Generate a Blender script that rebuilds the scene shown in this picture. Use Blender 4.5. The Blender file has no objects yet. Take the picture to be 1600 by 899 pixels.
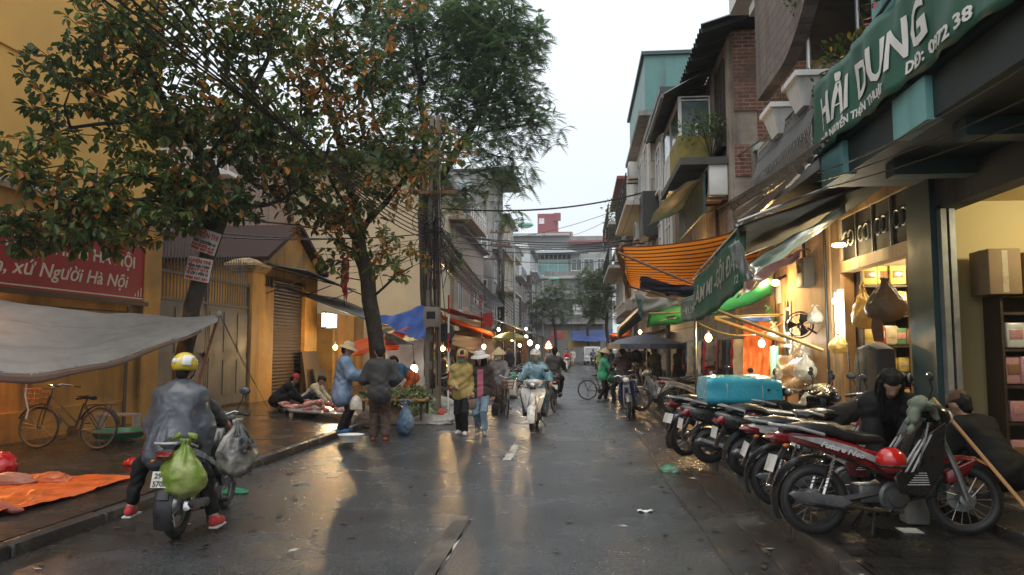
import bpy, bmesh, math, random
import numpy as np
from mathutils import Vector, Matrix, Euler, noise
R = math.radians
rnd = random.Random(7)
sc = bpy.context.scene
COL = sc.collection
# camera, sky, sun, exposure
CAMZ = 1.7
cam_d = bpy.data.cameras.new('camera'); cam = bpy.data.objects.new('camera', cam_d); COL.objects.link(cam)
cam.location = (0, 0, CAMZ); cam.rotation_euler = (R(94.73), 0, R(5.18))
cam_d.sensor_width = 36; cam_d.lens = 26; cam_d.clip_end = 2000; cam_d.clip_start = .05
sc.camera = cam
SUN_EL, SUN_ROT = 62, 200
world = bpy.data.worlds.new('World'); sc.world = world; world.use_nodes = True
wn, wl = world.node_tree.nodes, world.node_tree.links
wn.clear()
w_out = wn.new('ShaderNodeOutputWorld'); w_add = wn.new('ShaderNodeAddShader')
sky = wn.new('ShaderNodeTexSky'); sky.sky_type = 'NISHITA'; sky.sun_disc = False
sky.sun_elevation = R(SUN_EL); sky.sun_rotation = R(SUN_ROT); sky.dust_density = 6; sky.air_density = 1
b1 = wn.new('ShaderNodeBackground'); b1.inputs[1].default_value = .05
wl.new(sky.outputs[0], b1.inputs[0])
geo = wn.new('ShaderNodeNewGeometry'); sep = wn.new('ShaderNodeSeparateXYZ')
tc = wn.new('ShaderNodeTexCoord'); wl.new(tc.outputs['Generated'], sep.inputs[0])
cr = wn.new('ShaderNodeValToRGB'); wl.new(sep.outputs[2], cr.inputs[0])
cr.color_ramp.elements[0].position = 0.0; cr.color_ramp.elements[0].color = (.80, .87, .885, 1)
cr.color_ramp.elements[1].position = 1.0; cr.color_ramp.elements[1].color = (1.12, 1.16, 1.18, 1)
e = cr.color_ramp.elements.new(.22); e.color = (.90, .955, .965, 1)
nz = wn.new('ShaderNodeTexNoise'); nz.inputs['Scale'].default_value = 2.2; nz.inputs['Detail'].default_value = 4
wl.new(tc.outputs['Generated'], nz.inputs['Vector'])
mr = wn.new('ShaderNodeMapRange'); mr.inputs[1].default_value = .3; mr.inputs[2].default_value = .7
mr.inputs[3].default_value = .94; mr.inputs[4].default_value = 1.06
wl.new(nz.outputs[0], mr.inputs[0])
b2 = wn.new('ShaderNodeBackground')
wl.new(cr.outputs[0], b2.inputs[0]); wl.new(mr.outputs[0], b2.inputs[1])
wl.new(b1.outputs[0], w_add.inputs[0]); wl.new(b2.outputs[0], w_add.inputs[1]); wl.new(w_add.outputs[0], w_out.inputs[0])
sun_d = bpy.data.lights.new('sun', 'SUN'); sun_d.energy = .5; sun_d.angle = R(40); sun_d.color = (1, .97, .93)
sun = bpy.data.objects.new('sun', sun_d); COL.objects.link(sun)
sun.rotation_euler = (R(90 - SUN_EL), 0, R(180 - SUN_ROT))
sun.location = (0, 0, 60)
vs = sc.view_settings
sc.display_settings.display_device = 'sRGB'
vs.view_transform = 'Standard'; vs.look = 'None'; vs.gamma = 1; vs.use_curve_mapping = False
vs.exposure = 0.05
cy = sc.cycles
cy.max_bounces = 6; cy.diffuse_bounces = 3; cy.glossy_bounces = 3; cy.transmission_bounces = 4; cy.transparent_max_bounces = 8
cy.caustics_reflective = False; cy.caustics_refractive = False
cy.sample_clamp_indirect = 4; cy.use_denoising = True
# photo pixel (1600 wide) -> point in the street
_rot = cam.rotation_euler.to_matrix(); _F = 1600 * 26 / 36
def ray(px, py): return _rot @ Vector(((px - 800) / _F, (449.5 - py) / _F, -1))
def atY(px, py, Y): d = ray(px, py); return Vector((0, 0, CAMZ)) + d * (Y / d.y)
def atX(px, py, X): d = ray(px, py); return Vector((0, 0, CAMZ)) + d * (X / d.x)
def atZ(px, py, Z=0.): d = ray(px, py); return Vector((0, 0, CAMZ)) + d * ((Z - CAMZ) / d.z)
# materials
MATS = {}
def mk(name, col, rough=.6, var=.22, scale=5, bump=.0, bscale=60, metal=0, spec=.5, coat=0, emis=None, estr=0,
       col2=None, blend=.5, alpha=1, trans=0, transl=0, stain=None, streak=None, rvar=.12, node=None, sheen=0):
 """procedural principled material: base colour varied by two noises, optional second colour in patches, bump, vertical streaks"""
 if name in MATS: return MATS[name]
 m = bpy.data.materials.new(name); m.use_nodes = True; MATS[name] = m
 n, l = m.node_tree.nodes, m.node_tree.links
 p = n['Principled BSDF']; out = n['Material Output']
 p.inputs['Metallic'].default_value = metal; p.inputs['Specular IOR Level'].default_value = spec
 p.inputs['Coat Weight'].default_value = coat; p.inputs['Coat Roughness'].default_value = .12
 p.inputs['Sheen Weight'].default_value = sheen
 t = n.new('ShaderNodeTexCoord')
 n1 = n.new('ShaderNodeTexNoise'); n1.inputs['Scale'].default_value = scale; n1.inputs['Detail'].default_value = 6
 n1.inputs['Roughness'].default_value = .65
 l.new(t.outputs['Object'], n1.inputs['Vector'])
 mrg = n.new('ShaderNodeMapRange'); mrg.inputs[1].default_value = .25; mrg.inputs[2].default_value = .75
 mrg.inputs[3].default_value = 1 - var; mrg.inputs[4].default_value = 1 + var
 l.new(n1.outputs[0], mrg.inputs[0])
 c = n.new('ShaderNodeRGB'); c.outputs[0].default_value = (*col, 1)
 base = c.outputs[0]
 def mixc(fac, a, b, mode='MIX'):
  x = n.new('ShaderNodeMix'); x.data_type = 'RGBA'; x.blend_type = mode
  if hasattr(fac, 'links'): l.new(fac, x.inputs[0])
  else: x.inputs[0].default_value = fac
  for s, i in ((a, 6), (b, 7)):
   if hasattr(s, 'links'): l.new(s, x.inputs[i])
   else: x.inputs[i].default_value = (*s, 1)
  return x.outputs[2]
 def noise_fac(sc_, lo, hi, vec=None, det=5):
  q = n.new('ShaderNodeTexNoise'); q.inputs['Scale'].default_value = sc_; q.inputs['Detail'].default_value = det
  l.new(vec if vec else t.outputs['Object'], q.inputs['Vector'])
  r_ = n.new('ShaderNodeMapRange'); r_.inputs[1].default_value = lo; r_.inputs[2].default_value = hi
  l.new(q.outputs[0], r_.inputs[0]); return r_.outputs[0]
 if node: base = node(n, l, t, base, mixc, noise_fac)
 if col2: base = mixc(noise_fac(scale * .35, blend - .06, blend + .10), base, col2)
 if stain: base = mixc(noise_fac(stain[1], .5, .72), base, stain[0])
 if streak:
  mp = n.new('ShaderNodeMapping'); mp.inputs['Scale'].default_value = (streak[1], streak[1], streak[1] * .09)
  l.new(t.outputs['Object'], mp.inputs[0])
  base = mixc(noise_fac(1, .52, .72, mp.outputs[0]), base, streak[0])
 vm = n.new('ShaderNodeVectorMath'); vm.operation = 'SCALE'
 l.new(base, vm.inputs[0]); l.new(mrg.outputs[0], vm.inputs['Scale'])
 l.new(vm.outputs[0], p.inputs['Base Color'])
 rr = n.new('ShaderNodeMapRange'); rr.inputs[1].default_value = .3; rr.inputs[2].default_value = .7
 rr.inputs[3].default_value = max(.02, rough - rvar); rr.inputs[4].default_value = min(1, rough + rvar)
 l.new(n1.outputs[0], rr.inputs[0]); l.new(rr.outputs[0], p.inputs['Roughness'])
 if bump:
  n2 = n.new('ShaderNodeTexNoise'); n2.inputs['Scale'].default_value = bscale; n2.inputs['Detail'].default_value = 4
  l.new(t.outputs['Object'], n2.inputs['Vector'])
  bp = n.new('ShaderNodeBump'); bp.inputs['Strength'].default_value = bump; bp.inputs['Distance'].default_value = .02
  l.new(n2.outputs[0], bp.inputs['Height']); l.new(bp.outputs[0], p.inputs['Normal'])
 if emis: p.inputs['Emission Color'].default_value = (*emis, 1); p.inputs['Emission Strength'].default_value = estr
 if trans: p.inputs['Transmission Weight'].default_value = trans
 if alpha < 1: p.inputs['Alpha'].default_value = alpha
 if transl:
  tr = n.new('ShaderNodeBsdfTranslucent'); l.new(vm.outputs[0], tr.inputs[0])
  ms = n.new('ShaderNodeMixShader'); ms.inputs[0].default_value = transl
  l.new(p.outputs[0], ms.inputs[1]); l.new(tr.outputs[0], ms.inputs[2]); l.new(ms.outputs[0], out.inputs[0])
 return m
def stripes(colB, axis, freq, duty=.5):
 """node hook: hard stripes of a second colour along an object axis"""
 def f(n, l, t, base, mixc, nf):
  s = n.new('ShaderNodeSeparateXYZ'); l.new(t.outputs['Object'], s.inputs[0])
  m1 = n.new('ShaderNodeMath'); m1.operation = 'MULTIPLY'; m1.inputs[1].default_value = freq; l.new(s.outputs[axis], m1.inputs[0])
  m2 = n.new('ShaderNodeMath'); m2.operation = 'FRACT'; l.new(m1.outputs[0], m2.inputs[0])
  m3 = n.new('ShaderNodeMath'); m3.operation = 'GREATER_THAN'; m3.inputs[1].default_value = duty; l.new(m2.outputs[0], m3.inputs[0])
  return mixc(m3.outputs[0], base, colB)
 return f
def bricks(mortar, colB, w, h, ax=(0, 2), msize=.012, rotate=0):
 """node hook: brick or tile courses in the plane of two object axes"""
 def f(n, l, t, base, mixc, nf):
  s = n.new('ShaderNodeSeparateXYZ'); l.new(t.outputs['Object'], s.inputs[0])
  c = n.new('ShaderNodeCombineXYZ'); l.new(s.outputs[ax[0]], c.inputs[0]); l.new(s.outputs[ax[1]], c.inputs[1])
  b = n.new('ShaderNodeTexBrick'); l.new(c.outputs[0], b.inputs['Vector']); l.new(base, b.inputs['Color1'])
  b.inputs['Color2'].default_value = (*colB, 1); b.inputs['Mortar'].default_value = (*mortar, 1)
  b.inputs['Scale'].default_value = 1; b.inputs['Brick Width'].default_value = w; b.inputs['Row Height'].default_value = h
  b.inputs['Mortar Size'].default_value = msize; b.inputs['Mortar Smooth'].default_value = .2
  return b.outputs[0]
 return f
# mesh builder
class MB:
 def __init__(s): s.v = []; s.f = []; s.m = []; s.T = None; s.mi = 0
 def _add(s, vs_, fs, m=None):
  o = len(s.v); T = s.T
  if T is not None: vs_ = [T @ Vector(p) for p in vs_]
  s.v.extend([tuple(p) for p in vs_]); m = s.mi if m is None else m
  for f in fs: s.f.append(tuple(i + o for i in f)); s.m.append(m)
  return s
 def box(s, c, d, m=None, rz=0, rx=0, ry=0, taper=1):
  x, y, z = d[0] / 2, d[1] / 2, d[2] / 2
  P = [Vector((sx * x * (taper if sz > 0 else 1), sy * y * (taper if sz > 0 else 1), sz * z)) for sz in (-1, 1) for sy in (-1, 1) for sx in (-1, 1)]
  if rz or rx or ry:
   M = Euler((rx, ry, rz)).to_matrix(); P = [M @ p for p in P]
  c = Vector(c); P = [p + c for p in P]
  return s._add(P, [(0, 2, 3, 1), (4, 5, 7, 6), (0, 1, 5, 4), (2, 6, 7, 3), (0, 4, 6, 2), (1, 3, 7, 5)], m)
 def bb(s, a, b, m=None):
  return s.box([(a[i] + b[i]) / 2 for i in range(3)], [abs(b[i] - a[i]) for i in range(3)], m)
 def rbox(s, c, d, r=.03, m=None, rz=0, rx=0, ry=0):
  """box with rounded vertical and top edges: stacked rounded rectangles"""
  x, y, z = d[0] / 2, d[1] / 2, d[2] / 2; r = min(r, x * .95, y * .95, z * .95)
  M = Euler((rx, ry, rz)).to_matrix(); c = Vector(c); rings = []
  for zz, ins in ((-z, r * .9), (-z + r * .3, r * .3), (-z + r, 0), (z - r, 0), (z - r * .3, r * .3), (z, r * .9)):
   ring = []
   for (sx, sy, a0) in ((1, 1, 0), (-1, 1, 90), (-1, -1, 180), (1, -1, 270)):
    for k in range(4):
     a = R(a0 + k * 30)
     ring.append(c + M @ Vector((sx * (x - r) + (r - ins) * math.cos(a), sy * (y - r) + (r - ins) * math.sin(a), zz)))
   rings.append(ring)
  return s.loft(rings, m)
 def loft(s, rings, m=None, caps=True, close=True):
  n = len(rings[0]); vs_ = [p for r in rings for p in r]; fs = []
  for i in range(len(rings) - 1):
   for j in range(n if close else n - 1):
    a, b = i * n + j, i * n + (j + 1) % n
    fs.append((a, b, b + n, a + n))
  if caps: fs += [tuple(range(n - 1, -1, -1)), tuple(range(len(vs_) - n, len(vs_)))]
  return s._add(vs_, fs, m)
 def tube(s, pts, r, n=8, m=None, caps=True, closed=False, flat=1):
  pts = [Vector(p) for p in pts]; k = len(pts); rings = []
  rr = r if hasattr(r, '__len__') else [r] * k; up = None
  for i, p in enumerate(pts):
   if closed: t = pts[(i + 1) % k] - pts[i - 1]
   else: t = pts[min(i + 1, k - 1)] - pts[max(i - 1, 0)]
   if t.length < 1e-9: t = Vector((0, 0, 1))
   t.normalize()
   if up is None: up = t.orthogonal().normalized() if abs(t.z) > .95 else (Vector((0, 0, 1)) - t * t.z).normalized()
   else:
    up = up - t * up.dot(t); up = up.normalized() if up.length > 1e-6 else t.orthogonal().normalized()
   sd = t.cross(up)
   rings.append([p + (up * math.cos(a) * flat + sd * math.sin(a)) * rr[i] for a in (2 * math.pi * j / n for j in range(n))])
  if closed: rings.append(rings[0]); caps = False
  return s.loft(rings, m, caps)
 def bar(s, a, b, r, n=8, m=None): return s.tube([a, b], r, n, m)
 def ring(s, c, rad, r, axis='y', n=28, k=8, m=None, a0=0, a1=360, flat=1):
  c = Vector(c); P = []
  full = abs(a1 - a0) >= 360
  for i in range(n + (0 if full else 1)):
   a = R(a0 + (a1 - a0) * i / n); u, w = rad * math.cos(a), rad * math.sin(a)
   P.append(c + Vector((u, 0, w) if axis == 'y' else (0, u, w) if axis == 'x' else (u, w, 0)))
  return s.tube(P, r, k, m, closed=full, flat=flat)
 def lathe(s, prof, c=(0, 0, 0), n=16, m=None, axis='z', caps=True):
  c = Vector(c); rings = []
  for r_, z in prof:
   ring = []
   for j in range(n):
    a = 2 * math.pi * j / n; u, w = r_ * math.cos(a), r_ * math.sin(a)
    ring.append(c + Vector((u, w, z) if axis == 'z' else (u, z, w) if axis == 'y' else (z, u, w)))
   rings.append(ring)
  return s.loft(rings, m, caps)
 def ell(s, c, r, n=12, k=8, m=None, M=None):
  c = Vector(c); rings = []
  for i in range(k + 1):
   th = math.pi * (i + .02 * (i == 0) - .02 * (i == k)) / k
   ring = [Vector((r[0] * math.sin(th) * math.cos(a), r[1] * math.sin(th) * math.sin(a), -r[2] * math.cos(th))) for a in (2 * math.pi * j / n for j in range(n))]
   rings.append([c + (M @ p if M else p) for p in ring])
  return s.loft(rings, m)
 def grid(s, fn, nu, nv, m=None, thick=0):
  """sheet from fn(u,v); thick gives it a second skin below"""
  P = [[Vector(fn(i / nu, j / nv)) for j in range(nv + 1)] for i in range(nu + 1)]
  w = nv + 1
  vs_ = [p for row in P for p in row]
  fs = [(i * w + j, (i + 1) * w + j, (i + 1) * w + j + 1, i * w + j + 1) for i in range(nu) for j in range(nv)]
  if thick:
   N = len(vs_); low = []
   for i in range(nu + 1):
    for j in range(nv + 1):
     du = P[min(i + 1, nu)][j] - P[max(i - 1, 0)][j]; dv = P[i][min(j + 1, nv)] - P[i][max(j - 1, 0)]
     nn = du.cross(dv); nn = nn.normalized() if nn.length > 1e-9 else Vector((0, 0, 1))
     low.append(P[i][j] - nn * thick)
   vs_ = vs_ + low
   fs += [tuple(a + N for a in reversed(f)) for f in fs[:]]
   edge = [i * w for i in range(nu + 1)] + [nu * w + j for j in range(1, nv + 1)] + [i * w + nv for i in range(nu - 1, -1, -1)] + [j for j in range(nv - 1, 0, -1)]
   for a, b in zip(edge, edge[1:] + edge[:1]): fs.append((a, a + N, b + N, b))
  return s._add(vs_, fs, m)
 def slab(s, outline, hw, plane='xz', bev=.02, m=None, c=0, wf=None):
  """outline (u,w) given thickness 2*hw about c with rounded rims; wf(u,w) scales the half width"""
  n = len(outline); cx = sum(p[0] for p in outline) / n; cz = sum(p[1] for p in outline) / n; rings = []
  per = max(math.dist(p, (cx, cz)) for p in outline)
  for t_, ins in ((-1, .22), (-.93, .10), (-.75, .03), (-.4, 0), (.4, 0), (.75, .03), (.93, .10), (1, .22)):
   ring = []
   for (u, w) in outline:
    d = math.dist((u, w), (cx, cz)) or 1
    k = max(0, 1 - ins * bev * 5 / d)
    uu, ww = cx + (u - cx) * k, cz + (w - cz) * k
    h = hw * t_ * (wf(u, w) if wf else 1) + c
    ring.append((uu, h, ww) if plane == 'xz' else (h, uu, ww) if plane == 'yz' else (uu, ww, h))
   rings.append([Vector(p) for p in ring])
  return s.loft(rings, m)
 def prism(s, poly, a, b, plane='xz', m=None):
  def P(u, w, h): return Vector((u, h, w) if plane == 'xz' else (h, u, w) if plane == 'yz' else (u, w, h))
  return s.loft([[P(u, w, a) for u, w in poly], [P(u, w, b) for u, w in poly]], m)
 def add_np(s, V, F, m=None):
  return s._add([Vector(p) for p in V], [tuple(f) for f in F], m)
 def build(s, name, mats, parent=None, smooth=40, loc=None):
  me = bpy.data.meshes.new(name); me.from_pydata(s.v, [], s.f)
  for m in (mats if isinstance(mats, (list, tuple)) else [mats]): me.materials.append(m)
  if len(me.materials) > 1: me.polygons.foreach_set('material_index', s.m)
  if smooth:
   me.polygons.foreach_set('use_smooth', [True] * len(me.polygons))
   if smooth < 180: me.set_sharp_from_angle(angle=R(smooth))
  me.update()
  return link(name, me, parent, loc)
def link(name, me, parent=None, loc=None):
 o = bpy.data.objects.new(name, me); COL.objects.link(o)
 if parent: o.parent = parent
 if loc is not None: o.location = loc
 return o
def tag(o, label=None, cat=None, group=None, kind=None):
 if label: o['label'] = label
 if cat: o['category'] = cat
 if group: o['group'] = group
 if kind: o['kind'] = kind
 return o
def empty(name, loc=(0, 0, 0), rz=0, label=None, cat=None, group=None):
 o = bpy.data.objects.new(name, None); COL.objects.link(o); o.location = loc; o.rotation_euler = (0, 0, rz)
 o.empty_display_size = .2
 return tag(o, label, cat, group)
def copy_tree(o, parent=None):
 c = o.copy(); COL.objects.link(c)
 if parent: c.parent = parent; c.matrix_parent_inverse = o.matrix_parent_inverse.copy()
 for ch in list(o.children): copy_tree(ch, c)
 return c
def text_mesh(mb, body, T, size, m=None, width=None, extrude=.002, bold=0, align='LEFT', shear=0):
 """adds lettering (x right, y up in local plane) through matrix T"""
 cu = bpy.data.curves.new('lettering', 'FONT'); cu.body = body; cu.size = size; cu.extrude = extrude; cu.offset = bold
 cu.align_x = align; cu.resolution_u = 2; cu.shear = shear
 ob = bpy.data.objects.new('lettering', cu); COL.objects.link(ob)
 bpy.context.view_layer.update()
 me = bpy.data.meshes.new_from_object(ob.evaluated_get(bpy.context.evaluated_depsgraph_get()))
 if callable(T):
  bm = bmesh.new(); bm.from_mesh(me)
  bmesh.ops.subdivide_edges(bm, edges=[e_ for e_ in bm.edges if e_.calc_length() > size * .12], cuts=3, use_grid_fill=False)
  bmesh.ops.triangulate(bm, faces=bm.faces[:]); bm.to_mesh(me); bm.free()
 V = [v.co.copy() for v in me.vertices]; F = [tuple(p.vertices) for p in me.polygons]
 COL.objects.unlink(ob); bpy.data.objects.remove(ob); bpy.data.curves.remove(cu); bpy.data.meshes.remove(me)
 if V and width:
  x0, x1 = min(v.x for v in V), max(v.x for v in V); k = width / max(1e-6, x1 - x0)
  for v in V: v.x = (v.x - x0) * k
 mb._add([T(v) if callable(T) else T @ v for v in V], F, m)
def frame(o, ex, ey):
 """matrix with local x along ex, local y along ey (roughly), origin o"""
 ex = Vector(ex).normalized(); ez = ex.cross(Vector(ey)).normalized(); ey = ez.cross(ex)
 return Matrix(((ex.x, ey.x, ez.x, o[0]), (ex.y, ey.y, ez.y, o[1]), (ex.z, ey.z, ez.z, o[2]), (0, 0, 0, 1)))
# implicit surfaces (bodies, cloth, bags)
def surf(prims, h=.02, k=.02, wob=0, wf=14, seed=0):
 """prims: (a, b, ra, rb) tapered capsules, smoothly joined; returns one closed quad mesh"""
 A = np.array([[*p[0]] for p in prims], float); B = np.array([[*p[1]] for p in prims], float)
 rm = max(max(p[2], p[3]) for p in prims) + 3 * h + wob
 lo = np.minimum(A.min(0), B.min(0)) - rm; hi = np.maximum(A.max(0), B.max(0)) + rm
 n = np.ceil((hi - lo) / h).astype(int) + 1
 X, Y, Z = np.meshgrid(*[lo[i] + h * np.arange(n[i]) for i in range(3)], indexing='ij')
 P = np.stack([X, Y, Z], -1).astype(np.float32); acc = np.zeros(P.shape[:3], np.float32)
 for a, b, p in zip(A, B, prims):
  d = b - a; L2 = d @ d
  q = P - a.astype(np.float32)
  t = np.clip(q @ d.astype(np.float32) / L2, 0, 1) if L2 > 1e-10 else np.zeros(P.shape[:3], np.float32)
  D = np.sqrt(((q - t[..., None] * d.astype(np.float32)) ** 2).sum(-1)) - (p[2] + (p[3] - p[2]) * t)
  acc += np.exp(np.clip(-D / k, -60, 60))
 D = -k * np.log(acc + 1e-30)
 if wob:
  s1 = seed * 1.7
  D = D + wob * (.8 * (1 - 2 * np.abs(np.sin(.6 * wf * (.8 * X + .55 * Z + .22 * np.sin(6 * Y + 5 * Z + s1)) + s1))) + .7 * (1 - 2 * np.abs(np.sin(.7 * wf * (.9 * Z - .6 * Y + .25 * np.sin(5 * X + s1) + .1 * np.sin(13 * Z)) + 2 * s1))) + .5 * np.sin(wf * 1.5 * (Y + .4 * X + .1 * np.sin(9 * Z)) + s1 * 2))
 return snet(D, lo, h)
def snet(D, lo, h):
 S = D < 0
 c8 = [(i, j, k) for i in (0, 1) for j in (0, 1) for k in (0, 1)]
 nx, ny, nz = [q - 1 for q in D.shape]
 sl = lambda a, o: a[o[0]:o[0] + nx, o[1]:o[1] + ny, o[2]:o[2] + nz]
 cnt = sum(sl(S, o).astype(np.int8) for o in c8)
 I = np.argwhere((cnt > 0) & (cnt < 8)); N = len(I)
 idx = -np.ones((nx, ny, nz), int); idx[I[:, 0], I[:, 1], I[:, 2]] = np.arange(N)
 pos = np.zeros((N, 3)); w = np.zeros(N)
 for a in c8:
  for ax in range(3):
   if a[ax]: continue
   b = list(a); b[ax] = 1
   d0 = D[I[:, 0] + a[0], I[:, 1] + a[1], I[:, 2] + a[2]]; d1 = D[I[:, 0] + b[0], I[:, 1] + b[1], I[:, 2] + b[2]]
   cr_ = (d0 < 0) != (d1 < 0); t = np.where(cr_, d0 / np.where(cr_, d0 - d1, 1), 0)
   q = np.tile(np.array(a, float), (N, 1)); q[:, ax] = t
   pos[cr_] += q[cr_]; w += cr_
 V = lo + h * (I + pos / np.maximum(w, 1)[:, None]); F = []
 for ax in range(3):
  u, v = (ax + 1) % 3, (ax + 2) % 3
  s0 = [slice(None)] * 3; s1 = [slice(None)] * 3; s0[ax] = slice(0, -1); s1[ax] = slice(1, None)
  E = np.argwhere(S[tuple(s0)] != S[tuple(s1)])
  E = E[(E[:, u] > 0) & (E[:, v] > 0) & (E[:, u] < idx.shape[u]) & (E[:, v] < idx.shape[v])]
  if not len(E): continue
  ins = S[E[:, 0], E[:, 1], E[:, 2]]
  def g(du, dv):
   q = E.copy(); q[:, u] += du; q[:, v] += dv; return idx[q[:, 0], q[:, 1], q[:, 2]]
  Q = np.stack([g(-1, -1), g(0, -1), g(0, 0), g(-1, 0)], 1)
  Q[~ins] = Q[~ins][:, ::-1]; F.append(Q)
 return V, np.concatenate(F)
def blob(name, prims, mat, parent=None, h=.02, k=.02, wob=0, wf=14, seed=0, loc=None, paint=None):
 V, F = surf(prims, h, k, wob, wf, seed)
 mb = MB(); mb.v = [tuple(p) for p in V]; mb.f = [tuple(int(i) for i in f) for f in F]
 if paint:
  C = V[F].mean(1); mb.m = [int(paint(c)) for c in C]
 else: mb.m = [0] * len(mb.f)
 return mb.build(name, mat, parent, smooth=180, loc=loc)
def lamp(name, loc, power, col, r=.04, parent=None):
 d = bpy.data.lights.new(name, 'POINT'); d.energy = power; d.color = col; d.shadow_soft_size = r
 o = bpy.data.objects.new(name, d); COL.objects.link(o); o.location = loc
 if parent: o.parent = parent
 return o
# material library
def asphalt_node(n, l, t, base, mixc, nf):
 """dark binder with pale stone chips, patches, and mud washed towards both kerbs"""
 b = mixc(nf(.5, .46, .64), base, (.018, .020, .022))
 b = mixc(nf(75, .53, .62, det=2), b, (.12, .125, .13)); b = mixc(nf(38, .57, .66, det=2), b, (.010, .010, .011))
 s = n.new('ShaderNodeSeparateXYZ'); l.new(t.outputs['Object'], s.inputs[0])
 for x0_, x1_ in ((.35, 1.55), (-3.3, -4.4)):
  r = n.new('ShaderNodeMapRange'); r.inputs[1].default_value = x0_; r.inputs[2].default_value = x1_; l.new(s.outputs[0], r.inputs[0])
  a_ = n.new('ShaderNodeMath'); a_.operation = 'MULTIPLY_ADD'; l.new(nf(1.7, .3, .7), a_.inputs[0]); a_.inputs[1].default_value = .9; a_.inputs[2].default_value = -.62
  d_ = n.new('ShaderNodeMath'); d_.operation = 'ADD'; l.new(a_.outputs[0], d_.inputs[0]); l.new(r.outputs[0], d_.inputs[1])
  e_ = n.new('ShaderNodeMapRange'); e_.inputs[1].default_value = .2; e_.inputs[2].default_value = .8; l.new(d_.outputs[0], e_.inputs[0])
  b = mixc(e_.outputs[0], b, mixc(nf(14, .45, .6), (.018, .014, .011), (.042, .032, .024)))
 return b
ASPH = mk('wet_asphalt', (.032, .038, .044), rough=.25, var=.3, scale=1.1, bump=.5, bscale=70, node=asphalt_node, rvar=.075, spec=.75)
GUT = mk('muddy_gutter', (.036, .029, .023), rough=.32, var=.45, scale=2.2, bump=.6, bscale=30, col2=(.017, .015, .012), blend=.5, rvar=.16)
PAVE_L = mk('wet_paving', (.040, .034, .029), rough=.22, var=.4, scale=1.6, bump=.28, bscale=22, rvar=.13, col2=(.022, .019, .017),
   node=bricks((.018, .015, .013), (.03, .026, .022), .42, .42, (0, 1), .018))
PAVE_R = mk('wet_paving_dark', (.024, .022, .020), rough=.26, var=.4, scale=2, bump=.3, bscale=22, rvar=.14,
   node=bricks((.010, .009, .008), (.018, .017, .015), .3, .3, (0, 1), .014))
KERB = mk('kerb_stone', (.045, .039, .034), rough=.34, var=.45, scale=3, bump=.4, bscale=30, col2=(.025, .022, .019))
DIRT = mk('ground_dirt', (.06, .055, .05), rough=.7, var=.3)
PAINTW = mk('worn_road_paint', (.5, .49, .46), rough=.5, var=.5, scale=4, bump=.4, bscale=80, col2=(.06, .057, .053), blend=.5)
PAINTD = mk('dirty_road_paint', (.13, .115, .095), rough=.5, var=.5, scale=4, bump=.4, bscale=80, col2=(.05, .045, .04), blend=.46)
YEL = mk('ochre_plaster', (.56, .30, .07), rough=.75, var=.28, scale=1.6, bump=.25, bscale=18, stain=((.30, .17, .06), .9), streak=((.13, .085, .04), 1.9), col2=(.46, .235, .055), blend=.5)
YEL2 = mk('ochre_render', (.62, .34, .075), rough=.75, var=.12, scale=.7, bump=.1, bscale=30, stain=((.54, .30, .07), .4))
CAPM = mk('weathered_cap', (.40, .29, .15), rough=.8, var=.3, scale=6, bump=.3, streak=((.12, .1, .07), 6))
CREAM = mk('cream_plaster', (.66, .56, .38), rough=.8, var=.10, scale=.5, bump=.08, stain=((.58, .48, .33), .3))
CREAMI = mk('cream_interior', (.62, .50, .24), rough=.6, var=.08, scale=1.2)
CONC = mk('stained_concrete', (.23, .225, .215), rough=.85, var=.3, scale=1, bump=.3, bscale=30, streak=((.09, .088, .083), 2.6), stain=((.33, .32, .3), .6))
CONCL = mk('pale_concrete', (.42, .41, .38), rough=.85, var=.22, scale=1.1, bump=.2, bscale=30, streak=((.2, .19, .17), 3))
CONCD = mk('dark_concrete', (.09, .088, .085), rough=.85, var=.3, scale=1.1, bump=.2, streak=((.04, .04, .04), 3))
TAN = mk('old_tan_plaster', (.29, .245, .20), rough=.85, var=.38, scale=2.4, bump=.5, bscale=18, streak=((.085, .075, .065), 2.4), stain=((.36, .32, .27), 1.6), col2=(.17, .145, .12), blend=.5)
BRICK = mk('old_brick', (.27, .105, .065), rough=.9, var=.4, scale=7, bump=.5, bscale=35, stain=((.14, .09, .07), 1.5),
           node=bricks((.26, .22, .19), (.17, .06, .042), .23, .075, (0, 2), .012))
BLOCKW = mk('grey_brick_parapet', (.20, .165, .145), rough=.9, var=.3, scale=4, bump=.4, bscale=30, streak=((.1, .085, .075), 4),
   node=bricks((.12, .10, .09), (.165, .135, .12), .42, .14, (1, 2), .012))
WHITEP = mk('white_paint', (.72, .73, .72), rough=.5, var=.1, streak=((.5, .5, .48), 5))
TEALP = mk('teal_paint', (.16, .37, .36), rough=.6, var=.12, scale=2, streak=((.09, .2, .2), 3))
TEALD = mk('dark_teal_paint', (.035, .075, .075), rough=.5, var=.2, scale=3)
TEALM = mk('teal_sheet_metal', (.10, .24, .23), rough=.5, var=.12, streak=((.07, .15, .15), 4))
GLASS = mk('window_glass', (.055, .065, .07), rough=.08, var=.2, spec=.8, rvar=.03)
GLASST = mk('teal_glass', (.16, .36, .35), rough=.12, var=.15, scale=1.2, spec=.7, rvar=.03)
DARK = mk('dark_opening', (.015, .014, .013), rough=.8)  # near-black fill: the darkness of openings is put into the colour
IRON = mk('dark_iron', (.03, .03, .03), rough=.5, metal=.3)
GREYM = mk('grey_gate_metal', (.105, .102, .095), rough=.6, var=.3, scale=2, metal=.1, streak=((.09, .08, .07), 5), bump=.05)
STEEL = mk('galvanised_steel', (.42, .43, .43), rough=.4, metal=.7, var=.2)
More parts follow.
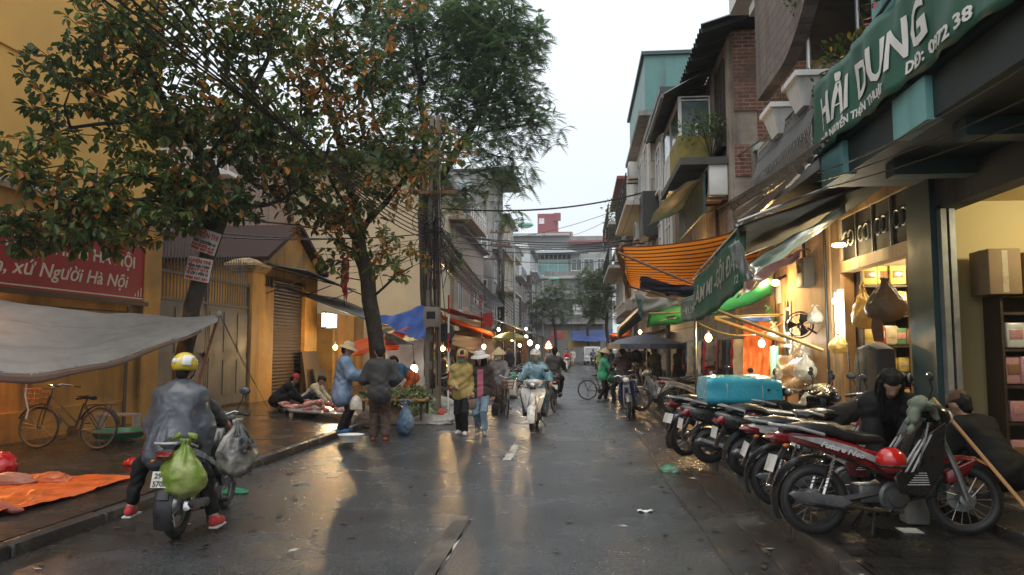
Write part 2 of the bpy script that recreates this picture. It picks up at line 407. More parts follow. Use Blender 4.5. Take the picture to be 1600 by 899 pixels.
RUST = mk('rusty_steel', (.16, .075, .04), rough=.7, var=.35, scale=12)
WOODD = mk('dark_wood', (.045, .028, .018), rough=.5, var=.3, scale=6)
PLY = mk('plywood', (.42, .23, .09), rough=.5, var=.25, scale=3)
SHUT = mk('brown_shutter', (.038, .024, .018), rough=.65, spec=.25, var=.25, scale=2)
BARK = mk('wet_bark', (.040, .034, .028), rough=.75, var=.5, scale=9, bump=.8, bscale=24, stain=((.075, .07, .06), 5))
CORR = mk('corrugated_roof', (.13, .135, .13), rough=.5, metal=.3, var=.3, scale=3, streak=((.07, .06, .05), 4))
CORRD = mk('dark_corrugated_roof', (.035, .037, .04), rough=.5, var=.3, scale=2)
REDROOF = mk('red_tile_roof', (.20, .06, .045), rough=.7, var=.3, scale=8)
MAROON = mk('maroon_render', (.27, .07, .085), rough=.7, var=.15)
TARPG = mk('grey_tarp', (.42, .40, .37), rough=.45, var=.14, scale=5, bump=.25, bscale=9, stain=((.31, .29, .26), .9), transl=.35)
CANVAS = mk('grey_green_canvas', (.13, .155, .145), rough=.6, var=.2, scale=2, bump=.3, bscale=9, transl=.15)
BLUET = mk('blue_tarp', (.05, .12, .42), rough=.45, var=.2, scale=3, bump=.4, bscale=6, transl=.25)
ORT = mk('orange_tarp', (.72, .13, .018), rough=.35, var=.22, scale=6, bump=.6, bscale=8, transl=.1, stain=((.40, .08, .02), 2.2))
ORTH = mk('orange_tarp_thin', (.70, .17, .03), rough=.5, var=.15, scale=3, bump=.3, bscale=5, transl=.5)
WHT = mk('white_tarp', (.62, .58, .54), rough=.5, var=.12, scale=3, bump=.3, bscale=5, transl=.35)
GRNT = mk('green_tarp', (.03, .25, .08), rough=.45, var=.2, scale=3, bump=.35, bscale=5, transl=.4)
NAVYT = mk('navy_tarp', (.035, .03, .06), rough=.6, var=.2)
PURT = mk('purple_tarp', (.10, .045, .07), rough=.5, var=.3, bump=.3, bscale=5, transl=.3)
OLIVE = mk('olive_canvas', (.05, .052, .036), rough=.8, var=.3, scale=2, bump=.3, bscale=6, transl=.06)
LTEAL = mk('pale_teal_tarp', (.24, .38, .38), rough=.4, var=.15, scale=3, bump=.3, bscale=6, transl=.35)
STRT = mk('orange_striped_tarp', (.82, .27, .03), rough=.5, var=.12, scale=2, bump=.2, bscale=6, transl=.6)
REDC = mk('red_cloth', (.36, .022, .028), rough=.6, var=.15, scale=3, bump=.2, bscale=8, transl=.15)
REDSGN = mk('red_banner_cloth', (.32, .018, .022), rough=.5, var=.14, scale=1.5, bump=.1, bscale=8)
GRNSGN = mk('green_banner_cloth', (.018, .095, .064), rough=.5, var=.2, scale=2, bump=.35, bscale=5)
LETW = mk('white_lettering', (.70, .69, .66), rough=.5, var=.12)
LETP = mk('pale_lettering', (.62, .60, .52), rough=.5, var=.12)
LETR = mk('red_lettering', (.42, .03, .03), rough=.5)
LETK = mk('black_lettering', (.03, .03, .03), rough=.5)
RUBBER = mk('black_rubber', (.022, .022, .022), rough=.55, var=.3, scale=20, bump=.2, bscale=90)
BLKP = mk('black_plastic', (.018, .018, .02), rough=.32, var=.2, scale=8)
CHROME = mk('chrome', (.55, .55, .55), rough=.18, metal=1, rvar=.08)
ALLOY = mk('cast_alloy', (.24, .24, .245), rough=.35, metal=.7, var=.2, scale=15)
ENGINE = mk('engine_grey', (.11, .11, .115), rough=.4, metal=.6, var=.3, scale=14)
def bulb(name, col, s): return mk(name, (.8, .8, .8), emis=col, estr=s)
BWARM = bulb('warm_bulb', (1, .62, .22), 14); BWHITE = bulb('white_bulb', (1, .97, .88), 14); BTUBE = bulb('white_tube', (.93, 1, .92), 14)
BRED = bulb('red_tail_glow', (1, .04, .03), 7); BORG = bulb('orange_lamp_glow', (1, .33, .06), 7)
# ground, road, pavements
KL, KR, ZL, ZR = -4.62, 1.9, .115, .13
m = MB(); m._add([(-400, -60, -.03), (400, -60, -.03), (400, 900, -.03), (-400, 900, -.03)], [(0, 1, 2, 3)])
tag(m.build('ground', DIRT), kind='structure')
m = MB(); m.grid(lambda u, v: (KL - .05 + (KR + .1 - KL) * v, -8 + 128 * u, 0), 64, 4)
tag(m.build('road', ASPH), kind='structure')
m = MB(); m.bb((-24, -6, -.3), (KL - .16, 120, ZL)); tag(m.build('pavement', PAVE_L), kind='structure')
m = MB(); m.bb((KR + .14, -6, -.3), (16, 120, ZR)); tag(m.build('pavement', PAVE_R), kind='structure')
m = MB()
for i in range(100):
 y = -5 + i * 1.2
 m.rbox((KL - .08 + rnd.uniform(-.008, .008), y + .6, -.04), (.17, 1.185, ZL * 2 + .085 + rnd.uniform(-.02, .008)), .04)
tag(m.build('kerb', KERB), kind='structure')
m = MB()
for i in range(100):
 y = -5 + i * 1.2
 m.rbox((KR + .07 + rnd.uniform(-.008, .008), y + .6, -.04), (.15, 1.185, ZR * 2 + .085 + rnd.uniform(-.01, .01)), .02)
tag(m.build('kerb', KERB), kind='structure')
def dash(y0, y1, x, w, mat):
 m = MB(); m.grid(lambda u, v: (x + (v - .5) * w * (1 + .16 * math.sin(u * 31 + v * 9)), y0 + (y1 - y0) * u, .004), 12, 2)
 tag(m.build('road_marking', mat), kind='structure')
dash(4.6, 7.45, -1.17, .17, PAINTD); dash(5.2, 7.5, -1.085, .025, PAINTW)
for y in (11.4, 17.5, 23.5, 29.5): dash(y, y + 2.3, -1.12, .13, PAINTW)
m = MB()
for (px, py, w) in ((905, 640, 60), (1010, 612, 70), (880, 606, 46)):
 c = atZ(px, py); L = w / 1155 * c.y
 m.grid(lambda u, v: (c.x + (u - .5) * L, c.y + (v - .5) * .05 + .03 * math.sin(u * 7), .004), 10, 1)
tag(m.build('road_crack', DARK), kind='structure')
m = MB()
for x_, y0_, y1_ in ((1.13, 4.2, 15), (1.52, 5, 12)): m.grid(lambda u, v: (x_ + .03 * math.sin(9 * u) + (v - .5) * .03 * (1 + .6 * math.sin(37 * u)), y0_ + (y1_ - y0_) * u, .005), 40, 1)
tag(m.build('gutter_joint', KERB), kind='structure')
m = MB()
LITM = [mk('wet_leaf_litter', (.035, .03, .018), rough=.4), mk('pale_litter', (.4, .4, .37), rough=.6)]
for i in range(420):
 y = rnd.uniform(3.5, 24); x = rnd.choice((rnd.uniform(KL, KL + 1.6), rnd.uniform(KR - 1.5, KR), rnd.uniform(KL, KR)))
 a = rnd.uniform(0, 6.28); s_ = rnd.uniform(.015, .05)
 P = [Vector((x + s_ * math.cos(a + b) * k, y + s_ * math.sin(a + b) * k, .008 + rnd.uniform(0, .012))) for b, k in ((0, 1.5), (1.4, .7), (3.1, 1.4), (4.6, .6))]
 m._add(P, [(0, 1, 2, 3)], 1 if rnd.random() < .12 else 0)
tag(m.build('litter', LITM), 'scattered wet leaves and scraps on the road', 'litter', kind='stuff')
# damp air over the whole street
m = MB(); m.bb((-70, -30, -1.2), (70, 170, 38)); hz = tag(m.build('haze', None, smooth=0), kind='stuff')
hm = bpy.data.materials.new('damp_air'); hm.use_nodes = True; hm.node_tree.nodes.remove(hm.node_tree.nodes['Principled BSDF'])
hv = hm.node_tree.nodes.new('ShaderNodeVolumePrincipled'); hv.inputs['Color'].default_value = (.86, .9, .92, 1); hv.inputs['Density'].default_value = .0009; hv.inputs['Anisotropy'].default_value = .2
hm.node_tree.links.new(hv.outputs[0], hm.node_tree.nodes['Material Output'].inputs['Volume']); hz.data.materials.clear(); hz.data.materials.append(hm)
tag(hz, 'thin damp air filling the street', 'haze')
# building helpers
def facade_window(root, x, y, z, w, h, face, framem=WHITEP, panem=GLASS, mull=1, trans=1, sill=True, name='window', depth=.06):
 """face: 'e' faces +x, 'w' faces -x, 's' faces the camera (-y)"""
 f = MB(); g = MB(); t = .05
 def bx(mb, u0, u1, z0, z1, d0, d1):
  if face == 's': mb.bb((x + u0, y - d1, z + z0), (x + u1, y - d0, z + z1))
  elif face == 'e': mb.bb((x + d0, y + u0, z + z0), (x + d1, y + u1, z + z1))
  else: mb.bb((x - d1, y + u0, z + z0), (x - d0, y + u1, z + z1))
 bx(f, -w / 2, w / 2, 0, t, -.02, depth); bx(f, -w / 2, w / 2, h - t, h, -.02, depth)
 bx(f, -w / 2, -w / 2 + t, t, h - t, -.02, depth); bx(f, w / 2 - t, w / 2, t, h - t, -.02, depth)
 for k in range(mull): u = -w / 2 + w * (k + 1) / (mull + 1); bx(f, u - .022, u + .022, t, h - t, -.02, depth - .01)
 for k in range(trans): q = h * (k + 1) / (trans + 1) if trans > 1 else h * .7; bx(f, -w / 2 + t, w / 2 - t, q - .02, q + .02, -.02, depth - .015)
 if sill: bx(f, -w / 2 - .06, w / 2 + .06, -.08, -.003, -.02, depth + .06)
 bx(g, -w / 2 + t, w / 2 - t, t, h - t, -.02, depth * .35)
 o = f.build(name, framem, root, smooth=0); g.build('pane', panem, o, smooth=0)
 return o
def shell(name, label, cat, x0, x1, y0, y1, z1, mat, group=None, z0=0, roofm=None, over=.15, roof_t=.14):
 """a building: root Empty, closed wall block and flat roof slab"""
 r = empty(name, ((x0 + x1) / 2, y0, 0), 0, label, cat, group)
 r['o'] = 0; del r['o']
 w = MB(); w.bb((x0, y0, z0), (x1, y1, z1)); ob = w.build('wall', mat, r, smooth=0)
 ob.matrix_parent_inverse = r.matrix_world.inverted() if False else Matrix.Translation((-(x0 + x1) / 2, -y0, 0))
 if roofm:
  q = MB(); q.bb((x0 - over, y0 - over, z1 + .002), (x1 + over, y1 + over, z1 + roof_t)); o2 = q.build('roof', roofm, r, smooth=0)
  o2.matrix_parent_inverse = Matrix.Translation((-(x0 + x1) / 2, -y0, 0))
 return r
class Thing:
 """a top-level thing whose parts are modelled in street coordinates: the root Empty sits at its base"""
 def __init__(s, name, loc, label, cat, group=None):
  s.r = empty(name, loc, 0, label, cat, group); s.inv = Matrix.Translation(-Vector(loc))
 def add(s, o, parent=None):
  o.parent = parent or s.r
  if not parent: o.matrix_parent_inverse = s.inv
  return o
 def part(s, name, mb, mat, parent=None, smooth=40):
  o = mb.build(name, mat, None, smooth); return s.add(o, parent)
 def window(s, *a, **k):
  o = facade_window(None, *a, **k); o.parent = s.r; o.matrix_parent_inverse = s.inv; return o
def single(o, label, cat, group=None): return tag(o, label, cat, group)
def corr_sheet(mb, a, b, c, d, waves=20, amp=.025, m=None, thick=.008, along='v'):
 """corrugated sheet between corners a-b (one eave) and d-c (other), waves counted along a-b"""
 a, b, c, d = map(Vector, (a, b, c, d)); nn = (b - a).cross(d - a).normalized()
 mb.grid(lambda u, v: (a.lerp(b, u)).lerp(d.lerp(c, u), v) + nn * amp * math.cos(u * waves * 2 * math.pi), waves * 4, 2, m, thick)
def cloth(mb, a, b, c, d, sag=.15, wr=.02, nu=22, nv=16, seed=0, m=None, thick=.006, wf=9, ruf=0):
 """hanging sheet a-b-c-d (bilinear) that sags and wrinkles"""
 a, b, c, d = map(Vector, (a, b, c, d)); nn = (b - a).cross(d - a); nn = nn.normalized() if nn.length else Vector((0, 0, 1))
 def f(u, v):
  p = a.lerp(b, u).lerp(d.lerp(c, u), v)
  s_ = math.sin(math.pi * u) ** .8 * math.sin(math.pi * v) ** .8 if 0 < u < 1 and 0 < v < 1 else 0
  p = p - Vector((0, 0, sag * (s_ + .35 * math.sin(math.pi * u) * (1 - s_))))
  w_ = wr * (math.sin(wf * u + 3 * math.sin(4 * v + seed) + seed) + .7 * math.sin(wf * 1.7 * v + 2.5 * u * 3 + seed * 2) + .5 * math.sin(17 * (u + v) + seed))
  p = p + nn * w_
  if ruf and v > .9: p = p + nn * ruf * math.sin(u * 60 + seed)
  return p
 mb.grid(f, nu, nv, m, thick)
def sagline(mb, a, b, sag, r, n=20, k=5, m=None):
 a, b = Vector(a), Vector(b)
 mb.tube([a.lerp(b, i / n) - Vector((0, 0, sag * 4 * (i / n) * (1 - i / n))) for i in range(n + 1)], r, k, m)
# ================================================================== LEFT SIDE
T = Thing('ochre_building', (-17, 12, 0), 'tall plain ochre yellow building rising behind the red banner wall', 'building')
m = MB(); m.bb((-24, 3, 0), (-13, 21.6, 16)); T.part('wall', m, YEL2, smooth=0)
m = MB(); m.bb((-13, 3, 5.05), (-11.6, 20, 5.2)); m.bb((-13, 3, 4.75), (-12.95, 20, 5.05)); T.part('canopy', m, CONCL, smooth=0)
m = MB()
for z in (8.6, 12.2): m.bb((-13.01, 3, z), (-12.94, 21.6, z + .18))
T.part('string_course', m, YEL2, smooth=0)
for y in (6, 10): T.window(-13, y, 6.2, 1.4, 1.6, 'e', WOODD, GLASS)
WX = -9.6
T = Thing('yellow_wall', (WX, 10, ZL), 'stained yellow street wall behind the leaning bicycle', 'wall')
m = MB(); m.bb((WX - .25, 2, 0), (WX, 15.35, 4.4)); T.part('panel', m, YEL, smooth=0)
m = MB(); m.bb((WX - .3, 15.352, 0), (WX + .12, 16.0, 4.55)); T.part('pier', m, YEL, smooth=0)
m = MB(); m.rbox((WX - .1, 15.68, 4.62), (.6, .85, .13), .03); m.bb((WX - .33, 2, 4.402), (WX + .06, 15.34, 4.5)); T.part('coping', m, CAPM, smooth=0)
m = MB(); m.bb((WX, 2, 0), (WX + .07, 15.35, .62)); m.bb((WX, 2, 2.28), (WX + .05, 15.34, 2.4)); m.bb((WX, 14.98, .62), (WX + .05, 15.34, 2.28)); m.bb((WX, 11.1, .62), (WX + .05, 11.4, 2.28)); T.part('plinth', m, YEL, smooth=0)
m = MB(); m.bar((WX + .1, 14.85, 0), (WX + .1, 14.85, 2.6), .035); T.part('drain_pipe', m, GREYM); m = MB(); m.tube([(WX + .08, 6, 2.46), (WX + .08, 10, 2.44), (WX + .08, 14.8, 2.47)], .014, 5); T.part('conduit', m, IRON)
T = Thing('red_banner', (WX + .09, 12.4, 2.7), 'long red banner with white slogan on the yellow wall', 'banner')
y0, y1, z0, z1 = 8.6, 15.5, 2.72, 3.98
m = MB(); m.bb((WX + .06, y0, z0), (WX + .10, y1, z1)); T.part('cloth_panel', m, REDSGN, smooth=0)
m = MB()
for q in ((y0, z0 + .05, y1, z0 + .075), (y0, z1 - .075, y1, z1 - .05), (y1 - .085, z0 + .05, y1 - .06, z1 - .05)): m.bb((WX + .10, q[0], q[1]), (WX + .104, q[2], q[3]))
for k in range(3): m.bb((WX + .10, y1 - .45 + k * .1, z0 + .1), (WX + .104, y1 - .42 + k * .1, z0 + .16 + k * .07))
T.part('border', m, LETP, smooth=0)
m = MB(); m.bb((WX + .1, y0, z0 - .09), (WX + .14, y1, z0 - .002)); m.bb((WX + .1, y0, z1 + .002), (WX + .14, y1, z1 + .05)); T.part('batten', m, WOODD, smooth=0)
m = MB()
F1 = frame((WX + .103, y0 + .3, 3.42), (0, 1, 0), (0, 0, 1)); text_mesh(m, 'QUYẾT TÂM THỰC HIỆN HÀ NỘI', F1, .34, width=6.1, bold=.006)
F2 = frame((WX + .103, y0 + 1.0, 2.98), (0, 1, 0), (0, 0, 1)); text_mesh(m, 'Thanh lịch, xứ Người Hà Nội', F2, .36, width=5.2, bold=.004, shear=.25)
T.part('lettering', m, LETP, smooth=0)
T = Thing('gate', (WX - .1, 18, ZL), 'tall grey metal double gate topped with bars, beside a yellow pillar', 'gate')
gx = WX - .1
for (a, b) in ((16.05, 18.5), (18.53, 20.95)):
 m = MB(); m.bb((gx - .02, a, .2), (gx + .02, b, 2.85))
 for k in range(3):
  yy = a + .12 + k * (b - a) / 3
  m.bb((gx + .02, yy, .45), (gx + .035, yy + (b - a) / 3 - .2, 1.4)); m.bb((gx + .02, yy, 1.6), (gx + .035, yy + (b - a) / 3 - .2, 2.7))
 leaf = T.part('gate_leaf', m, GREYM, smooth=0)
 m = MB()
 for z in (.18, 2.86, 3.5): m.bb((gx - .035, a, z), (gx + .04, b, z + .06))
 for y in (a, b - .06): m.bb((gx - .036, y, .15), (gx + .041, y + .06, 3.6))
 T.part('leaf_frame', m, GREYM, leaf, smooth=0)
 m = MB(); nb = 16
 for k in range(nb):
  y = a + .1 + (b - a - .2) * k / (nb - 1); top = 4.25 + .15 * math.sin(math.pi * ((y - 16.05) / 4.9))
  m.tube([(gx, y, 2.9), (gx, y, top - .1), (gx, y, top)], [.014, .014, .002], 6)
 T.part('bar', m, GREYM, leaf)
m = MB(); m.bb((gx + .04, 18.35, 1.5), (gx + .09, 18.68, 1.6)); m.ring((gx + .08, 18.5, 1.42), .07, .012, 'x'); T.part('latch', m, IRON)
T = Thing('gate_pillar', (WX - .1, 21.4, ZL), 'square yellow gate pillar with a stepped weathered cap', 'pillar')
m = MB(); m.bb((WX - .65, 21, 0), (WX, 21.75, 4.0)); T.part('shaft', m, YEL, smooth=0)
m = MB(); cx, cyy = WX - .325, 21.375
for (z, e_, h) in ((4.002, .06, .07), (4.074, .12, .07), (4.146, .18, .08)): m.bb((WX - .65 - e_, 21 - e_, z), (WX + e_, 21.75 + e_, z + h))
m.loft([[Vector((cx + sx * a, cyy + sy * (a + .05), z)) for sx, sy in ((-1, -1), (1, -1), (1, 1), (-1, 1))] for a, z in ((.46, 4.23), (.3, 4.36), (.1, 4.42))])
T.part('cap', m, CAPM, smooth=0)
T = Thing('gatehouse', (WX - 2, 24, ZL), 'small yellow gatehouse with gable and brown roll shutter', 'building')
GX = WX - .02
m = MB(); m.bb((GX - 5, 21.8, 0), (GX - .25, 26.5, 4.45))
m.bb((GX - .25, 21.8, 0), (GX, 22.6, 4.0)); m.bb((GX - .25, 25.3, 0), (GX, 26.5, 4.0)); m.bb((GX - .25, 21.8, 4.0), (GX, 26.5, 4.45))
m.prism([(21.8, 4.45), (26.5, 4.45), (24.1, 5.72)], GX - 5, GX, 'yz'); T.part('wall', m, YEL, smooth=0)
m = MB()
for (a, b) in (((21.45, 4.36), (24.1, 5.79)), ((26.85, 4.36), (24.1, 5.79))):
 d = Vector((b[0] - a[0], b[1] - a[1])).normalized(); nrm = Vector((-d.y, d.x)) * (.13 if d.x > 0 else -.13)
 m.prism([a, b, (b[0] + nrm.x * .9, b[1] + abs(nrm.y) * .9), (a[0] + nrm.x, a[1] + abs(nrm.y))], GX - 5.1, GX + .28, 'yz')
T.part('roof', m, mk('dark_red_fascia', (.05, .028, .025), rough=.85, spec=.2, var=.3), smooth=0)
m = MB(); m.grid(lambda u, v: (GX - .13 + .02 * math.cos(v * 70 * math.pi), 22.6 + 2.7 * u, .1 + 3.9 * v), 1, 140); T.part('roll_shutter', m, SHUT, smooth=180)
m = MB(); m.bb((GX + .02, 22.3, 3.6), (GX + .06, 22.4, 3.95))
for z in (3.62, 3.9): m.bb((GX + .01, 21.9, z), (GX + .04, 22.5, z + .04))
for k in range(4): m.bb((GX + .01, 21.95 + k * .15, 3.62), (GX + .035, 21.98 + k * .15, 3.92))
T.part('grille', m, IRON, smooth=0)
T = Thing('corrugated_awning', (GX, 24, 4.2), 'dark corrugated awning under the gable of the yellow gatehouse', 'awning')
m = MB(); corr_sheet(m, (GX + .02, 21.8, 4.32), (GX + .02, 28.2, 4.32), (GX + 1.55, 28.4, 3.62), (GX + 1.3, 21.9, 4.1), 30, .02); T.part('sheet', m, CORRD)
for y in (22.0, 24.5, 27): m = MB(); m.bar((GX, y, 3.4), (GX + 1.2, y, 3.85), .018); m.bar((GX, y, 4.22), (GX + 1.3, y, 3.9), .018); T.part('bracket', m, IRON)
T = Thing('canvas_awning', (GX + 1, 25, 3.4), 'grey green canvas awning over the squatting vendors', 'awning')
m = MB()
A, B = Vector((GX + .03, 22.7, 3.72)), Vector((GX + .03, 28.6, 3.72)); C_, D_ = Vector((GX + 3.2, 28.2, 2.45)), Vector((GX + 3.0, 23.4, 2.55))
cloth(m, A, B, C_, D_, .12, .015, seed=1, thick=.008); T.part('canopy', m, CANVAS, smooth=180)
m = MB(); cloth(m, D_ + Vector((.01, 0, 0)), C_ + Vector((.01, 0, 0)), C_ + Vector((.05, 0, -.52)), D_ + Vector((.05, 0, -.45)), .0, .02, seed=4, wf=25); T.part('valance', m, CANVAS, smooth=180)
m = MB(); m.bar(D_, C_, .025); m.bar(A, D_, .02); m.bar(B, C_, .02); T.part('frame', m, IRON)
T = Thing('sign_box', (GX + .3, 26.0, 2.6), 'glowing white sign box under the canvas awning', 'sign')
m = MB(); m.rbox((GX + .5, 26.4, 2.72), (.16, 1.25, .62), .03); T.part('housing', m, GREYM)
m = MB(); m.bb((GX + .582, 25.85, 2.48), (GX + .59, 26.98, 2.98)); m.bb((GX + .44, 25.77, 2.48), (GX + .57, 25.772, 2.98)); T.part('screen', m, bulb('sign_glow', (.92, 1, .78), 2.6), smooth=0)
lamp('sign_light', (GX + .9, 26.2, 2.6), 40, (.95, 1, .8), .2)
T = Thing('balcony_house', (-17, 26, 0), 'old house with white balcony rails seen through the tree above the gate', 'building')
m = MB(); m.bb((-24, 27, 0), (-13.2, 33, 11)); m.bb((-13.2, 27, 0), (-12.2, 33, 4.6)); T.part('wall', m, mk('pinkish_plaster', (.30, .22, .19), rough=.8, var=.25, streak=((.14, .11, .1), 3)), smooth=0)
m = MB()
for z in (5.0, 8.2):
 m.bb((-20, 26.1, z), (-13, 27, z + .15)); m.bb((-20, 26.1, z + 1.0), (-13, 26.15, z + 1.06)); m.bb((-20, 26.1, z + .55), (-13, 26.14, z + .6))
 for k in range(30): m.bb((-20 + k * .24, 26.1, z + .15), (-19.97 + k * .24, 26.14, z + 1.0))
T.part('balcony', m, WHITEP, smooth=0)
for z in (5.4, 8.6):
 for x in (-18.6, -16.4, -14.3): T.window(x, 27, z, 1.3, 1.8, 's', WHITEP, GLASS)
T = Thing('cream_building', (-10, 34, 0), 'big blank cream gable wall behind the tree with the orange leaves', 'building')
m = MB(); m.bb((-19, 33.2, 0), (-7.2, 46, 10.3)); T.part('wall', m, CREAM, smooth=0)
m = MB(); m.bb((-19.4, 32.2, 10.302), (-6.6, 46, 10.7)); T.part('roof', m, CORRD, smooth=0)
m = MB(); m.bb((-13, 28.6, 0), (GX - .1, 32.8, 3.1)); single(m.build('yard_wall', YEL, smooth=0), 'low yellow yard wall behind the canvas awning', 'wall')
def left_house(name, label, x, y0, y1, z1, mat, floors, roofm=CONC, winm=WHITEP, dep=8, side=True, balc=None, cols=3, pane=GLASS, zf=3.4, eave=.5):
 T = Thing(name, (x - 2, y0, ZL), label, 'building', 'shop houses along the left pavement')
 m = MB(); m.bb((x - dep, y0, 3.2), (x, y1, z1)); m.bb((x - dep, y0, 0), (x - 2.2, y1, 3.2))
 m.bb((x - 2.2, y0, 0), (x, y0 + .3, 3.2)); m.bb((x - 2.2, y1 - .3, 0), (x, y1, 3.2)); T.part('wall', m, mat, smooth=0)
 m = MB(); m.bb((x - dep - .1, y0 - .12, z1 + .002), (x + eave, y1 + .05, z1 + .18)); T.part('roof', m, roofm, smooth=0)
 fh = (z1 - zf) / floors
 for f_ in range(floors):
  z = zf + fh * f_
  for c in range(cols):
   y = y0 + (y1 - y0) * (c + .5) / cols
   T.window(x, y, z + .55, min(1.3, (y1 - y0) / cols * .62), fh * .56, 'e', winm, pane)
  if balc and f_ in balc:
   m = MB(); m.bb((x, y0 + .1, z - .08), (x + .85, y1 - .1, z + .06)); T.part('balcony_slab', m, mat, smooth=0)
   m = MB()
   for q in (.35, .65, .95): m.bb((x + .8, y0 + .1, z + q), (x + .84, y1 - .1, z + q + .035)); m.bb((x, y0 + .1, z + q), (x + .8, y0 + .135, z + q + .035))
   nn = int((y1 - y0) / .35)
   for k in range(nn): yy = y0 + .12 + k * (y1 - y0 - .25) / (nn - 1); m.bb((x + .805, yy, z + .06), (x + .83, yy + .025, z + .95))
   T.part('balcony_rail', m, STEEL, smooth=0)
  if f_ < floors: pass
 return T
T = left_house('shop_house', 'low house with pink balcony slab above the red awning on the left', -7.0, 41, 54, 8.6, mk('grey_pink_plaster', (.40, .30, .25), rough=.8, var=.2, streak=((.2, .16, .14), 3)), 1, balc=(0,), cols=3)
m = MB(); m.bb((-8.6, 40.2, 8.9), (-5.9, 47, 9.05)); T.part('terrace_slab', m, mk('pink_slab', (.5, .36, .30), rough=.8), smooth=0)
m = MB()
for k in range(9): m.bb((-5.95, 40.3 + k * .8, 9.05), (-5.9, 40.35 + k * .8, 10.1))
for q in (9.4, 9.75, 10.1): m.bb((-8.6, 40.25, q), (-5.9, 40.3, q + .05)); m.bb((-5.94, 40.25, q), (-5.9, 47, q + .05))
T.part('terrace_rail', m, WHITEP, smooth=0)
T = left_house('shop_house', 'tall grey tube house with bare stained side wall and overhanging dark roof', -6.5, 55, 63, 15.2, CONC, 4, roofm=CORRD, dep=5, cols=2, balc=(2,), eave=1.6)
m = MB(); m.bb((-11.4, 54.95, 10.2), (-8.2, 55, 14.6)); T.part('side_cladding', m, mk('pale_blue_sheet', (.33, .40, .42), rough=.5, var=.15, streak=((.22, .27, .29), 4)), smooth=0)
for z in (5.2, 8.6): T.window(-7.3, 55, z, .9, 1.7, 's', WHITEP, GLASS)
m = MB(); m.tube([(-8.9, 54.9, 13.6), (-8.6, 54.9, 9.5), (-8.9, 54.9, 8.2)], .05); T.part('drain_pipe', m, WHITEP)
T = left_house('shop_house', 'cream four storey house with red shutters past the grey tube house', -6.4, 63.05, 72, 13.2, mk('cream_facade', (.52, .46, .34), rough=.8, var=.2, streak=((.25, .22, .17), 3)), 3, cols=2, balc=(1, 2), pane=mk('red_shutter', (.16, .05, .045), rough=.6))
T = left_house('shop_house', 'narrow white house with glass balconies halfway down the left row', -6.4, 72.05, 79, 11.6, CONCL, 3, cols=2, balc=(0, 2))
T = left_house('shop_house', 'brown brick house with dark eave down the left row', -6.2, 79.05, 88, 9.4, mk('brown_brick', (.15, .085, .065), rough=.9, var=.3), 2, cols=3, roofm=CORRD, eave=1.0)
T = left_house('shop_house', 'last white and blue house of the left row by the junction', -5.8, 88.05, 98, 13.5, mk('white_blue_facade', (.55, .58, .60), rough=.7, var=.15), 4, cols=3, balc=(1, 3))
# ================================================================== RIGHT SIDE
SX, BX = 4.0, 2.9          # shop-front plane, balcony plane
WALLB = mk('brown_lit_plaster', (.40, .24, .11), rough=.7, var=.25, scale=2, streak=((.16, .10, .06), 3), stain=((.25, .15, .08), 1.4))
# near shop with the open cream interior
T = Thing('teal_shop_house', (6.5, 5.5, ZR), 'near shop house with teal balcony and open cream lit shop', 'building')
m = MB()
m.bb((SX + .02, 9.0, 0), (12, 9.18, 9)); m.bb((SX, .4, 0), (12, .6, 9)); m.bb((9.5, .6, 0), (9.7, 9, 4)); m.bb((SX + .22, .6, 3.42), (9.5, 9, 3.55))
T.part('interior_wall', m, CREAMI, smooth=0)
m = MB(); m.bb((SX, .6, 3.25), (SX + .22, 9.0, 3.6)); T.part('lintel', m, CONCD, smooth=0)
m = MB(); m.bb((SX - .06, 8.62, ZR), (SX + .12, 9.22, 3.62)); T.part('post', m, TEALD, smooth=0)
m = MB(); m.bb((SX + .0, 8.5, ZR), (SX + .06, 8.6, 3.3)); m.bb((SX + .09, 8.5, ZR), (SX + .15, 8.6, 3.3)); T.part('shutter_rail', m, STEEL, smooth=0)
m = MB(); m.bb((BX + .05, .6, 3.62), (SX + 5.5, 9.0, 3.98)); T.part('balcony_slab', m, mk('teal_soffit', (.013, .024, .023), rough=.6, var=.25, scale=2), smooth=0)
m = MB()
for (a, b) in ((6.3, 6.95), (8.25, 8.97)): m = MB(); m.bb((BX - .01, a, 3.6), (BX + .13, b, 3.98)); T.part('beam_end', m, TEALP, smooth=0)
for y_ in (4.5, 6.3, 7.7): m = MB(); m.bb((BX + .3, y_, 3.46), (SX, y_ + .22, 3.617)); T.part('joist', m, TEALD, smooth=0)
m = MB(); m.bb((BX - .02, .6, 4.0), (BX + .1, 9.0, 4.12)); m.bb((BX, .6, 4.12), (BX + .08, 9.0, 4.72)); m.bb((BX, 8.92, 4.12), (SX, 9.0, 4.72)); T.part('parapet', m, TEALD, smooth=0)
m = MB(); m.tube([(BX + .02, .6, 4.84), (BX + .02, 9.03, 4.84)], .025); T.part('handrail', m, STEEL)
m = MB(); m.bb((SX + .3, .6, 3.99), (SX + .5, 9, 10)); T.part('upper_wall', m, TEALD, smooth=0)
m = MB(); m.bb((BX + .1, 7.35, 4.12), (BX + .35, 7.6, 7.2)); T.part('balcony_post', m, TEALP, smooth=0)
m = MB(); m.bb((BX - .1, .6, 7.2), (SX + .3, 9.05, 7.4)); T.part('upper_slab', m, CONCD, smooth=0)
for y in (7.9, 6.2): T.window(SX + .3, y, 4.5, 1.1, 2.1, 'w', WHITEP, GLASS)
m = MB(); m.bb((SX - .02, .6, .0), (SX + 5, 8.95, ZR + .12)); T.part('shop_floor', m, mk('shop_floor_tile', (.16, .13, .10), rough=.3, var=.25, node=bricks((.06, .05, .04), (.14, .11, .09), .4, .4, (0, 1), .012)), smooth=0)
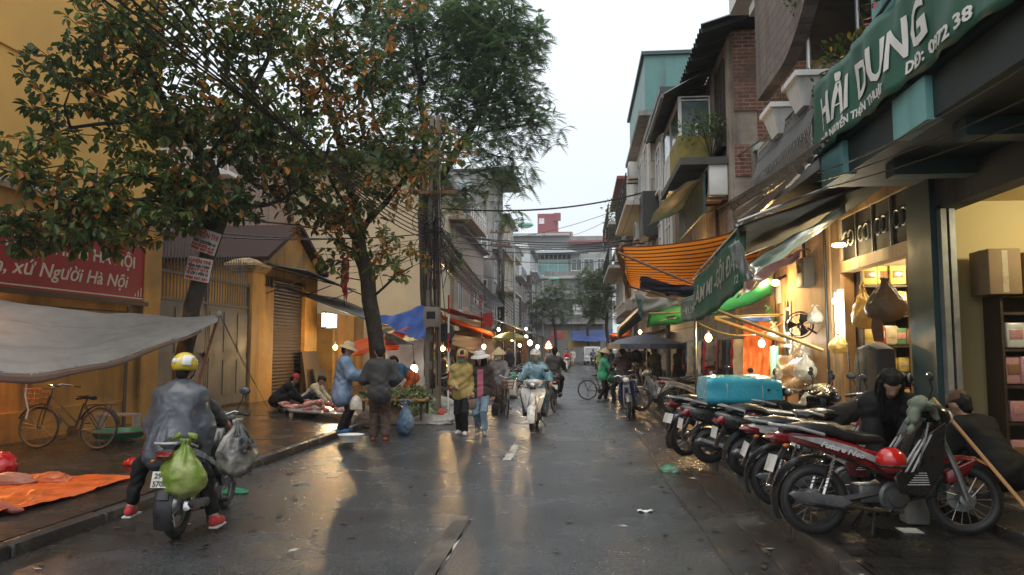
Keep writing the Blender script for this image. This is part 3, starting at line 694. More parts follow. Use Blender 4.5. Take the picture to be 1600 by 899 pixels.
m = MB(); m.rbox((5.05, 8.985, 1.05), (.12, .02, .085), .006); m.bb((5.02, 8.97, 1.03), (5.035, 8.976, 1.07)); m.bb((5.065, 8.97, 1.03), (5.08, 8.976, 1.07)); T.part('socket', m, WHITEP)
m = MB(); m.bar((5.2, 7.2, 3.36), (6.4, 7.2, 3.36), .03); T.part('tube_lamp', m, BTUBE)
lamp('shop_light', (5.6, 7.3, 3.2), 95, (1, .86, .52), .15)
T = Thing('shop_banner', (BX - .06, 6.5, 4.05), 'crumpled dark green shop banner with big white name under the flower balcony', 'banner')
def ban(u, w, off=0):   # u along -y from far end (m), w up
 return Vector((BX - .07 + .022 * math.sin(u * 5 + w * 3) + .012 * math.sin(u * 11 - w * 5) + .006 * math.sin(19 * u + 4 * w) - off, 9.05 - u, 3.99 + w * (1 + .0 * u) + .012 * math.sin(u * 11) * (1 - w)))
m = MB(); m.grid(lambda u, v: ban(u * 8, v * .83 - .02 * (1 - v) * math.sin(u * 90)), 160, 10, thick=.004); T.part('cloth_panel', m, GRNSGN, smooth=180)
m = MB()
def bt(u0, w0): return lambda v: ban(u0 + v.x, w0 + v.y, .014 + v.z)
text_mesh(m, 'HẢI DUNG', bt(.36, .24), .50, width=2.62, bold=.012)
text_mesh(m, 'ĐC: 9 NGUYỄN THIỆN THUẬT', bt(.26, .07), .12, width=1.9, bold=.003)
text_mesh(m, 'DĐ: 0972 38', bt(2.55, .07), .15, width=1.1, bold=.004)
T.part('lettering', m, LETW, smooth=0)
LEAFG = [mk('leaf_green', (.045, .085, .022), rough=.45, transl=.3), mk('leaf_lime', (.10, .15, .03), rough=.45, transl=.3), mk('flower_yellow', (.55, .38, .03), rough=.6), mk('flower_pink', (.5, .09, .16), rough=.6)]
def leafy(mb, c, rad, n, ls, mats=(0, 0, 1), squash=1.0, droop=0):
 c = Vector(c)
 for i in range(n):
  d = Vector((rnd.gauss(0, 1), rnd.gauss(0, 1), rnd.gauss(0, 1))).normalized() * rnd.random() ** .45 * rad; d.z *= squash
  p = c + d - Vector((0, 0, droop * abs(d.x + d.y))); a = (d.normalized() + Vector((rnd.uniform(-.8, .8), rnd.uniform(-.8, .8), rnd.uniform(-.6, .6)))).normalized()
  s_ = a.cross(Vector((rnd.uniform(-1, 1), rnd.uniform(-1, 1), 1))).normalized(); L = ls * rnd.uniform(.6, 1.3)
  mb._add([p, p + a * L * .5 + s_ * L * .25, p + a * L, p + a * L * .5 - s_ * L * .25], [(0, 1, 2, 3)], rnd.choice(mats))
def stems(mb, c, tips, r=.006, m=None):
 for t in tips: mb.tube([c, Vector(c).lerp(Vector(t), .5) + Vector((rnd.uniform(-.05, .05), rnd.uniform(-.05, .05), .05)), t], [r, r * .8, r * .4], 5, m)
def potplant(name, label, base, rad, h, n, ls, mats, pot=True, potm=None, squash=1.0):
 T = Thing(name, base, label, 'plant', 'balcony plants')
 b = Vector(base)
 if pot:
  m = MB(); m.lathe([(.10, 0), (.14, .03), (.165, .24), (.18, .245), (.18, .27), (.15, .27), (.14, .2)], b, 16); T.part('pot', m, potm or RUST)
 m = MB(); stems(m, b + Vector((0, 0, .2)), [b + Vector((rnd.uniform(-rad, rad) * .7, rnd.uniform(-rad, rad) * .7, h + rnd.uniform(-.1, .2))) for _ in range(9)]); T.part('stem', m, BARK)
 m = MB()
 for k in range(5): leafy(m, b + Vector((rnd.uniform(-.5, .5) * rad, rnd.uniform(-.5, .5) * rad, h + rnd.uniform(-.2, .2) * squash)), rad * rnd.uniform(.5, .9), n // 5, ls, mats, squash)
 T.part('foliage', m, LEAFG, smooth=0)
potplant('flower_pot', 'pot of yellow flowers behind the green banner', (3.15, 8.6, 4.3), .34, .75, 420, .085, (0, 0, 1, 1, 2))
potplant('flower_pot', 'lime leaved pot plant spilling over the end of the green banner', (3.1, 8.95, 4.2), .26, .55, 300, .075, (0, 1, 1))
potplant('flower_pot', 'tall dark bush with pink blossoms above the shop banner', (3.25, 7.9, 4.35), .42, .95, 520, .09, (0, 0, 0, 1, 3), squash=1.2)
potplant('flower_pot', 'pink bougainvillea bush near the top of the picture', (3.25, 7.0, 4.45), .5, 1.0, 600, .09, (0, 0, 0, 3), squash=1.2)
# second house: iron balcony, brick parapet, goods shop
T = Thing('balcony_shop_house', (5.5, 10.6, ZR), 'house with wrought iron balcony and curved brick parapet above a goods shop', 'building')
m = MB(); m.bb((SX, 9.2, 2.86), (SX + .2, 12.1, 3.02)); m.bb((SX, 9.2, 3.68), (SX + .2, 12.1, 4.0)); m.bb((SX, 9.22, 0), (SX + .2, 9.42, 2.86)); m.bb((SX, 11.72, 0), (SX + .2, 12.1, 2.86)); m.bb((SX, 9.24, 3.02), (SX + .2, 9.32, 3.68)); m.bb((SX, 11.7, 3.02), (SX + .2, 12.1, 3.68))
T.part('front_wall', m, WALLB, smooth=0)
m = MB(); m.bb((SX + .2, 12.0, 0), (8, 12.1, 4)); m.bb((7, 9.2, 0), (7.1, 12, 4)); m.bb((SX + .2, 9.2, 3.3), (7, 12, 3.4)); m.bb((SX + .21, 9.185, 0), (8, 9.24, 3.3)); T.part('interior_wall', m, mk('shop_back_wall', (.42, .35, .22), rough=.7, var=.2), smooth=0)
m = MB(); m.bb((SX + .05, 9.32, 3.02), (SX + .08, 11.7, 3.68)); T.part('transom', m, DARK, smooth=0)
m = MB()
for k in range(4):
 y = 9.6 + k * .6
 for q in range(2): m.ring((SX + .03, y + (q - .5) * .2, 3.35), .11, .014, 'x', 16, 5)
 m.bb((SX + .02, y + .28, 3.03), (SX + .045, y + .3, 3.67))
T.part('transom_grille', m, mk('pale_grille', (.3, .3, .28), rough=.5))
m = MB(); m.bb((BX, 9.06, 3.86), (SX + .2, 12.1, 4.1)); m.bb((BX - .03, 9.06, 4.02), (BX, 12.1, 4.12)); T.part('balcony_slab', m, CONCL, smooth=0)
m = MB(); m.bb((SX + .4, 9.2, 4.1), (SX + .6, 13.8, 9)); T.part('upper_wall', m, TAN, smooth=0)
T.window(SX + .4, 10.4, 4.25, 1.2, 2.0, 'w', WOODD, GLASS)
m = MB(); nb = 40
for k in range(nb):
 y = 9.1 + 2.95 * k / (nb - 1)
 m.tube([(BX + .04, y, 4.1), (BX - .06, y, 4.25), (BX - .09, y, 4.4), (BX - .02, y, 4.62), (BX + .03, y, 4.88)], .009, 5)
 if k % 2 == 0: m.ring((BX + .02, y + .037, 4.8), .05, .007, 'x', 10, 4); m.ring((BX - .085, y + .037, 4.37), .045, .006, 'x', 10, 4)
for z, dx in ((4.12, .04), (4.7, 0), (4.92, .03)): m.bar((BX + dx, 9.08, z), (BX + dx, 12.08, z), .015, 6)
T.part('balcony_rail', m, mk('old_iron_rail', (.16, .16, .155), rough=.5, metal=.3, var=.3))
m = MB()
def par(y): return 5.72 + .62 * ((10.45 - y) / 1.3) ** 2 if y < 9.2 else 5.72 + .10 * math.cos((y - 10.2) * 1.4)
ys = [9.06 + 2.7 * i / 20 for i in range(21)]
zb = lambda y: 5.62 + .55 * max(0, (10.6 - y) / 1.54) ** 2.2
m.loft([[Vector((BX - .06, y, zb(y))), Vector((BX + .12, y, zb(y))), Vector((BX + .12, y, 9)), Vector((BX - .06, y, 9))] for y in ys]); T.part('brick_parapet', m, BLOCKW, smooth=0)
m = MB(); m.bb((BX + .12, 9.06, 6.25), (SX + .4, 11.75, 6.45)); T.part('parapet_slab', m, CONCD, smooth=0)
m = MB(); m.bar((BX + .15, 9.8, 4.12), (BX + .15, 9.8, 6.2), .035); m.bar((BX + .6, 9.3, 4.12), (BX + .6, 9.3, 6.2), .03); T.part('drain_pipe', m, STEEL)
m = MB(); m.bb((BX - .02, 11.76, 7.25), (SX + .5, 12.3, 7.4)); m.bb((BX - .2, 11.8, 7.6), (BX + .3, 13.0, 8.4)); T.part('upper_ledge', m, WHITEP, smooth=0)
for yy, lab in ((9.55, 'white square planter on the iron balcony next to the green banner'), (10.75, 'white square planter on the iron balcony farther from the banner')):
 T = Thing('planter_box', (BX + .2, yy, 4.93), lab, 'planter', 'white balcony planters')
 m = MB(); m.loft([[Vector((BX + .08 + sx * a, yy + sy * a * 1.15, z)) for sx, sy in ((-1, -1), (1, -1), (1, 1), (-1, 1))] for a, z in ((.15, 4.75), (.24, 5.08), (.28, 5.09), (.28, 5.16), (.24, 5.16), (.22, 5.08))]); T.part('trough', m, WHITEP, smooth=0)
 m = MB(); leafy(m, (BX + .08, yy, 5.18), .16, 60, .06, (0, 1)); T.part('foliage', m, LEAFG, smooth=0)
T = Thing('climbing_plant', (BX, 9.1, 6.2), 'green creeper hanging over the curved brick parapet', 'plant')
m = MB()
for k in range(7): leafy(m, (BX - .02, 9.15 + k * .07, 6.9 - k * .0 - .12 * k), .2, 60, .07, (0, 1, 1))
T.part('foliage', m, LEAFG, smooth=0)
# third house: brick side wall, tan front, shed roof, enclosed balcony
T = Thing('brick_tan_house', (5.5, 15.5, ZR), 'old tan house with exposed brick side wall and dark shed roof', 'building')
HX = 2.9
m = MB(); m.bb((HX, 13.9, 3.9), (8, 19.2, 7.7)); T.part('wall', m, TAN, smooth=0)
m = MB(); m.bb((HX + .03, 13.86, 6.15), (SX + 1.5, 13.898, 7.7)); m.bb((HX + .45, 13.855, 5.55), (SX + .9, 13.897, 6.15)); m.bb((HX + .02, 13.87, 4.9), (HX + .3, 13.899, 5.5)); T.part('brick_face', m, BRICK, smooth=0)
m = MB(); m.bb((HX + .55, 13.81, 6.12), (SX + .6, 13.85, 6.18)); T.part('string_course', m, CONCL, smooth=0)
for q_ in (13.95, 15.6): m = MB(); m.bb((HX - .05, q_, 3.9), (HX - .001, q_ + .3, 7.6)); T.part('pilaster', m, TAN, smooth=0)
m = MB(); corr_sheet(m, (HX - .62, 13.3, 7.62), (HX - .62, 16.4, 7.62), (HX + 3, 16.4, 8.75), (HX + 3, 13.3, 8.75), 14, .03); corr_sheet(m, (HX - .3, 16.42, 7.5), (HX - .3, 19.3, 7.5), (HX + 3, 19.3, 8.5), (HX + 3, 16.42, 8.5), 12, .03)
for k in range(5): m.box((HX - .2, 13.5 + k * .68, 7.68), (.85, .06, .07), ry=-.3)
T.part('shed_roof', m, CORRD)
for y in (14.9,): T.window(HX, y, 5.7, .9, 1.7, 'w', WOODD, GLASS, mull=3)
m = MB(); m.tube([(HX + .45, 13.75, 5.4), (HX + .47, 13.77, 5.1), (HX + .62, 13.78, 4.3), (HX + .62, 13.78, 3.95)], .055); m.bb((HX + .35, 13.72, 5.35), (HX + .6, 13.89, 5.5)); T.part('drain_pipe', m, mk('pvc_pipe', (.5, .55, .52), rough=.4))
T = Thing('enclosed_balcony', (2.1, 17.5, 4.6), 'white framed glazed balcony box with sloping roof on the tan house', 'balcony')
ex0, ex1, ey0, ey1, ez0, ez1 = 2.17, HX - .01, 15.9, 19.1, 5.6, 7.15
m = MB(); m.bb((ex0, ey0, ez0 - .15), (ex1, ey1, ez0)); T.part('floor_slab', m, CONCL, smooth=0)
m = MB()
for y in (ey0, ey0 + 1.5, ey0 + 3, ey1 - .07):
 m.bb((ex0, y, ez0), (ex0 + .07, y + .07, ez1))
m.bb((ex1 - .07, ey0, ez0), (ex1, ey0 + .07, ez1)); m.bb(((ex0 + ex1) / 2, ey0 + .005, ez0 + .07), ((ex0 + ex1) / 2 + .05, ey0 + .06, ez1 - .6))
for z in (ez0, ez0 + .0 + 1.45, ez1 - .07): m.bb((ex0 + .07, ey0, z), (ex1 - .07, ey0 + .07, z + .07)); m.bb((ex0 + .003, ey0 + .07, z), (ex0 + .067, ey1 - .07, z + .07))
T.part('frame', m, WHITEP, smooth=0)
m = MB(); m.bb((ex0 + .03, ey0 + .03, ez0 + .05), (ex1 - .05, ey0 + .04, ez1 - .05)); m.bb((ex0 + .03, ey0 + .05, ez0 + .75), (ex0 + .04, ey1 - .06, ez1 - .05)); T.part('pane', m, mk('dull_teal_glass', (.12, .17, .17), rough=.15, var=.3), smooth=0)
m = MB(); m.bb((ex0 + .015, ey0 + .07, ez0 + .05), (ex0 + .055, ey1 - .07, ez0 + .75))
for k in range(12): m.bb((ex0 - .003, ey0 + .2 + k * .35, ez0 + .07), (ex0 + .012, ey0 + .22 + k * .35, ez0 + .75))
T.part('panel', m, WHITEP, smooth=0)
m = MB(); corr_sheet(m, (ex0 - .35, ey0 - .3, ez1 - .03), (ex0 - .35, ey1 + .1, ez1 - .03), (ex1 + .0, ey1 + .1, ez1 + .55), (ex1 + .0, ey0 - .3, ez1 + .55), 18, .02); m.bb((ex0 - .4, ey0 - .3, ez1 - .12), (ex0 - .34, ey1 + .1, ez1 - .02)); T.part('roof', m, CORR)
T = Thing('mossy_balcony', (2.3, 15, 4.3), 'mossy yellow planter balcony with wild weeds above a dark teal canopy', 'balcony')
m = MB(); m.bb((1.97, 14.6, 5.35), (2.62, 15.85, 5.9)); T.part('trough', m, mk('mossy_yellow_render', (.26, .22, .06), rough=.9, var=.4, scale=5, bump=.4, stain=((.1, .11, .03), 3)), smooth=0)
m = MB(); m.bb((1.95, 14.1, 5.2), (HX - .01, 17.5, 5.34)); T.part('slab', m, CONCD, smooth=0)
m = MB()
for k in range(10): leafy(m, (2.4 + rnd.uniform(-.3, .35), 14.7 - k * .06, 5.95 + rnd.uniform(-.1, .25)), .22, 70, .07, (0, 1, 1))
T.part('foliage', m, LEAFG, smooth=0)
m = MB(); stems(m, (2.6, 14.5, 5.4), [(2.7 + rnd.uniform(-.5, .4), 14.2 + rnd.uniform(-.3, .5), 6.0 + rnd.uniform(-.2, .5)) for _ in range(22)]); T.part('stem', m, BARK)
m = MB(); cloth(m, (1.75, 14.4, 4.75), (1.7, 18.5, 4.75), (HX - .02, 18.5, 5.2), (HX - .02, 14.2, 5.2), .05, .02, thick=.01); m.bb((HX - .5, 14.3, 4.3), (HX - .46, 17.8, 5.1)); T.part('canopy', m, TEALD, smooth=30)
# ground storey of the brick house (Y 12.1 - 24)
T = Thing('stall_front_wall', (SX, 14, ZR), 'lamp lit brown plaster wall with breeze blocks behind the electric fan', 'wall')
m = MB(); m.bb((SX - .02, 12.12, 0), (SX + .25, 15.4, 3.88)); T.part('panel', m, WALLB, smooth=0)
m = MB()
for k in range(5): m.bb((SX - .05, 14.35, 1.5 + k * .23), (SX - .021, 14.7, 1.56 + k * .23))
m.bb((SX - .05, 14.28, 1.45), (SX - .021, 14.35, 2.6)); m.bb((SX - .05, 14.7, 1.45), (SX - .021, 14.77, 2.6)); T.part('breeze_block', m, CONCL, smooth=0)
m = MB(); m.bb((SX - .03, 14.35, 1.5), (SX - .0205, 14.7, 2.6)); T.part('vent_shade_panel', m, DARK, smooth=0)  # near-black sheet on the solid wall paints the shade inside the vent
m = MB(); m.bar((SX - .08, 12.14, ZR), (SX - .08, 12.14, 3.9), .022); m.bar((SX - .06, 13.3, 2.9), (SX - .06, 13.3, 3.9), .03); T.part('pipe', m, IRON)
T = Thing('shutter_arcade', (SX, 18, ZR), 'row of closed brown roll shutters behind the far right stalls', 'arcade')
m = MB(); m.bb((SX + .02, 15.45, 0), (SX + .3, 40, 3.88)); T.part('wall', m, CONCD, smooth=0)
for a in (16.0, 19.2, 22.6, 26.5, 30.4):
 m = MB(); m.grid(lambda u, v: (SX - .02 + .02 * math.cos(v * 50 * math.pi), a + 2.6 * u, ZR + 2.7 * v), 1, 100); T.part('roll_shutter', m, mk('taupe_shutter', (.2, .16, .12), rough=.5, var=.2), smooth=180)
for a in (15.6, 18.75, 22.1, 26.0, 29.9): m = MB(); m.bb((SX - .08, a, ZR), (SX + .01, a + .3, 3.5)); T.part('pilaster', m, mk('tan_pilaster', (.32, .22, .12), rough=.7, var=.25), smooth=0)
# houses further right
def right_house(label, x, y0, y1, z1, mat, floors, cols=2, roofm=CONC, pane=GLASS, dep=6, z0=3.6, balc=(), winm=WHITEP):
 T = Thing('shop_house', (x + 2, y0, ZR), label, 'building', 'shop houses along the right pavement')
 m = MB(); m.bb((x, y0, z0), (x + dep, y1, z1)); m.bb((x + 1.3, y0, 0), (x + dep, y1, z0)); T.part('wall', m, mat, smooth=0)
 m = MB(); m.bb((x - .35, y0 - .1, z1 + .002), (x + dep, y1 + .05, z1 + .16)); T.part('roof', m, roofm, smooth=0)
 fh = (z1 - z0) / floors
 for f_ in range(floors):
  for c in range(cols): T.window(x, y0 + (y1 - y0) * (c + .5) / cols, z0 + fh * f_ + .5, min(1.3, (y1 - y0) / cols * .6), fh * .58, 'w', winm, pane)
  if f_ in balc:
   z = z0 + fh * f_; m = MB(); m.bb((x - .8, y0 + .1, z - .06), (x, y1 - .1, z + .08)); T.part('balcony_slab', m, mat, smooth=0)
   m = MB(); m.bb((x - .8, y0 + .1, z + .95), (x - .76, y1 - .1, z + 1))
   for k in range(int((y1 - y0) / .3)): m.bb((x - .79, y0 + .15 + k * .3, z + .08), (x - .77, y0 + .17 + k * .3, z + .95))
   T.part('balcony_rail', m, IRON, smooth=0)
 return T
T = right_house('light block house with teal metal box on top, past the tan house', 2.35, 24, 31, 9.3, mk('pale_block', (.50, .49, .44), rough=.8, var=.12, node=bricks((.25, .25, .23), (.46, .45, .40), 1.2, .6, (0, 2), .02)), 2, cols=3, balc=(1,))
m = MB(); m.bb((2.2, 23.9, 9.47), (8, 31, 11.3)); T.part('roof_box', m, TEALM, smooth=0)
m = MB(); m.bb((2.1, 23.8, 11.302), (8.2, 31.2, 11.42)); T.part('roof_rim', m, TEALD, smooth=0)
m = MB(); m.bar((4.1, 23.85, 9.4), (3.9, 23.85, 11.5), .05); T.part('drain_pipe', m, CONCL)
m = MB(); m.bb((2.0, 23.0, 5.2), (2.9, 24.5, 6.6)); T.part('awning_box', m, CORRD, smooth=0)
right_house('dark narrow house with an overhanging roof before the teal topped one', 2.5, 19.3, 23.95, 8.4, CONC, 2, roofm=CORRD)
T = right_house('low grey house with leafy roof edge beyond the loudspeaker pole', 2.3, 37, 46, 10.2, CONCL, 3, cols=3, balc=(1, 2), roofm=REDROOF)
m = MB()
for k in range(12): leafy(m, (2.0 + rnd.uniform(-.3, .4), 37 + k * .6, 9 + rnd.uniform(-1.2, .3)), .5, 60, .14, (0, 0, 1))
T.part('creeper', m, LEAFG, smooth=0)
right_house('plain grey house between the teal topped and the leafy one', 2.6, 31.05, 36.9, 7.0, CONC, 1)
right_house('dim far house on the right before the street trees', 2.9, 46.1, 58, 8.5, CONCD, 2, cols=4)
# ================================================================== END OF THE STREET
T = Thing('corner_building', (-1, 100, 0), 'tiered corner building with teal glazed floors closing the street', 'building')
GRYB = mk('far_grey_render', (.30, .31, .31), rough=.8, var=.15, streak=((.18, .19, .19), .8))
x0, x1 = -5.8, 3.2
m = MB(); m.bb((x0, 100, 0), (x1, 112, 11.4)); m.bb((x0 + .3, 101, 11.402), (x1 - 4.3, 110, 14.0)); m.bb((x1 - 4.3, 100.6, 11.402), (x1 + .6, 111, 14.6)); T.part('wall', m, GRYB, smooth=0)
m = MB(); m.bb((x0 - .5, 98.9, 11.1), (x1 + 1.0, 100, 11.45)); m.bb((x0 - .5, 98.7, 8.35), (x1 + 1.0, 100, 8.7)); m.bb((x0 - .3, 98.9, 5.0), (x1 + .6, 100, 5.25)); T.part('floor_band', m, CONCL, smooth=0)
m = MB()
m.loft([[Vector((cx + sx * a, 105 + sy * b, z)) for sx, sy in ((-1, -1), (1, -1), (1, 1), (-1, 1))] for cx, a, b, z in ((-3.2, 3.4, 5.6, 14.55), (-3.2, 3.3, 5.5, 14.65), (-3.2, 1.5, 2.5, 15.6))]); T.part('hip_roof', m, mk('blue_grey_roof', (.22, .26, .27), rough=.6), smooth=0)
m = MB(); m.bb((x0 + .4, 100.9, 14.0), (x1 - 4.35, 109.5, 14.54)); T.part('clerestory', m, DARK, smooth=0)
for k in range(8): m = MB(); m.bb((x0 + .5 + k * .6, 100.8, 14.02), (x0 + .58 + k * .6, 100.89, 14.5)); T.part('mullion', m, WHITEP, smooth=0)
T.window(-3.5, 101, 11.7, 4.1, 2.1, 's', WHITEP, GLASST, mull=2, trans=1); T.window(-3.4, 100, 8.9, 4.6, 2.1, 's', CONCL, mk('pale_blind', (.40, .42, .42), rough=.6, var=.12), mull=2)
T.window(-.3, 100.6, 12.3, 1.4, 1.6, 's', WHITEP, GLASS, mull=1); T.window(1.4, 100.6, 12.3, 1.4, 1.6, 's', WHITEP, GLASS, mull=1); T.window(3.0, 100.6, 12.3, 1.0, 1.6, 's', WHITEP, GLASS, mull=1)
m = MB(); m.bb((x0 + 1.2, 98.95, 11.46), (x1, 99.0, 12.1)); T.part('railing', m, CONC, smooth=0)
T = Thing('maroon_building', (-4, 126, 0), 'plain maroon tower block rising behind the corner building', 'building')
m = MB(); m.bb((-7.0, 126, 0), (-1.0, 136, 21.7)); m.bb((-7.0, 126, 21.702), (-3.6, 133, 24.9)); m.bb((-4.2, 125.4, 23.6), (-3.0, 126, 24.9)); T.part('wall', m, MAROON, smooth=0)
T.window(-1.7, 126, 20.0, 1.1, 1.5, 's', WHITEP, GLASS); T.window(-6.3, 126, 23.2, .9, .9, 's', WHITEP, WHITEP)
T = Thing('terrace_building', (0, 116, 0), 'wide grey building with white balconies and red band behind the corner building', 'building')
m = MB(); m.bb((-11, 116, 0), (5.2, 124, 19.4)); T.part('wall', m, mk('far_pale_grey', (.27, .28, .28), rough=.8, var=.2, scale=.5, streak=((.18, .19, .19), .6)), smooth=0)
m = MB(); m.bb((-1.5, 114.5, 17.9), (5.4, 116, 18.5)); T.part('red_band', m, MAROON, smooth=0)
m = MB(); m.bb((0, 114.6, 15.0), (5.0, 116, 15.3)); m.bb((1.5, 114.6, 15.3), (5.0, 114.7, 16.6)); m.bb((-11.3, 115, 19.402), (-1.4, 124, 19.8)); T.part('balcony', m, CONCL, smooth=0)
for k in range(4): T.window(-8 + k * 3.0, 116, 15.4, 1.8, 2.2, 's', CONCL, GLASS)
m = MB()
for k in range(8): leafy(m, (4.6 + rnd.uniform(-.5, .5), 114.4, 18 - k * .8), .9, 50, .3, (0, 0, 1))
T.part('creeper', m, LEAFG, smooth=0)
T = Thing('white_building', (-8, 104, 0), 'stepped white house at the far left end of the street', 'building')
m = MB(); m.bb((-12, 102, 0), (-6.4, 110, 12.5)); m.bb((-12, 103, 12.502), (-7.2, 110, 16.5)); T.part('wall', m, WHITEP, smooth=0)
for z in (7.2, 10.0): T.window(-7.2, 102, z, 1.2, 1.8, 's', WHITEP, GLASS)
T.window(-8.6, 103, 13.2, 2.0, 2.2, 's', WHITEP, GLASS)
T = Thing('side_street_house', (8, 84, 0), 'plain grey house set back on the right at the junction', 'building')
m = MB(); m.bb((6.0, 84, 0), (14, 98, 9)); T.part('wall', m, CONC, smooth=0)
m = MB(); A = atY(865, 522, 86); cloth(m, atY(893, 517, 90), atY(958, 515, 90), atY(955, 533, 86), atY(893, 533, 86), .1, .04, thick=.02); single(m.build('blue_awning', BLUET, smooth=180), 'blue tarp awning across the far end of the street', 'awning')
m = MB(); p = atY(888, 533, 88); q = atY(938, 543, 88); m.bb((p.x, 88, q.z), (q.x, 88.2, p.z)); single(m.build('yellow_board', mk('yellow_board', (.6, .4, .05), rough=.6), smooth=0), 'yellow shop board under the far blue tarp', 'sign')
m = MB(); cloth(m, atY(862, 517, 84), atY(882, 517, 84), atY(880, 531, 82), atY(856, 531, 82), .05, .03, thick=.02); single(m.build('red_awning', REDC, smooth=180), 'small red awning beside the far street trees', 'awning')
m = MB(); p = atY(879, 516, 80); q = atY(887, 530, 80); m.bb((p.x, 80, q.z), (q.x, 80.1, p.z)); single(m.build('hanging_board', PLY, smooth=0), 'small tan board hung up at the far junction', 'sign')
m = MB(); p = atY(895, 476, 99); q = atY(910, 492, 99); m.bb((p.x, 98.5, q.z), (q.x, 98.6, p.z)); single(m.build('white_notice', WHITEP, smooth=0), 'white notice sheet high on the corner building', 'sign')
T = Thing('van', (atY(925, 552, 78).x, 78, 0), 'pale van stopped at the far junction under the blue tarp', 'van')
vx = T.r.location.x
m = MB(); m.slab([(77.5, .4), (77.5, 1.1), (77.9, 1.9), (81.5, 1.95), (81.6, .4)], .85, 'yz', .06, c=vx); T.part('body', m, mk('pale_van_paint', (.55, .6, .6), rough=.3, coat=.5))
m = MB(); m.grid(lambda u, v: (vx - .7 + 1.4 * u, 77.5 + .36 * v - .02, 1.12 + .7 * v), 2, 2, thick=.01); T.part('windscreen', m, GLASS)
for sx in (-.55, .55):
 m = MB(); m.ell((vx + sx, 77.48, .8), (.16, .05, .1)); T.part('headlight', m, mk('lamp_glass', (.7, .7, .68), rough=.1))
 for yy in (78.3, 80.8): m = MB(); m.lathe([(.12, -.1), (.3, -.1), (.32, -.05), (.32, .05), (.3, .1), (.12, .1)], (vx + sx * 1.3, yy, .32), 16, axis='x'); T.part('wheel', m, RUBBER)
# ================================================================== TREES
LV = [mk('leaf_deep', (.062, .102, .034), rough=.45, var=.4, scale=1.3, transl=.35, spec=.35), mk('leaf_mid', (.12, .175, .045), rough=.45, var=.4, scale=1.3, transl=.42, spec=.35),
      mk('leaf_olive', (.20, .23, .05), rough=.45, var=.3, scale=1.3, transl=.3), mk('leaf_rust', (.44, .19, .035), rough=.45, var=.4, scale=2, transl=.35), mk('leaf_fine', (.12, .20, .085), rough=.5, var=.35, scale=1, transl=.5)]
def grow(trunks, targets, seed, step=.34, bias=.22, jit=.05, first=3):
 """skeleton: the given limb polylines, then every target is tied to the best existing node"""
 q = random.Random(seed); P = []; par = []
 for line in trunks:
  st = -1
  if P:
   d = [(Vector(p) - Vector(line[0])).length for p in P]; st = int(np.argmin(d)); pts = line[1:]
  else: pts = line
  prev = st
  for i, p in enumerate(pts):
   p = Vector(p)
   if prev >= 0:
    a = Vector(P[prev]); L = (p - a).length; k = max(1, int(L / step))
    for s_ in range(1, k + 1):
     w = a.lerp(p, s_ / k) + (Vector((q.gauss(0, 1), q.gauss(0, 1), q.gauss(0, .6))) * jit * .5 if s_ < k else Vector())
     P.append(w); par.append(prev); prev = len(P) - 1
   else: P.append(p); par.append(-1); prev = len(P) - 1
 ntr = len(P); core = P[-1]
 depth = [0.] * len(P)
 for i in range(1, ntr): depth[i] = depth[par[i]] + (Vector(P[i]) - Vector(P[par[i]])).length
 A = np.array([tuple(p) for p in P]); D = np.array(depth); zmin = A[0][2] + (A[:, 2].max() - A[0][2]) * .30
 tg = sorted(targets, key=lambda t: float(np.min(((A - np.array(t)) ** 2).sum(1))))
 tips = []
 cap = 40000; AA = np.zeros((cap, 3)); DD = np.zeros(cap); AA[:len(A)] = A; DD[:len(A)] = D; n = len(A)
 DD[:n][A[:, 2] < zmin] += 50
 for t in tg:
  t = Vector(t); c = np.sqrt(((AA[:n] - np.array(t)) ** 2).sum(1)) + bias * DD[:n]
  i = int(np.argmin(c)); a = Vector(AA[i]); L = (t - a).length
  if L < .1: tips.append(i); continue
  k = max(1, int(L / step)); side = Vector((q.gauss(0, 1), q.gauss(0, 1), q.gauss(0, 1) + .5)) * L * .10; prev = i
  for s_ in range(1, k + 1):
   u = s_ / k; w = a.lerp(t, u) + side * math.sin(math.pi * u) + Vector((q.gauss(0, 1), q.gauss(0, 1), q.gauss(0, 1))) * jit * (u < 1)
   P.append(w); par.append(prev); AA[n] = w; DD[n] = DD[prev] % 50 + L / k; prev = n; n += 1
  tips.append(prev)
 return P, par, tips
def limbs(mb, P, par, r0, tip=.006, pw=2.3):
 n = len(P); ch = [[] for _ in range(n)]
 for i, p in enumerate(par):
  if p >= 0: ch[p].append(i)
 w = [0.] * n
 for i in range(n - 1, -1, -1): w[i] = tip ** pw if not ch[i] else sum(w[c] for c in ch[i])
 rad = [x ** (1 / pw) for x in w]; k = r0 / rad[0] if rad[0] else 1
 rad = [r if r < tip * 2 else tip * 2 + (r - tip * 2) * (r0 - tip * 2) / max(1e-6, rad[0] - tip * 2) for r in rad]
 done = [False] * n
 def chain(i, start):
  line = [start] if start >= 0 else []
  while True:
   line.append(i); done[i] = True
   if not ch[i]: break
   i = max(ch[i], key=lambda c: w[c])
  return line
 stack = [(0, -1)]
 while stack:
  i, s_ = stack.pop(); line = chain(i, s_)
  rr = [rad[j] for j in line]
  if s_ >= 0 and len(rr) > 1: rr[0] = rr[1]
  if len(line) > 1: mb.tube([P[j] for j in line], rr, 9 if rr[0] > .06 else 5 if rr[0] > .02 else 3)
  for j in line:
   for c in ch[j]:
    if not done[c]: stack.append((c, j))
 return rad
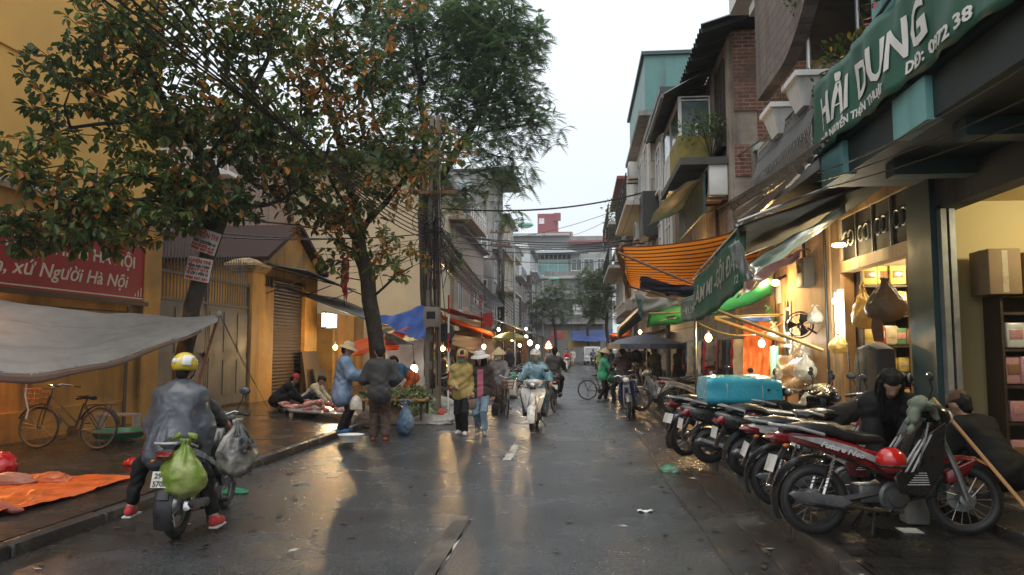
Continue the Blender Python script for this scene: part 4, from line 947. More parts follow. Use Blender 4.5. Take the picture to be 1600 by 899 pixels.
def leaf(mb, p, d, nrm, L, wd, m, fold=.25):
 s_ = d.cross(nrm)
 if s_.length < 1e-4: s_ = d.orthogonal()
 s_.normalize(); nrm = s_.cross(d)
 mb._add([p, p + d * L * .35 + s_ * wd * .38 + nrm * wd * fold, p + d * L * .75 + s_ * wd * .5 + nrm * wd * fold * .8 - nrm * L * .06, p + d * L - nrm * L * .14,
             p + d * L * .75 - s_ * wd * .5 + nrm * wd * fold * .8 - nrm * L * .06, p + d * L * .35 - s_ * wd * .38 + nrm * wd * fold], [(0, 1, 2, 3), (0, 3, 4, 5)], m)
def almond(name, label, trunks, blobs, r0, seed, rust=.12, ls=.2, per=7):
 q = random.Random(seed); tg = []
 for (c, r, n) in blobs:
  for _ in range(int(n * 1.3)):
   d = Vector((q.gauss(0, 1), q.gauss(0, 1), q.gauss(0, 1))).normalized() * q.random() ** .4
   tg.append(Vector(c) + Vector((d.x * r[0], d.y * r[1], d.z * r[2])))
 P, par, tips = grow(trunks, tg, seed)
 b = P[0]; T = Thing(name, b, label, 'tree')
 m = MB(); limbs(m, P, par, r0); T.part('trunk', m, BARK, smooth=180)
 m = MB(); core = sum((Vector(x[0]) for x in blobs), Vector()) / len(blobs)
 for i in tips:
  p = Vector(P[i]); d0 = (p - Vector(P[par[i]])).normalized() if par[i] >= 0 else Vector((0, 0, 1))
  rb = rust * (2.6 if noise.noise(p * .9) > .12 else .35)
  tone = noise.noise(p * .55 + Vector((9, 3, 1)))
  for k in range(per + q.randint(-2, 2)):
   a = q.uniform(0, 6.28); o = d0.orthogonal().normalized(); o = (o * math.cos(a) + d0.cross(o) * math.sin(a))
   d = (o + d0 * q.uniform(-.1, .8) + Vector((0, 0, q.uniform(-.75, .15)))).normalized()
   L = ls * q.uniform(.55, 1.2); u = q.random()
   mt = 3 if u < rb else (2 if q.random() < .18 + tone * .5 else 1 if q.random() < .55 + tone else 0)
   leaf(m, p + d * .02 - d0 * q.uniform(0, .14), d, (Vector((0, 0, 1)) + o * .3), L, L * .5, mt)
 T.part('crown', m, LV[:4], smooth=0)
 return T, P, tips
t1 = [atY(258, 690, 12.6), atY(285, 565, 12.6), atY(300, 480, 12.6), atY(326, 395, 12.6), atY(350, 330, 12.5), atY(333, 268, 12.4), atY(322, 252, 12.4)]
f1 = t1[-1]
tr1 = [t1, [f1, atY(290, 210, 12.2), atY(262, 170, 11.8), atY(225, 90, 11.2), atY(180, 10, 10.8)], [f1, atY(352, 215, 12.3), atY(385, 170, 12.6), atY(420, 90, 13), atY(430, 0, 13.2)],
       [atY(335, 300, 12.5), atY(270, 285, 11.8), atY(215, 275, 11.2), atY(130, 300, 10.6), atY(60, 330, 10.2)], [atY(345, 330, 12.5), atY(420, 320, 13), atY(500, 280, 13.5)],
       [atY(290, 210, 12.2), atY(200, 190, 11.2), atY(110, 200, 10.4), atY(60, 220, 10)]]
def px_blob(px, py, Y, rx, ry, n, ryd=1.0): c = atY(px, py, Y); k = Y / 1155; return (c, (rx * k, ryd, ry * k), n)
bl1 = [px_blob(110, 110, 10.6, 70, 60, 40), px_blob(80, 180, 10.4, 55, 40, 22), px_blob(190, 60, 10.8, 90, 70, 75), px_blob(300, 50, 11.8, 100, 80, 110), px_blob(400, 60, 12.8, 90, 80, 100), px_blob(240, 160, 11.4, 110, 70, 120),
       px_blob(60, 250, 10.2, 75, 40, 38), px_blob(130, 300, 10.6, 100, 55, 75), px_blob(50, 360, 10, 85, 45, 62), px_blob(150, 375, 10.6, 60, 30, 28), px_blob(190, 340, 11, 85, 45, 62), px_blob(240, 250, 11.6, 85, 60, 90),
       px_blob(370, 180, 12.4, 85, 80, 95), px_blob(440, 230, 13.2, 80, 80, 80), px_blob(320, 305, 12, 80, 36, 55), px_blob(275, 335, 11.8, 60, 26, 45), px_blob(362, 322, 12.2, 52, 24, 40), px_blob(430, 270, 13.2, 80, 45, 60), px_blob(250, -60, 11, 160, 60, 70), px_blob(430, -50, 12.8, 110, 60, 60)]
almond('almond_tree', 'leaning broad leaved tree with two paper signs nailed to its trunk', tr1, bl1, .145, 3, rust=.08, ls=.175, per=6)
t2 = [atY(597, 650, 17.2), atY(590, 560, 17.2), atY(583, 500, 17.2), atY(575, 440, 17.2), atY(562, 395, 17.1), atY(560, 370, 17.1)]
f2 = t2[-1]
tr2 = [t2, [f2, atY(520, 330, 16.6), atY(455, 285, 16), atY(400, 225, 15.2), atY(330, 150, 14.2), atY(240, 60, 13)], [f2, atY(548, 300, 17), atY(525, 200, 16.8), atY(490, 90, 16.4), atY(470, 0, 16)],
       [f2, atY(600, 320, 17), atY(640, 270, 17), atY(690, 215, 17)], [atY(590, 475, 17.2), atY(620, 430, 17), atY(668, 405, 16.8)], [atY(455, 285, 16), atY(470, 190, 15.4), atY(520, 110, 15.2)]]
bl2 = [px_blob(540, 100, 16, 110, 80, 120), px_blob(480, 200, 15.4, 100, 80, 90), px_blob(590, 190, 16.6, 90, 80, 100), px_blob(520, 290, 16, 90, 70, 70), px_blob(610, 290, 16.8, 80, 60, 50), px_blob(510, 335, 15.8, 80, 40, 36),
       px_blob(560, 370, 16.6, 60, 50, 34), px_blob(620, 400, 16.6, 60, 40, 26), px_blob(450, 60, 15, 90, 70, 70), px_blob(560, -20, 15.6, 140, 60, 70), px_blob(680, 230, 17, 60, 60, 34), px_blob(360, 180, 14.4, 80, 70, 60), px_blob(530, 410, 16.2, 40, 35, 14)]
almond('almond_tree', 'upright kerb tree with many orange leaves behind the vendors', tr2, bl2, .185, 8, rust=.22, ls=.20, per=6)
def feathery(name, label, trunks, blobs, r0, seed, fl=.42, per=3, lf=8, matset=(4,), bias=.2):
 q = random.Random(seed); tg = []
 for (c, r, n) in blobs:
  for _ in range(n):
   d = Vector((q.gauss(0, 1), q.gauss(0, 1), q.gauss(0, 1))).normalized() * q.random() ** .42
   tg.append(Vector(c) + Vector((d.x * r[0], d.y * r[1], d.z * r[2])))
 P, par, tips = grow(trunks, tg, seed, step=.5, jit=.07, bias=bias); T = Thing(name, P[0], label, 'tree')
 m = MB(); limbs(m, P, par, r0, tip=.008); T.part('trunk', m, BARK, smooth=180)
 m = MB()
 for i in tips:
  for node, num in ((i, per), (par[i], 1)):
   if node < 0: continue
   p = Vector(P[node]); d0 = (p - Vector(P[par[node]])).normalized() if par[node] >= 0 else Vector((0, 0, 1))
   for k in range(num):
    d = (d0 * .6 + Vector((q.gauss(0, 1), q.gauss(0, 1), q.gauss(0, .45) - .1))).normalized(); L = fl * q.uniform(.6, 1.2)
    s_ = d.cross(Vector((0, 0, 1))); s_ = s_.normalized() if s_.length > .01 else Vector((1, 0, 0)); mt = q.choice(matset)
    for j in range(lf):
     u = (j + 1) / lf; c = p + d * L * u - Vector((0, 0, L * .32 * u * u)); w = L * .26 * math.sin(math.pi * (.15 + .8 * u)); e_ = d * L * .052; dr = Vector((0, 0, w * .25))
     m._add([c - e_, c + s_ * w + e_ * .6 - dr, c + e_, c - s_ * w + e_ * .6 - dr], [(0, 1, 2, 3)], mt)
 T.part('crown', m, LV, smooth=0)
t3 = [atY(672, 612, 25), atY(668, 500, 25), atY(664, 400, 25), atY(662, 330, 25)]
f3 = t3[-1]
tr3 = [t3, [f3, atY(662, 250, 25), atY(658, 130, 24.6), atY(640, 20, 24), atY(640, -80, 24)], [f3, atY(700, 260, 24.6), atY(745, 180, 24), atY(790, 90, 23.5), atY(800, 0, 23)], [atY(662, 250, 25), atY(720, 220, 24.6), atY(790, 200, 24), atY(850, 190, 23.6)],
       [atY(663, 290, 25), atY(590, 200, 25.4), atY(560, 90, 26)]]
bl3 = [px_blob(760, 40, 23.6, 95, 70, 260, 2), px_blob(790, 100, 23.6, 70, 60, 140, 1.6), px_blob(700, 60, 24, 90, 80, 190, 2), px_blob(800, 160, 23.8, 75, 40, 110, 1.4), px_blob(740, 170, 24, 90, 60, 120, 1.6), px_blob(840, 205, 23.6, 50, 28, 36, 1), px_blob(760, 240, 24, 80, 40, 80, 1.4),
       px_blob(800, 280, 24, 45, 30, 30, 1), px_blob(735, 300, 24.4, 60, 30, 34, 1), px_blob(640, 60, 24.6, 80, 90, 110, 2), px_blob(560, 100, 25.5, 80, 90, 70, 2), px_blob(690, 320, 24.6, 50, 30, 24, 1), px_blob(700, -80, 23.5, 170, 60, 160, 2), px_blob(800, 340, 23.8, 30, 22, 10, .6), px_blob(700, 400, 24.6, 40, 30, 20, .8), px_blob(835, 70, 23.4, 22, 34, 20, .7), px_blob(620, 130, 24.4, 60, 60, 70, 1.6), px_blob(610, 40, 24, 70, 50, 80, 1.6), px_blob(650, 210, 24.6, 60, 50, 60, 1.4), px_blob(590, 230, 25, 50, 50, 40, 1.4), px_blob(720, 130, 24, 60, 50, 70, 1.5)]
feathery('feathery_tree', 'tall airy tree with fine feathery leaves beside the utility pole', tr3, [(c, r, int(n * 1.75)) for c, r, n in bl3], .2, 5, fl=.42, lf=9)
def fartree(label, px, Y, blobs, seed, h0=2.5, r=.16):
 blobs = [(c, r_, int(n_ * 1.7)) for c, r_, n_ in blobs]; b = atZ(px, 545 + 1155 * CAMZ / Y, 0); b = Vector((b.x, Y, 0)); t = [b, b + Vector((.1, 0, h0)), b + Vector((.0, 0, h0 + 1.6))]
 feathery('street_tree', label, [t], blobs, r, seed, fl=.7, per=7, lf=6, matset=(0, 0, 0, 1))
fartree('dark bushy street tree under the far corner building', 868, 80, [px_blob(845, 475, 80, 26, 18, 46, 2), px_blob(870, 455, 80, 28, 16, 50, 2), px_blob(868, 490, 80, 34, 16, 50, 2), px_blob(842, 500, 80, 12, 14, 12, 1)], 21)
fartree('loose dark street tree right of the far corner building', 948, 66, [px_blob(928, 445, 66, 28, 32, 90, 2), px_blob(957, 438, 66, 22, 30, 70, 2), px_blob(948, 480, 66, 26, 20, 50, 2), px_blob(925, 490, 66, 14, 14, 22, 1.5)], 22)
fartree('small street tree in front of the far white notice', 918, 88, [px_blob(905, 470, 88, 26, 20, 56, 2), px_blob(930, 480, 88, 18, 16, 30, 2)], 23)
def tree_sign(label, px, py, ang, w, h, lines):
 c = atY(px, py, 12.3); T = Thing('paper_sign', c, label, 'sign')
 ex = Vector((math.cos(ang), 0, math.sin(ang))); F = frame(c, ex, Vector((-math.sin(ang), 0, math.cos(ang))))
 m = MB(); m.T = F; m.grid(lambda u, v: ((u - .5) * w, (v - .5) * h, .012 * math.sin(5 * u)), 8, 6, thick=.004); T.part('sheet', m, mk('sign_paper', (.55, .52, .47), rough=.6, var=.15, stain=((.4, .36, .3), 3)))
 for mt, sel in ((LETR, 0), (LETK, 1)):
  m = MB()
  for (tx, y, s_, cc) in lines:
   if cc == sel: text_mesh(m, tx, lambda v, y=y: F @ Vector((v.x - w * .45, v.y + y, .014 + v.z + .012 * math.sin(5 * (v.x / w + .05)))), s_, width=w * .88, bold=.003)
  T.part('lettering', m, mt, smooth=0)
tree_sign('upper tilted paper sign with red and black lettering on the leaning tree', 321, 377, R(-19), .47, .40, [('LUYỆN THI', .06, .13, 0), ('VÀO CHUYÊN 10', -.05, .07, 1), ('ĐH KHỐI A B', -.12, .06, 0), ('0988 957 201', -.18, .06, 0)])
tree_sign('lower paper sign with red and black lettering on the leaning tree', 310, 421, R(-11), .45, .41, [('LUYỆN THI', .11, .08, 0), ('TIẾNG ANH TOÁN', .035, .06, 1), ('VĂN LÝ HÓA', -.03, .065, 0), ('TỪ LỚP 1 ĐẾN 12', -.1, .065, 1), ('0988 957 201', -.18, .065, 0)])
# ================================================================== TARPS, AWNINGS, POLES, WIRES
# left: big grey tarp over the pavement
TA = Thing('grey_tarp', atY(160, 560, 11), 'big dirty grey tarp stretched low over the left pavement', 'tarp')
m = MB(); a, b = atY(-160, 420, 9.0), atY(-200, 590, 7.6); c, d = atY(340, 496, 12.3), atY(345, 492, 12.7)
def tarp(u, v):   # u along the street side, v from back edge to front edge
 back = atY(-160, 428, 10.6).lerp(atY(342, 492, 12.6), u); front = atY(-170, 560, 8.4).lerp(atY(340, 499, 12.3), u)
 p = back.lerp(front, v)
 s_ = math.sin(math.pi * min(1, u * 1.0)); p.z -= .44 * s_ * (.45 + .55 * v) + .10 * math.sin(math.pi * v) * (1 - u) + .012 * math.sin(9 * u + 5 * v) + .01 * math.sin(23 * u - 7 * v) + .018 * math.sin(14 * v + 2 * u) * (1 - u) + .035 * (1 - 2 * abs(noise.noise(Vector((u * 3.5 + v * 2, v * 5, 2))))) + .012 * (1 - 2 * abs(noise.noise(Vector((u * 8 + v * 3, v * 14, 5)))))
 return p
m.grid(tarp, 90, 40, thick=.006); TA.part('sheet', m, TARPG, smooth=180)
m = MB(); m.grid(lambda u, v: tarp(.93 * u, 1) + Vector((.02, -.006, -.005 - (.16 + .02 * math.sin(20 * u)) * v * (1 - u * .75))), 40, 3, thick=.004); TA.part('hem', m, mk('brown_hem', (.16, .11, .085), rough=.6, var=.2), smooth=180)
for v_ in (.3, .62): m = MB(); m.tube([tarp(k / 60, v_) + Vector((0, 0, .004)) for k in range(61)], .008, 5); TA.part('seam', m, TARPG, smooth=180)
for k in range(9): m = MB(); p = tarp(.05 + .11 * k, .985); m.ring(p + Vector((0, -.01, .012)), .022, .006, 'z', 10, 4); TA.part('eyelet', m, STEEL)
m = MB(); p = tarp(.36, 1); m.tube([p + Vector((0, -.02, .02)), p + Vector((-.06, -.05, -.12)), p + Vector((-.08, -.04, -.3)), p + Vector((-.03, -.03, -.5)), p + Vector((-.06, -.03, -.62))], .012, 6); TA.part('rope', m, WHT)
T = Thing('tarp_pole', atY(310, 600, 12.5), 'slanting dark pole propping the corner of the grey tarp', 'pole')
m = MB(); m.tube([atZ(300, 690, ZL), atY(312, 590, 12.5), atY(343, 488, 12.5)], [.03, .028, .025]); T.part('shaft', m, RUST)
m = MB(); m.ell(atY(342, 491, 12.5), (.05, .05, .06)); T.part('knot', m, TARPG)
m = MB(); sagline(m, atY(344, 492, 12.5), atY(398, 600, 21), .05, .008); sagline(m, atY(344, 492, 12.5), atZ(420, 640, ZL), .02, .006); single(m.build('guy_rope', IRON), 'thin guy ropes from the tarp corner towards the gate pillar', 'rope')
# left stalls further on
T = Thing('blue_tarp', atY(620, 510, 22), 'crumpled bright blue tarp behind the kerb tree', 'tarp')
m = MB(); cloth(m, atY(588, 497, 21.5), atY(668, 478, 23), atY(672, 530, 21.5), atY(640, 528, 21), .05, .05, seed=3, thick=.01); T.part('sheet', m, BLUET, smooth=180)
T = Thing('orange_tarp', atY(560, 548, 21), 'orange tarp edge hanging under the canvas awning by the kerb tree', 'tarp')
m = MB(); cloth(m, atY(540, 538, 21.4), atY(640, 512, 21.4), atY(622, 545, 20.9), atY(545, 556, 21), .03, .03, seed=5, thick=.008); T.part('sheet', m, ORTH, smooth=180)
T = Thing('white_tarp', atY(610, 535, 20.6), 'pale tarp corner spread out by thin poles next to the kerb tree', 'tarp')
m = MB(); cloth(m, atY(598, 516, 20.8), atY(648, 538, 20.2), atY(640, 541, 20.9), atY(604, 540, 21.2), .02, .02, seed=2, thick=.008); T.part('sheet', m, mk('pale_tarp', (.36, .37, .37), rough=.45, bump=.3, bscale=6, transl=.2), smooth=180)
m = MB(); m.bar(atY(645, 538, 20.2), atZ(652, 640, ZL), .012); T.part('pole', m, IRON)
T = Thing('white_screen', atY(640, 580, 22.6), 'lamp lit pale cloth screen behind the bending vendor', 'screen')
m = MB(); cloth(m, atY(604, 540, 22.6), atY(662, 530, 22.2), atY(664, 606, 22.2), atY(604, 606, 22.6), 0, .03, seed=6, thick=.01); T.part('sheet', m, WHT, smooth=180)
T = Thing('red_flag', atY(540, 455, 24), 'red flag hanging limp on a pole above the canvas awning', 'flag')
m = MB(); m.bar(atY(538, 480, 24), atY(536, 398, 24), .018); T.part('pole', m, IRON)
m = MB(); cloth(m, atY(536, 402, 24), atY(546, 404, 24), atY(543, 474, 24), atY(532, 448, 24), 0, .06, seed=8, wf=12, thick=.006); T.part('cloth_panel', m, REDC, smooth=180)
T = Thing('red_flag', atY(150, 320, 14.5), 'narrow red cloth strip hanging above the red banner', 'flag')
m = MB(); cloth(m, atY(146, 285, 14.6), atY(158, 286, 14.6), atY(156, 345, 14.6), atY(145, 345, 14.6), 0, .03, seed=9, thick=.006); T.part('cloth_panel', m, REDC, smooth=180)
m = MB(); m.bar(atY(145, 350, 14.62), atY(152, 262, 14.62), .016); T.part('pole', m, IRON)
T = Thing('stall_awning', atY(720, 500, 33), 'red and orange stall awning on poles beyond the utility pole', 'awning')
m = MB(); cloth(m, atY(684, 478, 31), atY(690, 484, 38), atY(772, 505, 36), atY(766, 500, 31), .1, .03, thick=.012, nu=14); T.part('canopy', m, mk('red_canopy', (.40, .06, .045), rough=.5, transl=.35, bump=.3, bscale=5), smooth=180)
m = MB(); cloth(m, atY(686, 490, 30.6), atY(692, 500, 37), atY(768, 532, 35), atY(772, 520, 31), .08, .03, seed=3, thick=.012, nu=14); T.part('under_canopy', m, ORTH, smooth=180)
m = MB(); p = atY(762, 500, 31); m.box(p, (.35, .6, .55), rz=.2); T.part('end_flap', m, REDC, smooth=0)
m = MB()
for px in (690, 752): m.bar(atY(px, 488, 32), atZ(px + 4, 600, ZL), .03)
T.part('post', m, RUST)
m = MB(); cloth(m, atY(704, 522, 33), atY(772, 530, 33), atY(772, 566, 33), atY(706, 538, 33), .05, .04, seed=11, thick=.01); single(m.build('white_cloth', WHT, smooth=180), 'pale cloth strung up under the red stall awning', 'cloth')
for i, (pa, pb, Ya, Yb, lab) in enumerate((((778, 488), (838, 528), 42, 66, 'long corrugated awning with glaring bulbs on the left row'), ((800, 498), (850, 530), 62, 88, 'second corrugated awning further down the left row'))):
 T = Thing('corrugated_awning', atY(pa[0], pa[1], Ya), lab, 'awning')
 m = MB(); a, b = Vector((-6.3, Ya, 3.9)), Vector((-6.2, Yb, 3.7)); c, d = Vector((-3.6, Yb, 2.75)), Vector((-3.7, Ya, 3.0)); corr_sheet(m, a, b, c, d, 50, .03); T.part('sheet', m, CORR)
 m = MB()
 for k in range(4): y = Ya + .5 + (Yb - Ya - 1) * k / 3; m.bar((-3.75, y, ZL), (-3.75, y, 2.9), .03)
 T.part('post', m, RUST)
# right: striped tarp, signs, green and teal tarps
T = Thing('striped_tarp', atY(1050, 410, 15), 'glowing orange striped tarp stretched over the right pavement', 'tarp')
A, B, C_, D_ = atY(972, 385, 14.4), atY(1215, 338, 14), atY(1140, 466, 18), atY(985, 447, 17.6)
for st in range(1):
 m = MB(); n1, n2 = 24, 60
 def stf(u, v):
  p = A.lerp(B, u).lerp(D_.lerp(C_, u), v); p.z -= .16 * math.sin(math.pi * u) * (1 - .5 * v) + .12 * math.sin(math.pi * v) + .008 * math.sin(12 * u + 3 * v); return p
 m.grid(stf, n1, 57, thick=0)
 for i, f in enumerate(m.f): m.m[i] = 1 if (i % 57) % 3 == 0 else 0
 for i in range(len(m.m)): pass
 T.part('sheet', m, [STRT, mk('stripe_rust', (.20, .045, .014), rough=.5, var=.12, transl=.5)], smooth=180)
m = MB(); cloth(m, A + Vector((-.06, 0, .05)), A, D_, D_ + Vector((.02, .1, -.25)), 0, .02, thick=.006); cloth(m, A + Vector((-.02, 0, 0)), A + Vector((-.1, .4, 0)), D_ + Vector((-.05, .3, -.3)), D_ + Vector((0, 0, -.25)), 0, .03, thick=.006); T.part('side_flap', m, mk('faded_flap', (.5, .36, .22), rough=.6, transl=.4), smooth=180)
m = MB(); m.tube([atY(966, 395, 14.2), atY(1085, 445, 13.2)], .025); m.tube([atY(982, 448, 17), atY(1062, 470, 14)], .02); T.part('pole', m, RUST)
m = MB(); cloth(m, atY(1000, 432, 15.2), atY(1086, 448, 14.6), atY(1086, 466, 14.8), atY(1000, 450, 15.4), .05, .02, thick=.006); single(m.build('navy_tarp', NAVYT, smooth=180), 'dark navy tarp strip slung under the striped tarp', 'tarp')
m = MB(); cloth(m, atY(992, 457, 15), atY(1062, 470, 14.4), atY(1056, 498, 14.6), atY(1003, 502, 15.2), .05, .03, seed=4, thick=.006); single(m.build('white_tarp', WHT, smooth=180), 'off white tarp hanging behind the green tarp', 'tarp')
m = MB(); cloth(m, atY(992, 460, 14.8), atY(1004, 470, 14.8), atY(1004, 502, 15.1), atY(998, 490, 15.1), 0, .01, thick=.006); single(m.build('pale_flap', LTEAL, smooth=180), 'pale torn flap at the outer corner of the off white tarp', 'tarp')
T = Thing('green_tarp', atY(1100, 490, 13.6), 'bright green tarp sagging over the right hand stalls', 'tarp')
m = MB()
def gt(u, v):
 a, b, c, d = atY(1014, 486, 13.4), atY(1208, 424, 13.8), atY(1206, 462, 15.4), atY(1010, 512, 15.6)
 p = a.lerp(b, u).lerp(d.lerp(c, u), v); p.z -= .10 * math.sin(math.pi * u) + .015 * math.sin(13 * u + 4 * v) + .012 * math.sin(29 * u - 11 * v); return p
m.grid(gt, 36, 14, thick=.006); T.part('sheet', m, GRNT, smooth=180)
m = MB(); m.tube([atY(1014, 490, 13.4), atY(1070, 488, 13.35)], .016, 6); T.part('pole', m, PLY)
T = Thing('salon_sign', atY(1110, 440, 11.5), 'dark green salon signboard cloth hung on a slanting bar', 'sign')
P00, P10, P11, P01 = atY(1086, 505, 12.6), atY(1160, 452, 10.0), atY(1164, 346, 9.9), atY(1086, 437, 12.6)
def sg(u, v, off=0):
 p = P00.lerp(P10, u).lerp(P01.lerp(P11, u), v); n_ = (P10 - P00).cross(P01 - P00).normalized()
 return p + n_ * (.02 * math.sin(9 * u + 2 * v) + .012 * math.sin(23 * u) * (1 - v) + off)
m = MB(); m.grid(lambda u, v: sg(u, v if v > .01 else -.02 + .025 * math.sin(13 * u + 2 * math.sin(7 * u))), 40, 8, thick=.004); T.part('cloth_panel', m, GRNSGN, smooth=180)
m = MB(); Lw = (P10 - P00).length; Hh = (P01 - P00).length
text_mesh(m, 'LÀM MI -GỘI ĐẦU', lambda v: sg(v.x / 3.0 * .95 + .03, .36 + v.y * .45, .02), 1.0, width=3.0, bold=.02)
text_mesh(m, '12', lambda v: sg(.9 + v.x * .1, .13 + v.y * .3, .02), .6, bold=.02)
T.part('lettering', m, LETP, smooth=0)
m = MB(); m.tube([P01 + Vector((-.03, .05, .02)), P11 + Vector((0, -.2, .02))], .02); T.part('bar', m, STEEL)
T = Thing('torn_sign', atY(1075, 490, 12.9), 'faded torn grey green sign cloth below the salon sign', 'sign')
Q00, Q10, Q11, Q01 = atY(1061, 503, 13.2), atY(1106, 494, 12.2), atY(1106, 455, 12.2), atY(1059, 471, 13.2)
def tg_(u, v, off=0):
 p = Q00.lerp(Q10, u).lerp(Q01.lerp(Q11, u), v); n_ = (Q10 - Q00).cross(Q01 - Q00).normalized(); return p + n_ * (.02 * math.sin(11 * u) + .015 * math.sin(31 * u + 4 * v) * (1 - v) + off - .05)
m = MB(); m.grid(lambda u, v: tg_(u, v if v > .01 else .05 * math.sin(14 * u + 2 * math.sin(9 * u))), 30, 8, thick=.004); T.part('cloth_panel', m, mk('faded_sign_cloth', (.16, .19, .15), rough=.55, var=.3, scale=6), smooth=180)
m = MB(); text_mesh(m, 'PHUN XĂM', lambda v: tg_(.06 + v.x * .88, .3 + v.y * .5, .02), .9, width=1.0, bold=.01); T.part('lettering', m, LETP, smooth=0)
m = MB(); m.tube([Q01, Q11], .015); T.part('bar', m, STEEL)
m = MB(); cloth(m, atY(1138, 385, 9.9), atY(1156, 374, 9.8), atY(1177, 436, 9.9), atY(1164, 440, 10.0), 0, .02, seed=5, thick=.01); single(m.build('plastic_flap', mk('grey_plastic_sheet', (.30, .32, .31), rough=.4, var=.25, bump=.3, bscale=7), smooth=180), 'crumpled grey plastic flap on the end of the salon sign', 'flap')
T = Thing('canvas_awning', (3.2, 10, 3.5), 'dark olive roll awning with a pale teal edge above the goods shop', 'awning')
i0, i1 = Vector((SX - .02, 9.25, 3.86)), Vector((SX - .02, 12.2, 3.72)); o0, o1 = atY(1152, 352, 9.6), atY(1165, 398, 11.4)
m = MB(); cloth(m, i0, i1, o1, o0, .06, .012, thick=.008); T.part('canopy', m, OLIVE, smooth=180)
m = MB(); m.tube([o0 + Vector((0, -.05, .03)), Vector((SX - .1, 9.1, 3.98))], .022); m.tube([o0, o1], .02); m.tube([o1, i1], .018); T.part('frame', m, mk('grey_tube', (.3, .31, .3), rough=.4, metal=.5))
T = Thing('teal_tarp', (3.2, 11, 3.1), 'pale teal tarp wedge under the dark olive awning', 'tarp')
m = MB(); cloth(m, atY(1322, 322, 9.6), atY(1318, 334, 10.4), atY(1180, 430, 11.6), atY(1166, 412, 10.9), .03, .015, thick=.006); T.part('sheet', m, LTEAL, smooth=180)
T = Thing('purple_tarp', (3.2, 13, 3.0), 'dark purple tarp hung between the teal and the green tarp', 'tarp')
m = MB(); cloth(m, atY(1265, 388, 12.2), atY(1236, 400, 13.6), atY(1150, 470, 13.4), atY(1168, 430, 12.0), .05, .03, seed=6, thick=.006); T.part('sheet', m, PURT, smooth=180)
T = Thing('orange_tarp', (3.0, 14, 4), 'rusty orange tarp strip along the wall above the striped tarp', 'tarp')
m = MB(); cloth(m, atY(1140, 372, 13), atY(1300, 268, 12), atY(1310, 300, 11.8), atY(1180, 380, 12.6), .05, .02, thick=.006); T.part('sheet', m, mk('rust_orange_tarp', (.40, .10, .025), rough=.5, var=.3, transl=.3), smooth=180)
for nm, lab, pts, r_, mt in (('bamboo_pole', 'long yellow bamboo pole slanting from the salon sign to the fan', [atY(1122, 486, 12.2), atY(1286, 548, 11.6)], .026, mk('bamboo', (.42, .27, .09), rough=.5, var=.25)),
      ('bamboo_pole', 'orange lit bamboo pole below the longer slanting one', [atY(1116, 498, 12.6), atY(1228, 536, 12.6)], .03, mk('bamboo_lamplit', (.55, .28, .06), rough=.5, var=.2)),  # orange lamplight on this pole is put into the bamboo colour
      ('bamboo_pole', 'level thin bamboo pole under the green tarp', [atY(1116, 496, 12.7), atY(1225, 492, 14.8)], .022, mk('bamboo', (.42, .27, .09))),
      ('tent_post', 'slim pale upright post under the salon sign', [atZ(1088, 640, ZR), atY(1086, 500, 13.0)], .022, mk('pale_post', (.5, .44, .3), rough=.5))):
 m = MB(); k = 7; a, b = pts
 line = [a.lerp(b, i / 14) for i in range(15)]; m.tube(line, [r_ * (1.12 if i % 3 == 0 else 1) for i in range(15)], 8); single(m.build(nm, mt), lab, 'pole', None)
T = Thing('parasol', atZ(1015, 590, ZR), 'dark blue grey market parasol over the crowd on the right', 'parasol')
ctr = atY(1010, 522, 24)
m = MB()
for (c, rr, h) in ((ctr, 1.25, .32),):
 rings = [[c + Vector((rr * f * math.cos(a) * (1 - .05 * (k % 2)), rr * f * math.sin(a), -h * f ** 1.2 - (.1 if f > .99 and 0 else 0))) for k, a in enumerate(2 * math.pi * j / 16 for j in range(16))] for f in (.02, .3, .6, .85, 1)]
 rings.append([p - Vector((0, 0, .16)) for p in rings[-1]]); m.loft(rings, caps=False)
T.part('canopy', m, mk('slate_parasol', (.055, .065, .085), rough=.5, var=.2), smooth=20)
m = MB(); m.bar(ctr, (ctr.x, ctr.y, ZR), .02); T.part('pole', m, STEEL)
T = Thing('slate_awning', atY(990, 530, 30), 'flat dark awning with a bright edge beyond the parasol', 'awning')
m = MB(); cloth(m, atY(956, 540, 30), atY(1050, 520, 28), atY(1046, 512, 34), atY(962, 531, 36), .02, .02, thick=.02); T.part('canopy', m, mk('slate_parasol', (.055, .065, .085)), smooth=180)
T = Thing('lean_awning', atY(980, 515, 32), 'steep corrugated awning end with a white frame past the green tarp', 'awning')
m = MB(); a, b, c, d = atY(966, 512, 30), atY(966, 528, 33), atY(1012, 492, 33), atY(1004, 476, 30); corr_sheet(m, a, b, c, d, 8, .02); T.part('sheet', m, CORR)
m = MB(); m.bar(a, d, .04); m.bar(a, b, .04); T.part('frame', m, WHITEP)
m = MB(); cloth(m, atY(952, 524, 40), atY(988, 512, 38), atY(985, 530, 42), atY(955, 536, 44), .05, .03, thick=.01); single(m.build('rust_awning', mk('rust_orange_tarp', (.40, .10, .025)), smooth=180), 'rusty orange awning far down the right side', 'awning')
T = Thing('orange_curtain', (SX, 16, ZR), 'orange red curtain with a blue top edge behind the white lamp', 'curtain')
m = MB(); cloth(m, atY(1162, 503, 15.3), atY(1206, 497, 15.2), atY(1206, 596, 15.2), atY(1160, 600, 15.3), 0, .03, seed=2, wf=20, thick=.006); T.part('cloth_panel', m, ORTH, smooth=180)
m = MB(); cloth(m, atY(1160, 497, 15.25), atY(1206, 491, 15.15), atY(1206, 500, 15.15), atY(1160, 506, 15.25), 0, .01, thick=.006); T.part('edge_band', m, BLUET, smooth=180)
